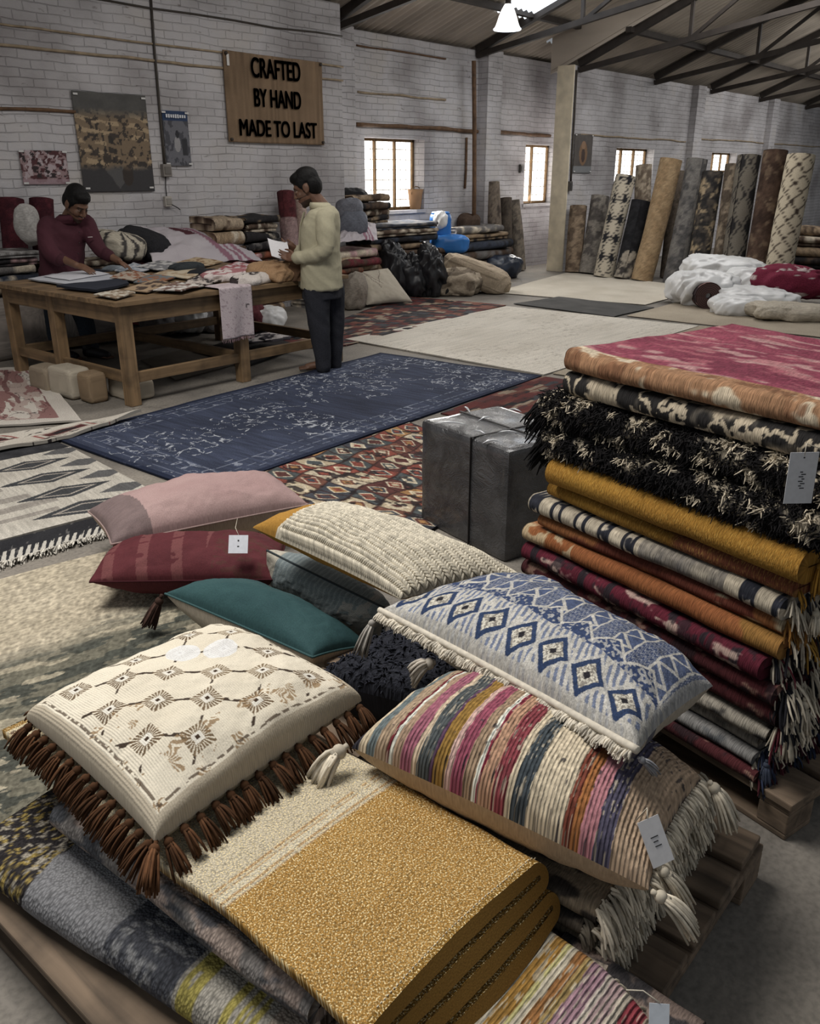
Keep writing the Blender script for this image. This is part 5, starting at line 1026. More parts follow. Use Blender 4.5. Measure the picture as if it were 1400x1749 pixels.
# right of the standing man
g0 = fl(600, 522); uS = wv(578, 500, 8.15)[0]; uE = wv(648, 480, 8.15)[0]
z = stack('the pile behind the cream cushion', 'rugs in the pink and red pile', (uS-.25, 8.15, 0), (0, 1, 0), (1, 0, 0), uE-uS+.2, .6, [(.13, (GR, CR, 5, 2, .5), 'grey and cream'), (.13, (BR, CR, 5, 3, .5), 'brown'), (.16, ((142, 44, 56), (112, 34, 46), 4, 5, .5), 'crimson'), (.07, (CR, TN, 5, 6, .5), 'cream'), (.10, (MR, BR, 5, 7, .5), 'maroon striped'), (.10, (CR, PK, 5, 8, .5), 'cream and rose')])
drape('bed_sheet', 'white and purple sheet folded on top of the pink and red pile', 'sheet', [wv(578, 416, 8.05), wv(645, 410, 8.05), wv(640, 380, 8.55), wv(584, 385, 8.55)], p_purple, amp=.05, seed=9)
bpx('cloth_bundle', 'bluish grey soft bundle on top of the white and purple sheet', 'bundle', 602, 382, 50, 44, 520, .2, (104, 108, 120), 51, .15, 4, pbase=(uS+.4, 8.45, 0), floor=False)
bpx('cloth_bundle', 'second bluish grey bundle below the dark heap by the window', 'bundle', 596, 358, 42, 34, 520, .2, (112, 114, 124), 52, .15, 4, pbase=(uS+.4, 8.5, 0), floor=False)
uX = wv(628, 440, 8.55)[0]; uY = wv(738, 440, 8.55)[0]
z = stack('the wide dark pile under the tall window', 'rugs in the pile under the tall window', (uX, 8.5, 0), (0, 1, 0), (1, 0, 0), uY-uX-.05, .6, [(.16, (BR, GR, 4, 2, .5), 'brown grey'), (.16, (BK, GR, 4, 3, .55), 'charcoal'), (.16, (TN, BR, 4, 4, .5), 'khaki'), (.12, (BK, BR, 4, 5, .5), 'black'), (.10, (TN, BR, 4, 6, .5), 'tan edged'), (.09, (BK, NV, 4, 7, .5), 'navy black'), (.09, (BR, CR, 4, 8, .55), 'brown and cream'), (.08, (NV, GR, 4, 9, .5), 'slate blue')])
stack('the dark heap by the tall window', 'rugs in the heap by the window', (wv(590, 360, 8.6)[0]+.24, 8.66, z), (0, 1, 0), (1, 0, 0), .72, .5, [(.09, (BK, TN, 5, 2, .55), 'black and tan'), (.09, (BR, CR, 5, 3, .55), 'brown'), (.10, (BK, BR, 5, 4, .5), 'black brown'), (.10, (TN, BR, 5, 5, .5), 'khaki brown')], .05, slump=.06)
bpx('cloth_bundle', 'black crumpled cloth topping the heap beside the window frame', 'bundle', 604, 340, 52, 34, 520, .2, (40, 40, 42), 53, .2, 4, pbase=(9.6, 8.75, 0), floor=False)
q = fl(650, 520)
M_lin = textile('linen', 180, 180, 'noise', .2, .3, .002)
BL, BR_ = fl(626, 521, .04), fl(704, 515, .04); TR, TL = vp(662, 458, BR_, .22), vp(594, 467, BL, .22)
pw = Pillow(BL, BR_, TR, TL, .11, .10, .45, .05, .008, 5); mb = MB()
def p_twig(s, t): return mixc(A_(182, 172, 154), A_(112, 100, 90), ((np.abs((s-.25)*1.2+.3*t-.35+.1*fbm(t*5, s*3, 3)) < .012)*(t > .35)*(t < .9)+(np.abs((s-.5)-.5*(t-.6)+.1*fbm(t*6, s*4, 5)-.05) < .010)*(t > .5)*(t < .95)+(np.abs((s-.42)+.6*(t-.6)) < .010)*(t > .45)*(t < .85) > 0)*.8)
pw.mesh(mb, p_twig, 60, 60); pw.mesh(mb, flat((150, 138, 122)), 40, 40, False); tag(mb.build('cushion', M_lin, base=BL), 'cream cushion with twig embroidery leaning on the pink and red pile', 'cushion')
for i, (x, y, w, h, lb) in enumerate(((606, 498, 40, 60, 'pale grey lumpy sack left of the leaning cream cushion'),)): bpx('sack', lb, 'sack', x, y, w, h, 528, .2, (138, 128, 116), 61, .16, 5)
for i, (x, y, w, h, lb) in enumerate(((676, 462, 42, 92, 'left tied black plastic sack in front of the wide dark pile'), (706, 474, 44, 78, 'middle black plastic sack in front of the wide dark pile'), (738, 468, 42, 86, 'right black plastic sack beside the beige blanket bundle'))): bpx('plastic_sack', lb, 'sack', x, y, w, h, 506, .22, BK, 63+i, .2, 6, 2.5, M_bag, None, -.25, ridge=.9)
bpx('blanket_bundle', 'crumpled beige blanket lying under the sloping tan blanket bundle', 'bundle', 776, 482, 84, 52, 503, .35, (168, 152, 130), 71, .22, 4, 2.6, None, lambda u, v: mixc(A_(172, 156, 134), A_(116, 102, 86), (fbm(u*12, v*8, 3) > .55)*1.))
bpx('blanket_bundle', 'tan quilted blanket bundle sloping to the floor beside the black sacks', 'bundle', 812, 468, 118, 44, 500, .30, (158, 140, 116), 72, .10, 4, 3.6, None, lambda u, v: mixc(A_(164, 146, 122), A_(124, 108, 88), (np.abs(np.sin(v*22+2*fbm(u*5, v*4, 6))) < .2)*1.), .36)
bpx('plastic_sack', 'dark navy plastic bag on the floor beside the tan blanket bundle', 'sack', 854, 454, 74, 40, 474, .30, NV, 75, .15, 4, 2.6, plain('navy_plastic', (36, 42, 54), .3, 0, .3, 7, .2))
M_blue = plain('blue_plastic', (42, 104, 172), .35, 0, .15, 4, .1)
pb = V(*wv(752, 430, 8.7)); pb[2] = 0; c = vp(752, 388, pb); o = thing('plastic_drum', 'bright blue plastic drum draped with white, on the dark pile under the window', 'drum', V(c[0], c[1], .70))
mb = MB(); zt = vp(752, 364, pb)[2]; mb.tube([V(c[0], c[1], zz) for zz in np.linspace(.70, zt, 9)], [.15, .165, .17, .165, .17, .165, .17, .165, .14], 24); mb.build('drum', M_blue, o)
mb = MB(); mb.tube([V(c[0], c[1], zt-.01), V(c[0], c[1], zt+.02)], [.15, .13], 24); mb.build('lid', M_blue, o)
mb = blob_mb(V(c[0]-.10, c[1]-.08, zt-.10), (.09, .10, .12), None, 5, .2, 6, 2.5, A_(200, 206, 214)); mb.build('draped_cloth', M_white, o)
bpx('plastic_bundle', 'blue plastic tarp bundle below the blue drum', 'bundle', 768, 416, 64, 30, 480, .22, NV, 77, .10, 4, 4., M_blue, pbase=pb+V(0, -.15, 0), floor=False)
uX = wv(742, 430, 8.55)[0]
stack('the pile beneath the blue drum', 'rugs beneath the blue drum', (uX, 8.5, 0), (0, 1, 0), (1, 0, 0), .8, .55, [(.16, (BK, NV, 4, 2, .5), 'navy black'), (.16, (BR, BK, 4, 3, .5), 'dark brown'), (.14, (NV, GR, 4, 4, .5), 'slate'), (.12, (BK, BR, 4, 5, .5), 'black')])
uX = wv(778, 430, 8.7)[0]
stack('the dark pile right of the blue drum', 'rugs right of the blue drum', (uX, 8.65, 0), (0, 1, 0), (1, 0, 0), 1.45, .5, [(.16, (BK, BR, 4, 2, .5), 'black'), (.16, (NV, BR, 4, 3, .5), 'navy brown'), (.15, (BR, GR, 4, 4, .5), 'grey brown'), (.13, (BK, NV, 4, 5, .5), 'dark navy'), (.12, (TN, BK, 4, 6, .55), 'tan and black'), (.11, (GR, CR, 4, 7, .6), 'grey cream-edged')], .07)
bpx('cloth_bundle', 'dark brown crumpled bundle on the dark pile right of the blue drum', 'bundle', 800, 380, 34, 26, 470, .18, BR, 81, .2, 5, pbase=(12.6, 8.8, 0), floor=False)
bpx('cloth_bundle', 'pale grey crumpled bundle at the right end of the dark pile by the standing rolls', 'bundle', 840, 408, 28, 40, 470, .15, (146, 138, 128), 82, .2, 5, pbase=(13.2, 8.75, 0), floor=False)
c = wv(709, 357, VB+.12); o = thing('fabric_bucket', 'tan cloth bucket standing on the sill of the tall window', 'bucket', c); mb = MB()
mb.tube([c+V(0, 0, z) for z in (0, .1, .2, .30, .30, .25)], [.085, .10, .11, .125, .11, .10], 20, None, False); mb.build('body', plain('bucket_cloth', (150, 116, 84), .8), o); mb = MB(); mb.tube([c+V(.12*math.cos(a_), -.02, .22+.12*math.sin(a_)) for a_ in np.linspace(0, math.pi, 14)], .006, 5); mb.build('handle', M_frame, o)
# rolls leaning on the back wall
for i, (x0, y0, x1, y1, w, c1, c2, lb) in enumerate([(846, 446, 840, 311, 24, (120, 106, 92), (74, 64, 58), 'tall brown flecked rug roll leaning left on the back wall'), (868, 447, 864, 338, 20, (86, 76, 66), (66, 58, 50), 'dark brown rug roll leaning on the back wall, middle of three'), (888, 446, 876, 342, 22, (126, 114, 100), (92, 84, 76), 'grey beige rug roll leaning on the back wall next to the doorway window')]):
    a = fl(x0, y0); a[1] = min(a[1], 9.0); a = wv(x0, y0, 8.95); a[2] = .01; b = wv(x1, y1, 9.12); s = np.dot(a-CP, FW)/F; roll_t(lb, a, b, w*s/2, pat_band(c1, c2, 5, i+3, .58), i+2, group=None)
# the row of tall rolls
def p_dia(a, l):
    x, y = a*5.2, l*3.2; d = np.abs((x % 1)-.5)+np.abs((y % 1)-.5); d2 = np.abs(((x+.5) % 1)-.5)+np.abs(((y+.5) % 1)-.5); c = mixc(A_(190, 178, 156), A_(44, 44, 48), ((d2 < .34)*(fbm(x*2, y*2, 3) > .36))*1.); return mixc(c, A_(60, 58, 60), ln(d, .5, .04))
def p_lat(a, l):
    x, y = a*4.5, l*4.; u, v = x+y+.1*fbm(x*2, y*2, 3), x-y+.1*fbm(x*2+9, y*2, 4); return mixc(A_(186, 172, 146), A_(66, 54, 46), ((np.abs(u % 1-.5) > .44)+(np.abs(v % 1-.5) > .44) > 0)*1.)
def p_half(a, l): return mixc(pat_band((40, 40, 43), (30, 30, 33), 6, 4)(a, l), pat_band((150, 140, 124), (60, 56, 54), 6, 8)(a, l), (l < .35+.1*np.sin(a*20))*1.)
ROLLS = [(973, 463, 988, 352, 29, pat_band((146, 124, 100), (104, 86, 70), 5, 2, .55), 'short tan brown rug roll at the row end nearest the cream partition'),
 (1002, 468, 1025, 335, 30, pat_band((140, 132, 122), (92, 86, 82), 4, 3, .5), 'grey beige flecked rug roll, second from the cream partition end'),
 (1030, 474, 1069, 300, 34, p_dia, 'cream rug roll with black diamonds leaning in the row'),
 (1064, 477, 1096, 344, 34, p_half, 'near black rug roll between the diamond roll and the plain tan roll'),
 (1084, 474, 1099, 282, 26, pat_band((164, 148, 126), (112, 96, 80), 6, 5, .55), 'beige rug roll rising behind the near black roll'),
 (1095, 480, 1146, 272, 36, pat_band((160, 132, 96), (146, 118, 84), 5, 6, .5), 'tall plain tan rug roll leaning in the row'),
 (1128, 480, 1162, 292, 24, pat_band((104, 92, 80), (82, 72, 62), 5, 7, .5), 'narrow brown rug roll behind the plain tan roll'),
 (1148, 484, 1191, 272, 34, pat_band((110, 106, 102), (78, 76, 76), 4, 8, .52), 'tall mottled grey rug roll right of the plain tan roll'),
 (1188, 487, 1217, 294, 34, pat_band((78, 70, 62), (44, 42, 42), 5, 9, .5, (150, 130, 100)), 'dark rug roll with tan flecks right of the mottled grey roll'),
 (1222, 490, 1251, 281, 25, pat_band((134, 118, 98), (84, 72, 60), 6, 10, .5), 'narrow beige brown rug roll under the small far window'),
 (1246, 494, 1280, 266, 37, lambda a, l: mixc(p_dia(a*.7, l*.7)*.62, A_(70, 62, 56), .25), 'dark rug roll with pale broken diamonds left of the brown roll'),
 (1284, 498, 1325, 258, 40, pat_band((78, 58, 46), (58, 42, 34), 4, 12, .5, (104, 84, 66)), 'tallest dark brown rug roll next to the cream lattice roll'),
 (1322, 503, 1368, 265, 44, p_lat, 'cream rug roll with dark lattice at the right end of the row')]
for i, (x0, y0, x1, y1, w, pt, lb) in enumerate(ROLLS):
    a = fl(x0, y0); lean = 0.10 if i in (4, 6) else .28
    if i == 0: a = a+V(-.25, -.22, 0); lean = .18
    if i in (4, 6): a = a+V(.45, .1, 0); 
    b = wu(x1, y1, a[0]+lean); s = np.dot(a-CP, FW)/F; R = w*s/2; a[2] = .012
    roll_t(lb, a, b, R, pt, i+1, endc=(140, 128, 112), k=70)
pd = V(*wv(1385, 470, 4.6)); pd[2] = 0; a = wu(1366, 470, 15.5); b = wu(1440, 470, 15.5)
stack('the pile behind the lattice roll', 'rugs at the right edge', (15.5, b[1], 0), (1, 0, 0), (0, 1, 0), 1.0, .6, [(.18, (BR, BK, 4, 2, .5), 'dark brown'), (.18, (BK, BR, 4, 3, .5), 'black'), (.16, (BR, TN, 4, 4, .5), 'brown'), (.16, (BR, CR, 4, 5, .58), 'brown flecked'), (.14, (TN, BR, 4, 6, .5), 'tan')])
# heap of plastic wrapped goods
for i, (x, y, w, h, yb, dep, sd, tl, lb) in enumerate([(1235, 462, 130, 46, 500, .45, 21, .08, 'upper white plastic wrapped bale on the heap before the rolls'), (1200, 492, 104, 58, 520, .40, 22, 0, 'rounded white plastic bale at the left end of the heap'), (1302, 484, 112, 44, 512, .40, 23, .12, 'white plastic bale in the middle of the heap under the crimson rug'),
    (1290, 512, 130, 40, 530, .40, 24, .05, 'low white plastic bundle in front of the heap'), (1258, 522, 90, 34, 536, .3, 25, 0, 'slumped white plastic bundle beside the dark roll end'), (1352, 532, 150, 28, 545, .35, 26, .04, 'long cream plastic wrapped roll lying at the front of the heap')]):
    bpx('plastic_bale', lb, 'bale', x, y, w, h, yb, dep, (206, 206, 204), sd, .14, 4, 2.8, M_white if i < 5 else None, None if i < 5 else (lambda u, v: mixc(A_(186, 176, 158), A_(164, 152, 134), fbm(u*9, v*9, 3))), tl, n=96, ridge=.8)
bpx('rug_bundle', 'crimson spotted rug bundle heaped behind the white plastic bales', 'bundle', 1350, 480, 120, 50, 520, .4, (122, 34, 58), 28, .18, 4, 2.6, M_fold, lambda u, v: mixc(A_(120, 32, 56), A_(190, 170, 168), (fbm(u*16, v*12, 5) > .66)*1.), .1)
p = fl(1207, 522); s_ = np.dot(p-CP, FW)/F; ax = nrm(-HF*.9+RT*-.1); c = vp(1207, 504, p, -.28)
roll_t('dark patterned rug roll end poking out of the white plastic heap', c-ax*.5, c+ax*.12, 22*s_, pat_band((52, 40, 42), (150, 110, 104), 7, 3, .62), 3, endc=(104, 76, 72))
# ------------------------------------------------------------------ pallets
M_pal = wood('pallet_wood_grain', (116, 99, 82), .4, .85, 1)
def pallet(label, R, O, L, W, zt, nb, first=.14):
    """boards run along x (length L); stacked across y (width W)"""
    o = thing('wooden_pallet', label, 'pallet', O); R = np.asarray(R)
    def bx_(name, lo, hi, m=M_pal):
        lo, hi = np.asarray(lo, float), np.asarray(hi, float); mb = MB(); mb.box(O+R@((lo+hi)/2), hi-lo, R); return mb.build(name, m, o, smooth=False, bevel=.004)
    r = np.random.RandomState(nb); th = .022; y = 0; st = (W-first)/(nb-1)
    for i in range(nb):
        w = first if i == 0 else st*.80; y0 = 0 if i == 0 else first+.03+(i-1)*st*.985
        bx_('deck_board', (r.uniform(-.01, .01), y0, zt-th), (L+r.uniform(-.01, .01), y0+w, zt+r.uniform(0, .004)))
    for x in (0, L/2-.045, L-.09):
        bx_('stringer', (x, .01, zt-th-.022), (x+.09, W-.01, zt-th))
        for yb in (.01, W/2-.06, W-.13): bx_('block', (x, yb, .018), (x+.09, yb+.12, zt-th-.022))
    for yb in (.01, W/2-.06, W-.13): bx_('bottom_board', (0, yb, 0), (L, yb+.12, .018))
    return o
# boards along the near-far direction of the hall (v)
pallet('worn wooden pallet under the mustard blanket and striped cushion, near the camera', np.c_[V(0, 1, 0), V(1, 0, 0), V(0, 0, 1)], V(.505, .42, 0), 1.42, 1.36, .13, 9, .15)
SD = V(.255, .967, 0); SN = V(.967, -.255, 0); SC = V(2.02, .415, 0)
pallet('wooden pallet under the tall rug stack at the right', np.c_[SD, SN, V(0, 0, 1)], SC+V(0, 0, 0), 1.05, 1.0, .125, 7, .15)
for i, (x, y, w, h) in enumerate(((.80, .47, .05, .03), (.66, .60, .03, .02))): pass

# ------------------------------------------------------------------ tall rug stack
M_kilim = textile('kilim_weave', 70, 260, 'noise', .38, .7, .005); M_wool = textile('wool_loop', 130, 260, 'noise', .30, .8, .006, speck=((214, 176, 96), .25, 120, 260))
M_yarn = vcol('yarn', .95, .1, .2, 60)
NZ = lambda l, a, k, s_: fbm(l*k, a*k*1.4, s_, 3)
def pL1(a, l, sd):        # a counts back from the loose end of the top layer: the fold sits near a = depth
    d = .80-a; top = d > .075
    c = mixc(A_(148, 62, 82), A_(120, 46, 66), NZ(l, a, 7, 3)*1.4-.2); c = mixc(c, A_(186, 150, 142), S_(NZ(l*.6, a*1.1, 14, 5), .60)*.75); c = mixc(c, A_(172, 96, 104), S_(NZ(l*.4, a, 22, 9), .6)*.6)
    e = mixc(A_(156, 112, 78), A_(196, 178, 150), S_(NZ(l*.8, a*1.2, 18, 7), .53)*1.); e = mixc(e, A_(120, 78, 52), S_(NZ(l, a, 19, 8), .63)*.8); return np.where(top[..., None], c, e)*(.88+.22*vn(l*150, a*60, 2))[..., None]
def pL2(a, l, sd):
    c = mixc(A_(184, 168, 142), A_(42, 40, 40), (np.abs(NZ(l, a*1.1, 26, 13)-.5) > .075)*S_(NZ(l, a, 7, 3), .36)*1.); return c*(.9+.2*vn(l*140, a*60, 2))[..., None]
def pL3(a, l, sd): return mixc(A_(34, 32, 33), A_(176, 162, 138), S_(NZ(l, a, 14, 23), .62)*1.)
def pMus(a, l, sd): return mixc(mixc(A_(176, 124, 36), A_(150, 100, 28), NZ(l, a, 9, 3)*1.3-.15), A_(104, 48, 40), (l > .60)*S_(NZ(l, a, 9, 31), .52)*.0)
def pMus2(a, l, sd): return mixc(pMus(a, l, sd)*.9, mixc(A_(110, 52, 40), A_(140, 84, 44), NZ(l, a, 18, 4)), np.clip((l-.50)*40, 0, 1))
def pDia(a, l, sd):
    x = l*10.2; k = x-np.floor(x); blk_ = (np.abs(k-.30) < .25); inner = (np.abs(k-.30) < .12)*S_(NZ(l, a, 38, 5), .47)
    c = mixc(A_(190, 176, 152), A_(44, 46, 56), blk_*1.); c = mixc(c, A_(196, 182, 160), inner*1.); late = (l > .46)*(l < .74); c = mixc(c, mixc(A_(180, 168, 146), A_(110, 104, 100), NZ(l, a, 18, 6)*1.3-.2), late*.9); return c*(.86+.24*vn(l*30, a*190, 2))[..., None]
def pRust(a, l, sd): c = mixc(A_(112, 54, 40), A_(150, 90, 48), S_(NZ(l*.7, a, 12, 3), .55)*1.); return mixc(c, A_(186, 166, 130), S_(NZ(l*.5, a*2, 20, 8), .66)*1.)
def pOr(a, l, sd): c = mixc(A_(138, 74, 38), A_(158, 94, 48), NZ(l*.3, a*2, 20, 3)); c = mixc(c, A_(186, 164, 126), (l < .22)*S_(NZ(l, a, 26, 8), .52)*.9); return mixc(c, A_(150, 108, 44), (l > .75)*S_(NZ(l, a, 9, 5), .5)*.8)
def pCrim(a, l, sd): c = mixc(A_(112, 32, 50), A_(84, 26, 40), NZ(l, a, 8, 3)); k = (l*9) % 1; c = mixc(c, A_(40, 36, 42), (np.abs(k-.5) < .12)*S_(NZ(l, a, 20, 2), .4)*.9); c = mixc(c, A_(186, 158, 144), S_(NZ(l*.6, a*1.5, 32, 8), .64)*.9); return mixc(c, A_(44, 34, 40), S_(NZ(l, a, 44, 18), .60)*.7)
def pDR(a, l, sd): c = mixc(A_(92, 38, 42), A_(62, 28, 32), NZ(l, a, 8, 4)); c = mixc(c, A_(40, 32, 36), S_(NZ(l, a, 40, 48), .58)*.7); return mixc(c, A_(156, 120, 102), S_(NZ(l*.6, a*1.5, 36, 18), .63)*.85)
def pGr(c1, c2, th): return lambda a, l, sd: mixc(A_(*c1), A_(*c2), S_(NZ(l*.7, a*1.6, 17, 28), th)*1.)*(.88+.22*vn(l*40, a*160, 2))[..., None]
STK = 'on the tall stack'
LAY = [ # z0, z1, left t, right t, front offset, folds, pattern, label
 (.130, .168, 1.00, .10, -.01, 2, pDR, 'dark red folded kilim at the bottom of the tall stack, on the pallet', M_kilim),
 (.170, .212, 1.00, .12, .00, 2, pGr((128, 126, 124), (96, 98, 102), .5), 'plain grey folded rug just above the bottom dark red kilim', M_kilim),
 (.214, .258, 1.00, .12, .02, 2, pGr((150, 144, 134), (108, 106, 104), .55), 'pale grey folded rug between the plain grey and black flecked rugs', M_kilim),
 (.260, .315, 1.00, .09, .005, 2, pGr((156, 148, 134), (60, 58, 58), .53), 'cream and black flecked folded rug low on the tall stack', M_kilim),
 (.320, .385, 1.02, .07, .00, 2, pDR, 'dark maroon folded rug under the crimson one on the tall stack', M_kilim),
 (.388, .446, 1.035, .08, -.015, 2, pDR, 'brownish red folded rug touching the crimson rug from below', M_kilim),
 (.450, .515, 1.025, .12, -.03, 2, pCrim, 'crimson patterned folded rug halfway down the tall stack', M_kilim),
 (.518, .580, 1.03, .09, -.02, 2, pOr, 'burnt orange folded rug below the rust one on the tall stack', M_kilim),
 (.582, .626, .985, .10, .0, 2, pRust, 'rust brown folded rug under the black and white banded rug', M_kilim),
 (.628, .690, 1.01, .10, -.02, 2, pDia, 'cream folded rug with black bands under the mustard rugs on the tall stack', M_kilim),
 (.693, .742, .96, .085, .00, 2, pMus2, 'thin mustard and brown folded rug under the thick mustard one', M_wool),
 (.745, .838, .925, .06, -.03, 2, pMus, 'thick plain mustard folded rug in the middle of the tall stack', M_wool),
 (.842, .940, .965, -.02, -.01, 2, pL3, 'lower black shaggy folded rug with cream flecks on the tall stack', M_kilim),
 (.944, 1.035, .985, -.04, -.01, 2, pL3, 'upper black shaggy folded rug with cream flecks and long tufts', M_kilim),
 (1.038, 1.108, .90, -.05, -.005, 2, pL2, 'cream folded rug with black scroll pattern under the crimson topped rug', M_kilim),
 (1.112, 1.172, .90, -.12, -.015, 2, pL1, 'faded crimson folded rug with brown rolled edge topping the tall stack', M_kilim)]
GEO = {}
for i, (z0, z1, tl, tr, fo, nf, pt, lb, mm) in enumerate(LAY):
    O = SC+SD*tl+SN*fo; O[2] = z0; th = (z1-z0)/nf*.95; depth = .80; ln_ = tl-tr
    prf = serp(nf, depth, th, (z1-z0)/nf-th, 24 if i > 4 else 12, nd=110 if i == 15 else 30)
    def warp(G, d, l, i=i, O=O):
        G = G.copy(); w = (fbm(l*3.2+i*5.3, d*0, i+4, 3)-.5)*.03*np.clip(1-d/.25, 0, 1)
        G += w[..., None]*SN; G[..., 2] += (fbm(l*4+i*3.1, d*3, i+9, 3)-.5)*.016*np.clip((G[..., 2]-O[2])/.05, 0, 1)
        if i == 15: G[..., 2] += .012*fbm(l*6, d*7, 77, 3)*(G[..., 2] > O[2]+.045)
        return G
    o = thing('folded_rug', lb, 'rug', O-SD*ln_/2, 'rugs in the tall stack'); mb = MB()
    GEO[i] = ribbon(mb, prf, th, O, SN, -SD, ln_, 300 if i > 5 else 160, pt, warp); mb.build('body', mm, o)
    GEO[i, 'o'] = o
# tufts of the shaggy rugs
r = np.random.RandomState(11)
for i in (12, 13):
    G = GEO[i]; ctr = G.mean(1, keepdims=True); k = G.shape[1]; mb = MB(); fr = [j for j in range(k) if (np.dot(G[100, j]-SC, SN) < .10)]
    for n_ in range(7000):
        a_, b_ = r.randint(0, 299), fr[r.randint(len(fr))]; p = G[a_, b_]*(1-.5)+G[a_+1, b_]*.5; l = (a_/299.)*1.0; d_ = nrm(-SN*1.1+V(0, 0, (p[2]-G[a_, :, 2].mean())*16)+r.randn(3)*.45); L = .010+.014*r.rand()
        light = NZ(np.array(l), np.array(p[2]*1.3), 22, 23+i) > .645
        c = (V(188, 174, 150) if light else V(30, 28, 29))*(.8+.4*r.rand()); w = r.randn(3)*.006
        mb.tube([p, p+d_*L*.5, p+d_*L+w+V(0, 0, -.006)], [.0016, .0022, .0009], 4, c, False)
    mb.build('pile', M_yarn, GEO[i, 'o'])['kind'] = 'stuff'
    mb = MB(); zc = LAY[i][0]; tl = LAY[i][2]
    pts, outs = [], []
    for n_ in range(60): p = SC+SD*(tl-.01)+SN*(.0+.12*r.rand()); p = p+V(0, 0, zc+.01+.075*r.rand()); pts.append(p); outs.append(nrm(SD*.7-SN*.55+V(0, 0, -.35)))
    fringe_mb(pts, outs, .075, (26, 25, 26), 2, 9+i, .003, .4, .7, mb); mb.build('fringe', M_yarn, GEO[i, 'o'])
# yarn ends and tassels at the right-hand ends
def end_fringe(i, cols, L, n_=40, rad=.003, seed=1, spread=.5):
    r = np.random.RandomState(seed); mb = MB(); z0, z1, tr = LAY[i][0], LAY[i][1], LAY[i][3]
    for n in range(n_):
        p = SC+SD*(tr+.004)+SN*(.01+spread*r.rand()**1.3)+V(0, 0, z0+(z1-z0)*r.uniform(.2, .9)); c = cols[r.randint(len(cols))]
        fringe_mb([p], [nrm(-SD*.8-SN*.35+V(0, 0, -.4)+r.randn(3)*.3)], L*.55, tuple(x*.98 for x in c), 3, r.randint(9999), rad*.8, .8, .9, mb)
    mb.build('fringe', M_yarn, GEO[i, 'o'])
CRM = (198, 186, 164)
end_fringe(9, [CRM, CRM, (46, 46, 54)], .085, 46, .0035, 3); end_fringe(10, [(160, 112, 38), (176, 124, 40)], .05, 20, .003, 4, .3); end_fringe(8, [CRM, (150, 100, 40)], .07, 40, .003, 5); end_fringe(7, [(164, 120, 44), CRM, (44, 42, 48)], .085, 54, .0035, 6)
end_fringe(6, [CRM, CRM, (40, 40, 46), (110, 44, 56)], .10, 60, .0035, 7); end_fringe(5, [CRM, CRM, (40, 40, 46)], .11, 60, .004, 8); end_fringe(4, [CRM, CRM, (40, 40, 46), (90, 36, 44)], .10, 60, .004, 9); end_fringe(3, [CRM, (60, 60, 64)], .07, 40, .003, 10); end_fringe(1, [(46, 54, 78), (70, 40, 48), CRM], .07, 60, .0035, 12); end_fringe(0, [(46, 54, 78), (84, 36, 44), (60, 60, 66)], .07, 60, .0035, 13)
for i, (t, nn_, z, L, R, c) in enumerate(((.05, .02, .80, .085, .020, (172, 122, 40)), (.055, .05, .66, .07, .018, CRM), (.045, .06, .40, .095, .026, CRM), (.05, .01, .33, .09, .024, CRM), (.09, .015, .20, .07, .018, (70, 78, 98)))):
    k = (11, 9, 4, 3, 0)[i]; tassel_mb(SC+SD*t+SN*nn_+V(0, 0, z), V(0, -.1, -1), L, R, c, 22, 50+i, .1).build('tassel', M_yarn, GEO[k, 'o'])
# white tag on the scroll rug
pp = SC+SD*.055-SN*.05; a_ = vp(1350, 773, pp); b_ = vp(1399, 772, pp); c_ = vp(1351, 859, pp); w_, h_ = np.linalg.norm(b_-a_), np.linalg.norm(c_-a_)
tp = (a_+b_)/2
card(GEO[14, 'o'], tp, b_-a_, c_-a_, w_, h_, .0012, (206, 208, 214), [(-.02+.08*(i % 2), .38+.045*i, .16 if i % 3 else .10, .018) for i in range(8)]+[(0, .10, .05, .025)], string=[tp+V(0, 0, -.008), tp+V(.0, 0, .02), SC+SD*.06+V(0, 0, 1.07)])

# ------------------------------------------------------------------ grey plastic wrapped box
e1 = nrm(V(.235, .972, 0)); e2 = V(e1[1], -e1[0], 0); B0 = V(3.0, 1.98, 0); BW, BD, BH = .64, .50, .535
o = thing('wrapped_box', 'large grey box wrapped in shiny clear plastic beside the tall rug stack', 'box', B0+e1*BW/2+e2*BD/2)
m, nt, b = _new('plastic_wrap'); Lk = nt.links.new; tc = node(nt, 'ShaderNodeTexCoord'); nz = node(nt, 'ShaderNodeTexNoise'); nz.inputs['Scale'].default_value = 7; nz.inputs['Detail'].default_value = 6; nz.inputs['Distortion'].default_value = 1.6
Lk(tc.outputs['Object'], nz.inputs['Vector']); rr = ramp(nt, nz.outputs[0], [(.35, tuple(lin((46, 46, 48)))), (.65, tuple(lin((70, 70, 72))))]); Lk(rr.outputs[0], b.inputs['Base Color']); b.inputs['Roughness'].default_value = .3; b.inputs['Specular IOR Level'].default_value = .5
b.inputs['Coat Weight'].default_value = .5; b.inputs['Coat Roughness'].default_value = .12
wv_ = node(nt, 'ShaderNodeTexVoronoi', feature='DISTANCE_TO_EDGE'); wv_.inputs['Scale'].default_value = 9; sc_ = node(nt, 'ShaderNodeVectorMath', operation='ADD'); Lk(tc.outputs['Object'], sc_.inputs[0]); Lk(nz.outputs['Color'], sc_.inputs[1]); Lk(sc_.outputs[0], wv_.inputs['Vector'])
bp = node(nt, 'ShaderNodeBump'); bp.inputs['Strength'].default_value = .55; bp.inputs['Distance'].default_value = .012; Lk(wv_.outputs['Distance'], bp.inputs['Height']); Lk(bp.outputs[0], b.inputs['Normal'])
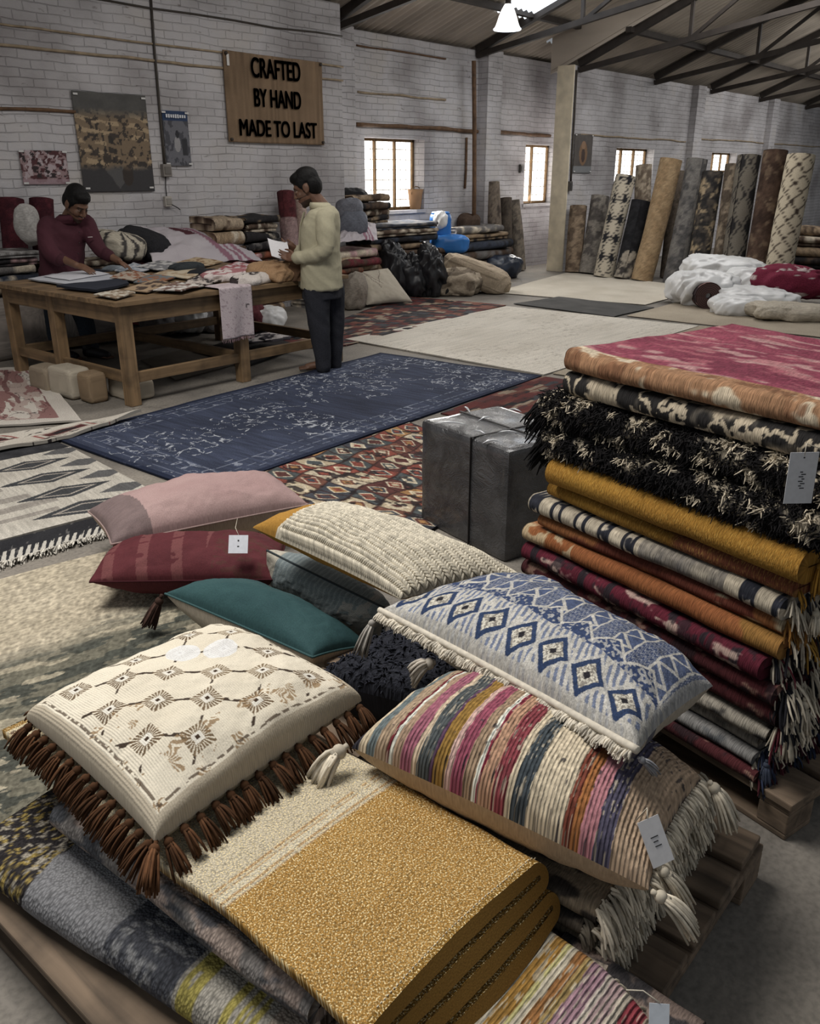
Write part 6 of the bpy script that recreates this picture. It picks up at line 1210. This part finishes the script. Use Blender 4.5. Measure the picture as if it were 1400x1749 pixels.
R = np.c_[e1, e2, V(0, 0, 1)]; mb = MB(); ctr = B0+e1*BW/2+e2*BD/2
for (ax, sg) in [(a, s) for a in range(3) for s in (-1, 1)]:
    n_ = 24; u, v_ = np.meshgrid(np.linspace(-1, 1, n_), np.linspace(-1, 1, n_), indexing='ij'); P = np.zeros((n_, n_, 3)); oth = [k for k in range(3) if k != ax]; P[..., ax] = sg; P[..., oth[0]] = u; P[..., oth[1]] = v_
    hf = np.array([BW/2, BD/2, BH/2]); Q = P*hf; inn = np.clip(Q, -(hf-.02), hf-.02); dlt = Q-inn; ll = np.linalg.norm(dlt, axis=-1, keepdims=True); Q = inn+dlt/np.maximum(ll, 1e-6)*.02
    Q = Q+P*(.006*(fbm(Q[..., 0]*9+Q[..., 2]*7, Q[..., 1]*9-Q[..., 2]*5, 5, 3)-.5))[..., None]; mb.grid((Q@R.T)+ctr+V(0, 0, BH/2), flip=(sg > 0) == (ax == 1))
mb.build('body', m, o)
M_strap = plain('dark_strap', (48, 46, 46), .5)
for a0 in (.30,):
    x = BW*a0+.06; mb = MB(); P = [B0+e1*x-e2*.004, B0+e1*x-e2*.004+V(0, 0, BH+.004), B0+e1*x+e2*(BD+.004)+V(0, 0, BH+.004)]
    for p_, q_ in zip(P[:-1], P[1:]): mb.bar(p_, q_, .012, .004, None, e1 if abs((q_-p_)[2]) > .2 else (0, 0, 1))
    mb.build('strap', M_strap, o, smooth=False)
mb = MB(); mb.bar(B0+e2*BD*.5-e1*.004+V(0, 0, BH+.003), B0+e2*BD*.5+e1*(BW+.004)+V(0, 0, BH+.003), .012, .004); mb.build('strap', M_strap, o, smooth=False)
# loose gathered film on top
r = np.random.RandomState(4); M_film = plain('loose_film', (170, 172, 176), .15, 0, .2, 9, .3, spec=.8)
for i in range(9):
    a0 = np.array([r.uniform(.05, .95)*BW, r.uniform(.05, .95)*BD]); d0 = r.uniform(-1, 1, 2)*.12; pts = [B0+e1*(a0[0]+d0[0]*f)+e2*(a0[1]+d0[1]*f)+V(0, 0, BH+.002+.010*math.sin(f*3.1)) for f in np.linspace(0, 1, 8)]
    pts = [p for p in pts]; mb = MB(); mb.tube(pts, [.001, .004, .006, .007, .007, .006, .004, .001], 6, ell=(1, .5)); mb.build('film_fold', M_film, o)

# ------------------------------------------------------------------ folded blankets on the near pallet
M_boucle = textile('boucle', 175, 175, 'voronoi', .45, .9, .004); M_must = textile('mustard_boucle', 230, 190, 'voronoi', .45, .9, .004, speck=((236, 216, 168), 1., 300, 260)); M_felt = textile('felt_edge', 300, 300, 'noise', .2, .3, .002)
def pGB(a, l, sd):     # l from the far end towards the camera
    c = mixc(A_(150, 150, 152), A_(126, 126, 130), NZ(l, a, 9, 3)*1.3-.2)
    bk = mixc(A_(48, 44, 46), A_(166, 140, 66), S_(NZ(l*1.2, a*.5, 110, 5), .60)*1.); bk = mixc(bk, A_(170, 160, 142), S_(NZ(l*1.2, a*.5, 120, 9), .64)*1.); c = mixc(c, bk, (l < .21+.02*(vn(a*30, l*0, 3)-.5))*1.)
    g = mixc(A_(78, 80, 88), A_(150, 150, 150), S_(NZ(l*.6, a, 80, 6), .58)*.8); c = mixc(c, g, (l > .47)*(l < .67)*1.); st = ((l > .68)*(l < .725)+(l > .79)*(l < .808)+(l > .818)*(l < .836)+(l > .846)*(l < .858) > 0)*1.
    c = mixc(c, A_(162, 156, 144), (l > .67)*1.); c = mixc(c, A_(168, 154, 70), st*(vn(l*260, a*20, 4) > .12)); return mixc(c, A_(170, 154, 138), (l > .88)*1.)
def blanket(name, label, O, dd, ld, length, depth, z0, z1, nf, pt, mat, nlen=260, warpf=None, group=None, gap=.10, seed=1, taper=0., cap=None):
    th = (z1-z0)/nf*(1-gap); prf = serp(nf, depth, th, (z1-z0)/nf-th, 14, taper, nd=90); O = V(O[0], O[1], z0); mb = MB(); o = thing(name, label, 'blanket', O+nrm(ld)*length/2+nrm(dd)*depth/2, group)
    def warp(G, d, l):
        G = G.copy(); k = np.clip((G[..., 2]-z0)/.03, 0, 1); G[..., 2] += (fbm(l*4+seed, d*5, seed, 3)-.5)*.010*k; G += ((fbm(l*3+seed*2, d*0, seed+4, 3)-.5)*.02)[..., None]*nrm(dd)
        if warpf is not None: G = warpf(G, d, l)
        return G
    cm = [MB(), MB()] if cap is not None else None; G = ribbon(mb, prf, th, O, dd, ld, length, nlen, pt, warp, cm, cap); mb.build('body', mat, o)
    for c_m in cm or (): c_m.build('edge_binding', M_felt, o)
    return o, G
LD = nrm(V(.13, -1, 0)); gd = V(-LD[1], LD[0], 0)
gd = nrm(V(1, .13, 0))
blanket('folded_blanket', 'grey woven folded blanket with yellow stripes at the bottom left, on the pallet plank', (.54, 1.78), gd, LD, 1.35, .50, .135, .235, 2, pGB, M_boucle, 300, seed=3)
def pMid(a, l, sd): return mixc(mixc(A_(132, 126, 122), A_(170, 150, 138), S_(NZ(l*.5, a, 30, 3), .5)), A_(74, 78, 86), S_(NZ(l*.25, a, 46, 13), .58)*.8)
blanket('folded_blanket', 'thin grey and pink folded blanket sandwiched between the mustard and grey blankets', (.668, 1.62), V(1, .05, 0), V(.05, -1, 0), .80, .42, .238, .335, 3, pMid, M_boucle, 200, seed=5)
def pMu(a, l, sd):     # a from loose end on top; l from far (under the cushion) to near
    s_ = l; mus = mixc(A_(188, 138, 60), A_(172, 122, 48), NZ(l, a, 10, 3)); cr = mixc(A_(206, 194, 166), A_(192, 178, 150), NZ(l, a, 10, 5)); c = mixc(mus, cr, (s_ < .86)*1.)
    for x in (.861, .848, .826, .814): c = mixc(c, A_(182, 134, 80), (np.abs(s_-x) < .0022)*(vn(l*10, a*120, 7) > .25)*.8)
    c = mixc(c, A_(212, 200, 172), (np.abs(s_-.837) < .008)*1.); end = mixc(A_(196, 182, 152), A_(110, 84, 66), ((np.sin(a*160) > .2)*(np.sin(l*220+3*vn(l*30, a*30, 3)) > .0))*1.); c = mixc(c, end, (s_ < .13)*1.); c = mixc(c, A_(150, 108, 44), (s_ < .02)*1.)
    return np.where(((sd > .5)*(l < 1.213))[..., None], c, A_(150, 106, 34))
def mus_warp(G, d, l):
    f = np.clip((l-.8)/.42, 0, 1); G[..., 1] -= f*np.clip(.398-G[..., 2], 0, .2)*(.38+.25*np.sin(d*7)); G[..., 1] += f*.018*np.sin(d*6.2-.4); G[..., 0] += np.clip(.385-G[..., 2], 0, .1)*.16*np.clip(1-d/.2, 0, 1)
    G[..., 2] += .006*np.sin(l*9)*np.clip(d/.3, 0, 1); return G
mo, MG = blanket('folded_blanket', 'mustard folded blanket with a cream end band lying under the tasselled cushion', (1.185, 1.90), V(-1, 0, 0), V(0, -1, 0), 1.225, .505, 0.268, .402, 4, pMu, M_must, 360, mus_warp, gap=.26, seed=7, taper=.035, cap=(142, 100, 36))
# white running stitch just inside the near edge
mb = MB(); G_ = MG[-5]; top = [j for j in range(G_.shape[0]//2) if G_[j, 2] > .385]
L_ = np.array([G_[j] for j in top]); L_ = L_[np.argsort(L_[:, 0])]; us = np.arange(L_[0, 0]+.005, L_[-1, 0], .0085)
for u in us: z = np.interp(u, L_[:, 0], L_[:, 2]); y = np.interp(u, L_[:, 0], L_[:, 1]); mb.tube([(u, y, z+.001), (u+.0045, y+.0004, z+.001)], .0013, 4, (222, 208, 176))
mb.build('stitching', M_yarn, mo)
MULT = [(.035, (178, 184, 176)), (.02, (190, 180, 160)), (.025, (158, 168, 164)), (.02, (196, 186, 164)), (.04, (180, 130, 52)), (.012, (200, 190, 120)), (.02, (206, 194, 168)), (.03, (164, 108, 56)), (.02, (170, 140, 80)), (.045, (178, 136, 150)), (.015, (206, 192, 178)), (.035, (192, 160, 160)), (.02, (204, 190, 170)), (.045, (166, 64, 74)), (.02, (198, 176, 150)), (.03, (178, 120, 50)), (.02, (150, 60, 66)), (.06, (190, 176, 150))]
MULT = [(w_*.72, c) for w_, c in MULT]
def stripes(x, lst, j=0.):
    e = np.cumsum([w for w, _ in lst]); C = np.array([c for _, c in lst], float); return C[np.minimum(np.searchsorted(e, x % e[-1]), len(C)-1)]
def pMulti(a, l, sd):
    c = stripes(np.maximum(l-.125, 0)+.004*(vn(a*40, l*200, 3)-.5), MULT); return mixc(c, A_(206, 194, 170), (vn(l*330, a*34, 8) > .72)*.75)*(.85+.2*vn(l*90, a*25, 3))[..., None]
def multi_w(G, d, l): G[..., 2] -= .10*np.clip((l-.26)/.2, 0, 1)**2; return G
M_cord = textile('corded_weave', 60, 140, 'noise', .3, .8, .005, cord=(1, 110))
xo, XG = blanket('folded_blanket', 'multicolour striped folded blanket at the bottom edge beneath the mustard blanket', (1.165, .80), V(-1, 0, 0), V(-.06, -1, 0), .52, .47, .215, .268, 2, pMulti, M_cord, 260, multi_w, seed=9)
fr = [j for j in range(XG.shape[1]) if XG[150, j, 0] > 1.13]; pts = [XG[i, fr[len(fr)//2]]+V(.0, 0, .012) for i in range(150, 258, 5)]
mb = MB(); fringe_mb(pts, [nrm(V(1, -.2, -.25))]*len(pts), .055, (204, 190, 164), 3, 3, .0032, .4, .8, mb); mb.build('fringe', M_yarn, xo)
# the tag and the slipped dark rug beneath the striped blanket end
dk, DG = blanket('folded_rug', 'dark patterned rug corner with a tag at the bottom edge beside the striped blanket', (1.24, .62), V(-1, 0, 0), V(-.05, -1, 0), .30, .45, .136, .205, 2, lambda a, l, sd: mixc(A_(74, 70, 72), A_(150, 128, 116), S_(NZ(l, a, 22, 4), .58)*1.), M_kilim, 80, lambda G, d, l: G, seed=12)
dk['category'] = 'rug'; tg = fl(1126, 1714, .30); card(dk, tg, nrm(RT+V(0, 0, -.1)), nrm(-HF*.5+V(0, 0, -.8)), .036, .075, .0012, (206, 214, 224), None, string=[tg+V(0, 0, .002), tg+V(-.005, .03, .012), tg+V(-.02, .055, .008)])

# rugs under the striped cushion
for i, (z0, z1, u, v0, L, pt, lb) in enumerate([(.134, .172, 1.235, 1.22, .64, pGr((160, 152, 140), (110, 106, 102), .5), 'pale grey folded rug on the pallet, lowest under the striped cushion'), (.174, .214, 1.225, 1.24, .69, pGr((150, 138, 118), (196, 184, 160), .5), 'beige folded rug with dark edge, second lowest under the striped cushion'), (.217, .262, 1.205, 1.22, .64, pGr((124, 110, 94), (64, 58, 54), .5), 'dark brown folded rug under the patterned one beneath the striped cushion'), (.265, .325, 1.200, 1.23, .68, pGr((140, 124, 102), (60, 54, 50), .5), 'brown and black patterned folded rug directly under the striped cushion')]):
    o_, G = blanket('folded_rug', lb, (u, v0), V(1, .02, 0), V(.03, -1, 0), L, .52, z0, z1, 2, pt, M_kilim, 150, seed=20+i); o_['category'] = 'rug'; o_['group'] = 'rugs under the striped cushion'
    r = np.random.RandomState(i); mb = MB(); pts = [G[-1, j] for j in range(0, G.shape[1], 1)]; pts = [p for p in pts for _ in range(1 if i in (1, 3) else 1)]
    fringe_mb([p+r.randn(3)*V(.008, .002, .004) for p in pts], [nrm(V(r.uniform(-.6, .6), -1, -.2)) for _ in pts], .045 if i in (1, 3) else .022, (200, 188, 166) if i != 2 else (150, 138, 120), 2, i, .0036, .4, 1.1, mb); mb.build('fringe', M_yarn, o_)
    if i == 3:
        for q_ in range(3): tassel_mb(G[-1, 6]*(1-q_*.2)+G[-1, 10]*q_*.2+V(.1*q_, -.012, .01), V(.1, -.5, -.9), .07, .02, (200, 188, 166), 22, 80+q_, .2).build('tassel', M_yarn, o_)

# ------------------------------------------------------------------ cushions
M_emb = textile('embroidered_cotton', 300, 300, 'noise', .14, .5, .0025, cord=(1, 190), cmix=.22); M_velvet = textile('velvet', 220, 220, 'noise', .18, .25, .002, rough=.8); M_knit = textile('knit', 70, 70, 'voronoi', .42, 1., .012); M_jac = textile('jacquard', 260, 260, 'noise', .28, .6, .003); M_strp = textile('ribbed_cotton', 150, 90, 'noise', .30, .8, .004, cord=(0, 115), cmix=.2); M_linen = textile('linen', 180, 180, 'noise', .2, .3, .002)
def cushion(name, label, P, cover, mat, back, bmat, n=220, m=160, piping=None, group=None):
    o = thing(name, label, 'cushion', V(*(sum(P.c)/4)[:2], min(c[2] for c in P.c)-P.D*.9))
    mb = MB(); P.mesh(mb, cover, n, m); mb.build('cover', mat, o); mb = MB(); P.mesh(mb, back, 90, 70, False); mb.build('back', bmat, o)
    if piping is not None: mb = MB(); L = P.seam_loop(50); mb.tube(np.vstack([L, L[:2]]), .0045, 6, piping, cap=False); mb.build('piping', M_linen, o)
    return o
def pE(s, t):
    c = mixc(A_(232, 221, 198), A_(220, 208, 184), fbm(s*6, t*6, 3)*1.4-.2); g = 7.2; x, y = s*g-.1, t*g-.1; i, j = np.floor(x+.5), np.floor(y+.5); a, b = x-i, y-j; on = ((i+j) % 2 == 0)*(i > .5)*(j > .5)*(i < 6.7)*(j < 6.7)
    w = .03*(fbm(s*40, t*40, 7)-.5); d = np.maximum(np.abs(a), np.abs(b))+w; an = np.arctan2(b, a); ray_ = np.sin(an*22+6*vn(s*20, t*20, 2)) > -.35; far = (s > .66)*(t < .30)+(t < .22)
    br = mixc(A_(122, 98, 68), A_(92, 68, 44), hsh(i, j, 4)); c = mixc(c, br, on*(d < .37)*(d > .14)*ray_*.92); c = mixc(c, A_(226, 220, 206), on*(d < .15)*1.); c = mixc(c, A_(70, 52, 38), on*(d < .06)*1.)
    lx = np.abs((x-y+1) % 2-1); ly = np.abs((x+y+1) % 2-1); wv2 = .03*(vn(s*50, t*50, 9)-.5); c = mixc(c, A_(66, 52, 42), (((lx+wv2 < .075)*(s < .86)+(ly+wv2 < .06)*(hsh(np.floor((x+y)/2+.5), i, 3) > .45)) > 0)*(d > .36)*(np.minimum(s, t) > .07)*(np.maximum(s, t) < .93)*(vn(s*30, t*30, 6) > .25)*.95)
    fl_ = (fbm(s*17, t*17, 33, 3) > .60)*((t < .24)*(s > .45)+(s > .80) > 0); c = mixc(c, A_(150, 118, 80), fl_*(np.sin(an*16+9*vn(s*40, t*40, 5)) > -.2)*.8)
    for (cs, ct) in ((.30, .58), (.42, .70)): c = mixc(c, A_(226, 226, 226), ((s-cs)**2*.8+(t-ct)**2 < .0052+.002*(fbm(s*9, t*9, 2)-.5))*.9)
    bd = np.minimum(np.minimum(s, 1-s), np.minimum(t, 1-t)); c = mixc(c, A_(190, 176, 152), (bd < .035)*1.); return mixc(c, A_(76, 60, 46), (np.abs(bd-.05) < .004)*(vn(s*70, t*70, 8) > .4)*.7)
EC = [fl(45, 1228, .446), fl(266, 1440, .446), fl(618, 1197, .446), fl(385, 1083, .446)]
PE = Pillow(*EC, .120, .040, .27, .03, .007, 3, zmin=.408)
eo = cushion('cushion', 'cream embroidered cushion with brown diamonds and dark brown tassels, on the mustard blanket', PE, pE, M_emb, flat((190, 176, 152)), M_linen, 300, 300)
M_tas = vcol('tassel_yarn', .95, .1, .2, 80); TB = (104, 66, 40)
for e, n_ in ((0, 15), (1, 15), (3, 6)):
    for i in range(n_):
        f = (i+.6)/n_; p, out, rad = PE.seam(e, f); tassel_mb(p+V(0, 0, -.004), nrm(out+V(0, 0, -.45)+rng.randn(3)*.10), .060+.012*rng.rand(), .021, V(*TB)*.85*rng.uniform(.85, 1.12), 16, e*40+i, .30).build('tassel', M_tas, eo)
p, out, rad = PE.seam(1, 0.); tassel_mb(p, nrm(rad+V(0, 0, -.15)), .085, .022, TB, 26, 99, .3).build('tassel', M_tas, eo)
# striped lumbar cushion
SL = [(.03, (46, 44, 52)), (.03, (190, 172, 142)), (.035, (96, 108, 110)), (.045, (158, 134, 108)), (.012, (110, 36, 44)), (.014, (206, 198, 184)), (.03, (156, 128, 104)), (.045, (150, 84, 102)), (.018, (190, 168, 140)), (.05, (72, 78, 80)), (.012, (84, 56, 82)), (.045, (140, 104, 42)), (.022, (186, 150, 140)), (.045, (142, 66, 86)), (.035, (150, 124, 98)), (.014, (206, 198, 184)), (.012, (130, 40, 58)), (.040, (170, 128, 100)), (.050, (132, 56, 64)), (.022, (186, 170, 142)), (.050, (62, 70, 76)), (.120, (190, 174, 146)), (.028, (116, 56, 42)), (.028, (152, 92, 46)), (.045, (164, 104, 112)), (.050, (72, 68, 88)), (.12, (162, 136, 110))]
tot = sum(w for w, _ in SL)
def pS(s, t):
    x = (s+.006*(vn(t*30, s*140, 3)-.5)+.012*(t-.5)*0)*tot*.9999; c = np.minimum(stripes(x, SL)*1.14, 225); dark = c.mean(-1) < 96; c = mixc(c, A_(186, 172, 148), dark*(vn(s*230, t*26, 8) > .74)*.8); c = mixc(c, A_(60, 56, 60), (~dark)*(vn(s*200, t*20, 18) > .86)*(fbm(s*8, t*4, 5) > .5)*.7); return c*(.86+.22*vn(s*120, t*60, 4))[..., None]
PS = Pillow(fl(600, 1277, .455), fl(1108, 1520, .455), V(1.56, .50, .445), V(1.52, 1.16, .45), .150, .130, .42, .05, .008, 6, zmin=.335)
so = cushion('lumbar_cushion', 'long cushion with pink, mustard, charcoal and cream stripes and cream tassels', PS, pS, M_strp, lambda s, t: mixc(A_(190, 164, 132), A_(172, 146, 114), fbm(s*5, t*5, 4)), M_velvet, 420, 150)
tassel_mb(PS.c[0]+V(-.005, .012, 0), nrm(V(-.9, .25, -.32)), .085, .034, (198, 186, 164), 46, 7, .5, .42).build('tassel', M_yarn, so)
tassel_mb(PS.c[1]+V(0, -.01, 0), nrm(V(.4, -.8, -.5)), .085, .024, (200, 188, 166), 34, 8, .4).build('tassel', M_yarn, so); tassel_mb(PS.c[2]+V(.0, -.02, 0), nrm(V(.2, -.6, -.8)), .085, .026, (200, 188, 166), 34, 9, .4).build('tassel', M_yarn, so)
tassel_mb(PS.seam(1, .12)[0]+V(0, -.01, .02), nrm(V(.3, -.7, -.6)), .08, .020, (200, 188, 166), 30, 10, .4).build('tassel', M_yarn, so)
tassel_mb(PS.c[3]+V(-.02, .03, .04), nrm(V(-.6, .6, -.2)), .06, .03, (180, 170, 156), 36, 11, .5, .42).build('tassel', M_yarn, so)
mb = MB(); fs = np.linspace(.05, .98, 36); fringe_mb([PS.seam(1, f)[0] for f in fs], [nrm(PS.seam(1, f)[1]+V(.1, 0, -.2)) for f in fs], .030, (198, 186, 164), 3, 5, .0034, .5, .9, mb); mb.build('fringe', M_yarn, so)
q = PS.surf(np.array(.925), np.array(.20)); tp = q+V(-.012, -.03, .035); card(so, tp, nrm(RT*.8+HF*.3+V(0, 0, .15)), nrm(V(-.35, -.35, -.8)), .045, .085, .0012, (208, 206, 208), [(.0, .40, .35, .02), (.0, .50, .22, .02), (.05, .60, .3, .02)], string=[tp, tp+V(.012, .008, .012), q])
# blue ikat cushion
def pB(s, t):
    W, T = .88, .40; x, y = s*W, t*T; cr = A_(188, 184, 176); nv = A_(62, 78, 116); md = A_(104, 116, 146)
    base = mixc(cr, md, (np.sin(x*330+y*120+2*vn(x*40, y*40, 2)) > .05)*(vn(x*60, y*60, 3) > .22)*.95)
    c = base; ph = (x*9.2) % 1-.5                            # row of eyes along the fringe
    def eye(cy, hy, hx, k): 
        nonlocal c
        d = np.abs(ph)/hx+np.abs(y-cy)/hy; d = d+.10*(fbm(x*60, y*60, 5)-.5); c = mixc(c, cr, (d < 1.25)*(d > 1.)*.8); c = mixc(c, A_(44, 62, 100), (d < 1.)*1.); tooth = (vn(x*300, y*300, 4) > .5); c = mixc(c, A_(204, 198, 182), (d < .66)*(d > .22)*1.); c = mixc(c, A_(60, 52, 50), (d < .66)*(d > .22)*tooth*.45); c = mixc(c, A_(40, 38, 44), (d < .22)*1.)
    eye(.062, .054, .46, 0)
    band = y > .135; zz = np.abs(((x*9.2+.5) % 1)-.5)*.14; tri = (y-.135 < .012+zz*.75)*(y > .135); 
    xx = x+.05*y; row = np.floor(xx/.058); fy = (xx/.058) % 1; tz = np.abs(((y*15+row*.5) % 1)-.5)*2
    b2 = np.where((row % 2 == 0)[..., None], mixc(A_(74, 88, 124), cr, (np.abs(fy-tz*.8-.1) < .14)*1.), mixc(A_(58, 72, 110), A_(160, 162, 168), ((np.sin(y*330+7*np.sin(x*240)) > .25))*.75)); b2 = mixc(b2, cr, (fy < .10)*1.)
    cols = np.sin(x*30+1.2) > .35; b2 = mixc(b2, mixc(A_(82, 96, 134), A_(186, 184, 180), (np.abs(np.sin(x*150+y*120)) > .62)*.8), cols*(np.abs(fy-.5) < .45)*.15)
    c = mixc(c, b2, band*1.); c = mixc(c, mixc(A_(54, 70, 110), cr, (vn(x*160, y*160, 4) > .6)*.8), tri*1.); c = mixc(c, cr, (np.abs(y-.137-zz*.75-.012) < .005)*(y < .25)*1.)
    bd = np.minimum(np.minimum(x, W-x), np.minimum(y, T-y)); return mixc(c, A_(176, 172, 164), (bd < .012)*.8)*(.88+.2*vn(x*200, y*200, 9))[..., None]
PB = Pillow(fl(648, 1045, .53), fl(1088, 1286, .625), fl(1217, 1172, .57), fl(890, 990, .50), .120, .120, .42, .04, .008, 9)
bo = cushion('cushion', 'large blue and cream ikat cushion with diamond row and cream fringed edge', PB, pB, M_jac, lambda s, t: mixc(A_(176, 164, 146), A_(96, 96, 108), (fbm(s*14, t*9, 3) > .56)*(t < .3)*1.), M_linen, 420, 240)
fs = np.linspace(.01, .99, 190); mb = MB(); fringe_mb([PB.seam(0, f)[0]+V(0, 0, .004*math.sin(f*90)) for f in fs], [nrm(PB.seam(0, f)[1]*.9+V(0, 0, -.25)) for f in fs], .021, (204, 194, 176), 4, 8, .0026, .6, .5, mb); mb.build('fringe', M_yarn, bo)
mb = MB(); L = np.array([PB.seam(0, f)[0]+V(0, 0, .006) for f in np.linspace(0, 1, 60)]); mb.tube(L, .0085, 8, (206, 196, 178)); mb.build('fringe_band', M_yarn, bo)
tassel_mb(PB.c[0]+V(-.01, .01, -.02), nrm(V(-.45, .15, -.8)), .095, .022, (164, 158, 150), 30, 12, .2).build('tassel', M_yarn, bo); tassel_mb(PB.c[1]+V(.0, -.005, -.01), nrm(V(.6, -.4, -.6)), .05, .014, (150, 150, 156), 16, 13, .2).build('tassel', M_yarn, bo)
# navy shaggy cushion
PN = Pillow(V(1.50, 1.66, .24), V(1.60, 1.22, .26), V(1.98, 1.25, .26), V(1.90, 1.62, .24), .10, .20, .42, .05, .012, 12, zmin=.02)
no_ = cushion('cushion', 'dark navy shaggy cushion wedged under the blue ikat cushion', PN, lambda s, t: mixc(A_(50, 52, 62), A_(34, 36, 44), fbm(s*20, t*20, 3)), textile('navy_pile', 90, 90, 'noise', .5, 1., .012), flat((40, 42, 50)), M_velvet, 90, 90)
mb = MB(); r = np.random.RandomState(2)
for n_ in range(900): 
    s, t = r.rand(2); p = PN.surf(np.array(s), np.array(t)); fringe_mb([p], [nrm(V(0, 0, .7)+r.randn(3)*.6)], .022, (46, 48, 58), 1, n_, .0026, .5, .5, mb)
mb.build('pile', M_yarn, no_)['kind'] = 'stuff'
# teal velvet cushion
PT = Pillow(fl(282, 1014, .185), V(1.665, 1.83, .18), V(1.90, 1.80, .13), V(1.87, 2.48, .15), .115, .165, .45, .04, .006, 14, zmin=.012)
to = cushion('cushion', 'teal velvet cushion with cream back and a brown corner tassel', PT, lambda s, t: mixc(A_(50, 86, 88), A_(40, 72, 76), fbm(s*6, t*6, 3)), M_velvet, lambda s, t: mixc(A_(200, 186, 164), A_(184, 168, 146), fbm(s*6, t*6, 5)), M_linen, 200, 150, (58, 92, 94))
tassel_mb(PT.c[0]+V(-.012, .01, -.01), nrm(V(-.35, .25, -.9)), .13, .032, (74, 52, 44), 34, 15, .05).build('tassel', M_tas, to)
# burgundy velvet cushion
PU = Pillow(fl(153, 994, .14), fl(468, 990, .16), fl(468, 990, .16)+V(.27, .22, .03), fl(153, 994, .14)+V(.25, .20, .03), .105, .14, .48, .0, .008, 16, zmin=.012)
def pU(s, t): c = mixc(A_(102, 42, 48), A_(84, 32, 38), fbm(s*9, t*6, 3)); c = mixc(c, A_(128, 74, 72), (np.abs(((s*5.2+.4*t) % 1)-.5) < .16)*(s < .62)*(fbm(s*12, t*12, 5) > .38)*.65); return mixc(c, A_(84, 52, 42), (s > .66)*(fbm(s*26, t*26, 6) > .55)*.5)
cushion('cushion', 'burgundy velvet cushion lying on the beige rug left of the teal cushion', PU, pU, M_velvet, lambda s, t: mixc(A_(98, 40, 46), A_(80, 32, 38), fbm(s*7, t*7, 6)), M_velvet, 200, 140, (72, 28, 34))
# pink cushion
PP = Pillow(fl(190, 930, .20), fl(526, 862, .21), fl(526, 862, .21)+V(.12, .40, .02), fl(190, 930, .20)+V(.14, .42, .0), .140, .185, .42, .04, .008, 18, zmin=.012)
po = cushion('cushion', 'dusty pink velvet cushion with price tag at the back left of the cushion pile', PP, lambda s, t: mixc(mixc(A_(176, 144, 140), A_(160, 126, 124), fbm(s*5, t*5, 3)), mixc(A_(112, 94, 94), A_(132, 110, 108), fbm(s*30, t*60, 5)), (s < .20-.06*t)*1.), M_velvet, lambda s, t: mixc(A_(176, 156, 138), A_(158, 138, 120), fbm(s*6, t*6, 4)), M_velvet, 180, 130, (160, 134, 128))
tassel_mb(PP.c[0]+V(-.01, 0, -.02), nrm(V(-.25, -.1, -.9)), .11, .03, (120, 108, 98), 28, 19, .05).build('tassel', M_tas, po)
q = PP.seam(0, .62)[0]; a_ = vp(391, 914, q, -.50); b_ = vp(424, 914, q, -.50); c_ = vp(392, 945, q, -.54)
card(po, (a_+b_)/2, b_-a_, c_-a_, np.linalg.norm(b_-a_), np.linalg.norm(c_-a_), .0014, (214, 216, 226), [(0, .3, .08, .08), (0, .62, .1, .06)], string=[(a_+b_)/2, (a_+b_)/2+V(.01, .03, .02), q])
# grey teal jacquard cushion
PG = Pillow(fl(460, 990, .06), fl(652, 1100, .06), fl(664, 1042, .27), fl(456, 940, .27), .075, .12, .42, .03, .008, 20, zmin=.012)
def pGT(s, t): c = mixc(A_(124, 136, 138), A_(104, 116, 120), fbm(s*9, t*9, 3)); c = mixc(c, A_(148, 158, 156), (np.sin(s*170+9*fbm(s*6, t*6, 3)) > .5)*.5); c = mixc(c, A_(178, 170, 154), (s < .12)*(t > .0)*1.); return mixc(c, A_(160, 156, 148), (s > .72)*(fbm(s*16, t*9, 9) > .5)*.8)
cushion('cushion', 'grey teal jacquard cushion with dark piping under the cream knitted cushion', PG, pGT, M_jac, pGT, M_jac, 160, 120, (54, 62, 66))
# mustard cushion with the cream knitted front
PK = Pillow(fl(431, 901, .44), fl(684, 1024, .42), fl(888, 987, .42), fl(548, 872, .44), .125, .055, .45, .05, .006, 22)
def pK(s, t): c = mixc(A_(208, 198, 176), A_(192, 180, 156), fbm(s*6, t*6, 3)); r_ = (t*30) % 1; z = (s*46+np.abs(r_-.5)*1.1) % 1; c = c*(.84+.22*np.abs(np.sin(z*math.pi)))[..., None]; return mixc(c, mixc(A_(176, 124, 42), A_(160, 110, 36), fbm(s*9, t*9, 3)), (s < .17+.05*np.sin(t*math.pi))*1.)
ko = cushion('cushion', 'cream chunky knitted cushion with a mustard end on top of the cushion pile', PK, pK, M_linen, flat((166, 118, 40)), M_linen, 200, 140)
# raised herringbone stitches
mb = MB(); r = np.random.RandomState(6)
for j in range(26):
    t = (j+.5)/26
    for i in range(70):
        s = (i+.5*(j % 2))/70*.80+.205
        if s > .995: continue
        dx, dt = .011, (.016 if j % 2 else -.016); ss = np.array([s-dx, s-.3*dx, s+.3*dx, s+dx]); tt = np.clip(np.array([t-dt, t-.3*dt, t+.3*dt, t+dt]), .004, .996); P = PK.surf(np.clip(ss, .0, .998), tt); N_ = PK.N
        mb.tube([P[0], P[1]+N_*.006, P[2]+N_*.006, P[3]], [.003, .0062, .0062, .003], 5, V(206, 196, 174)*r.uniform(.86, 1.08), False)
mb.build('knit_front', M_linen, ko)
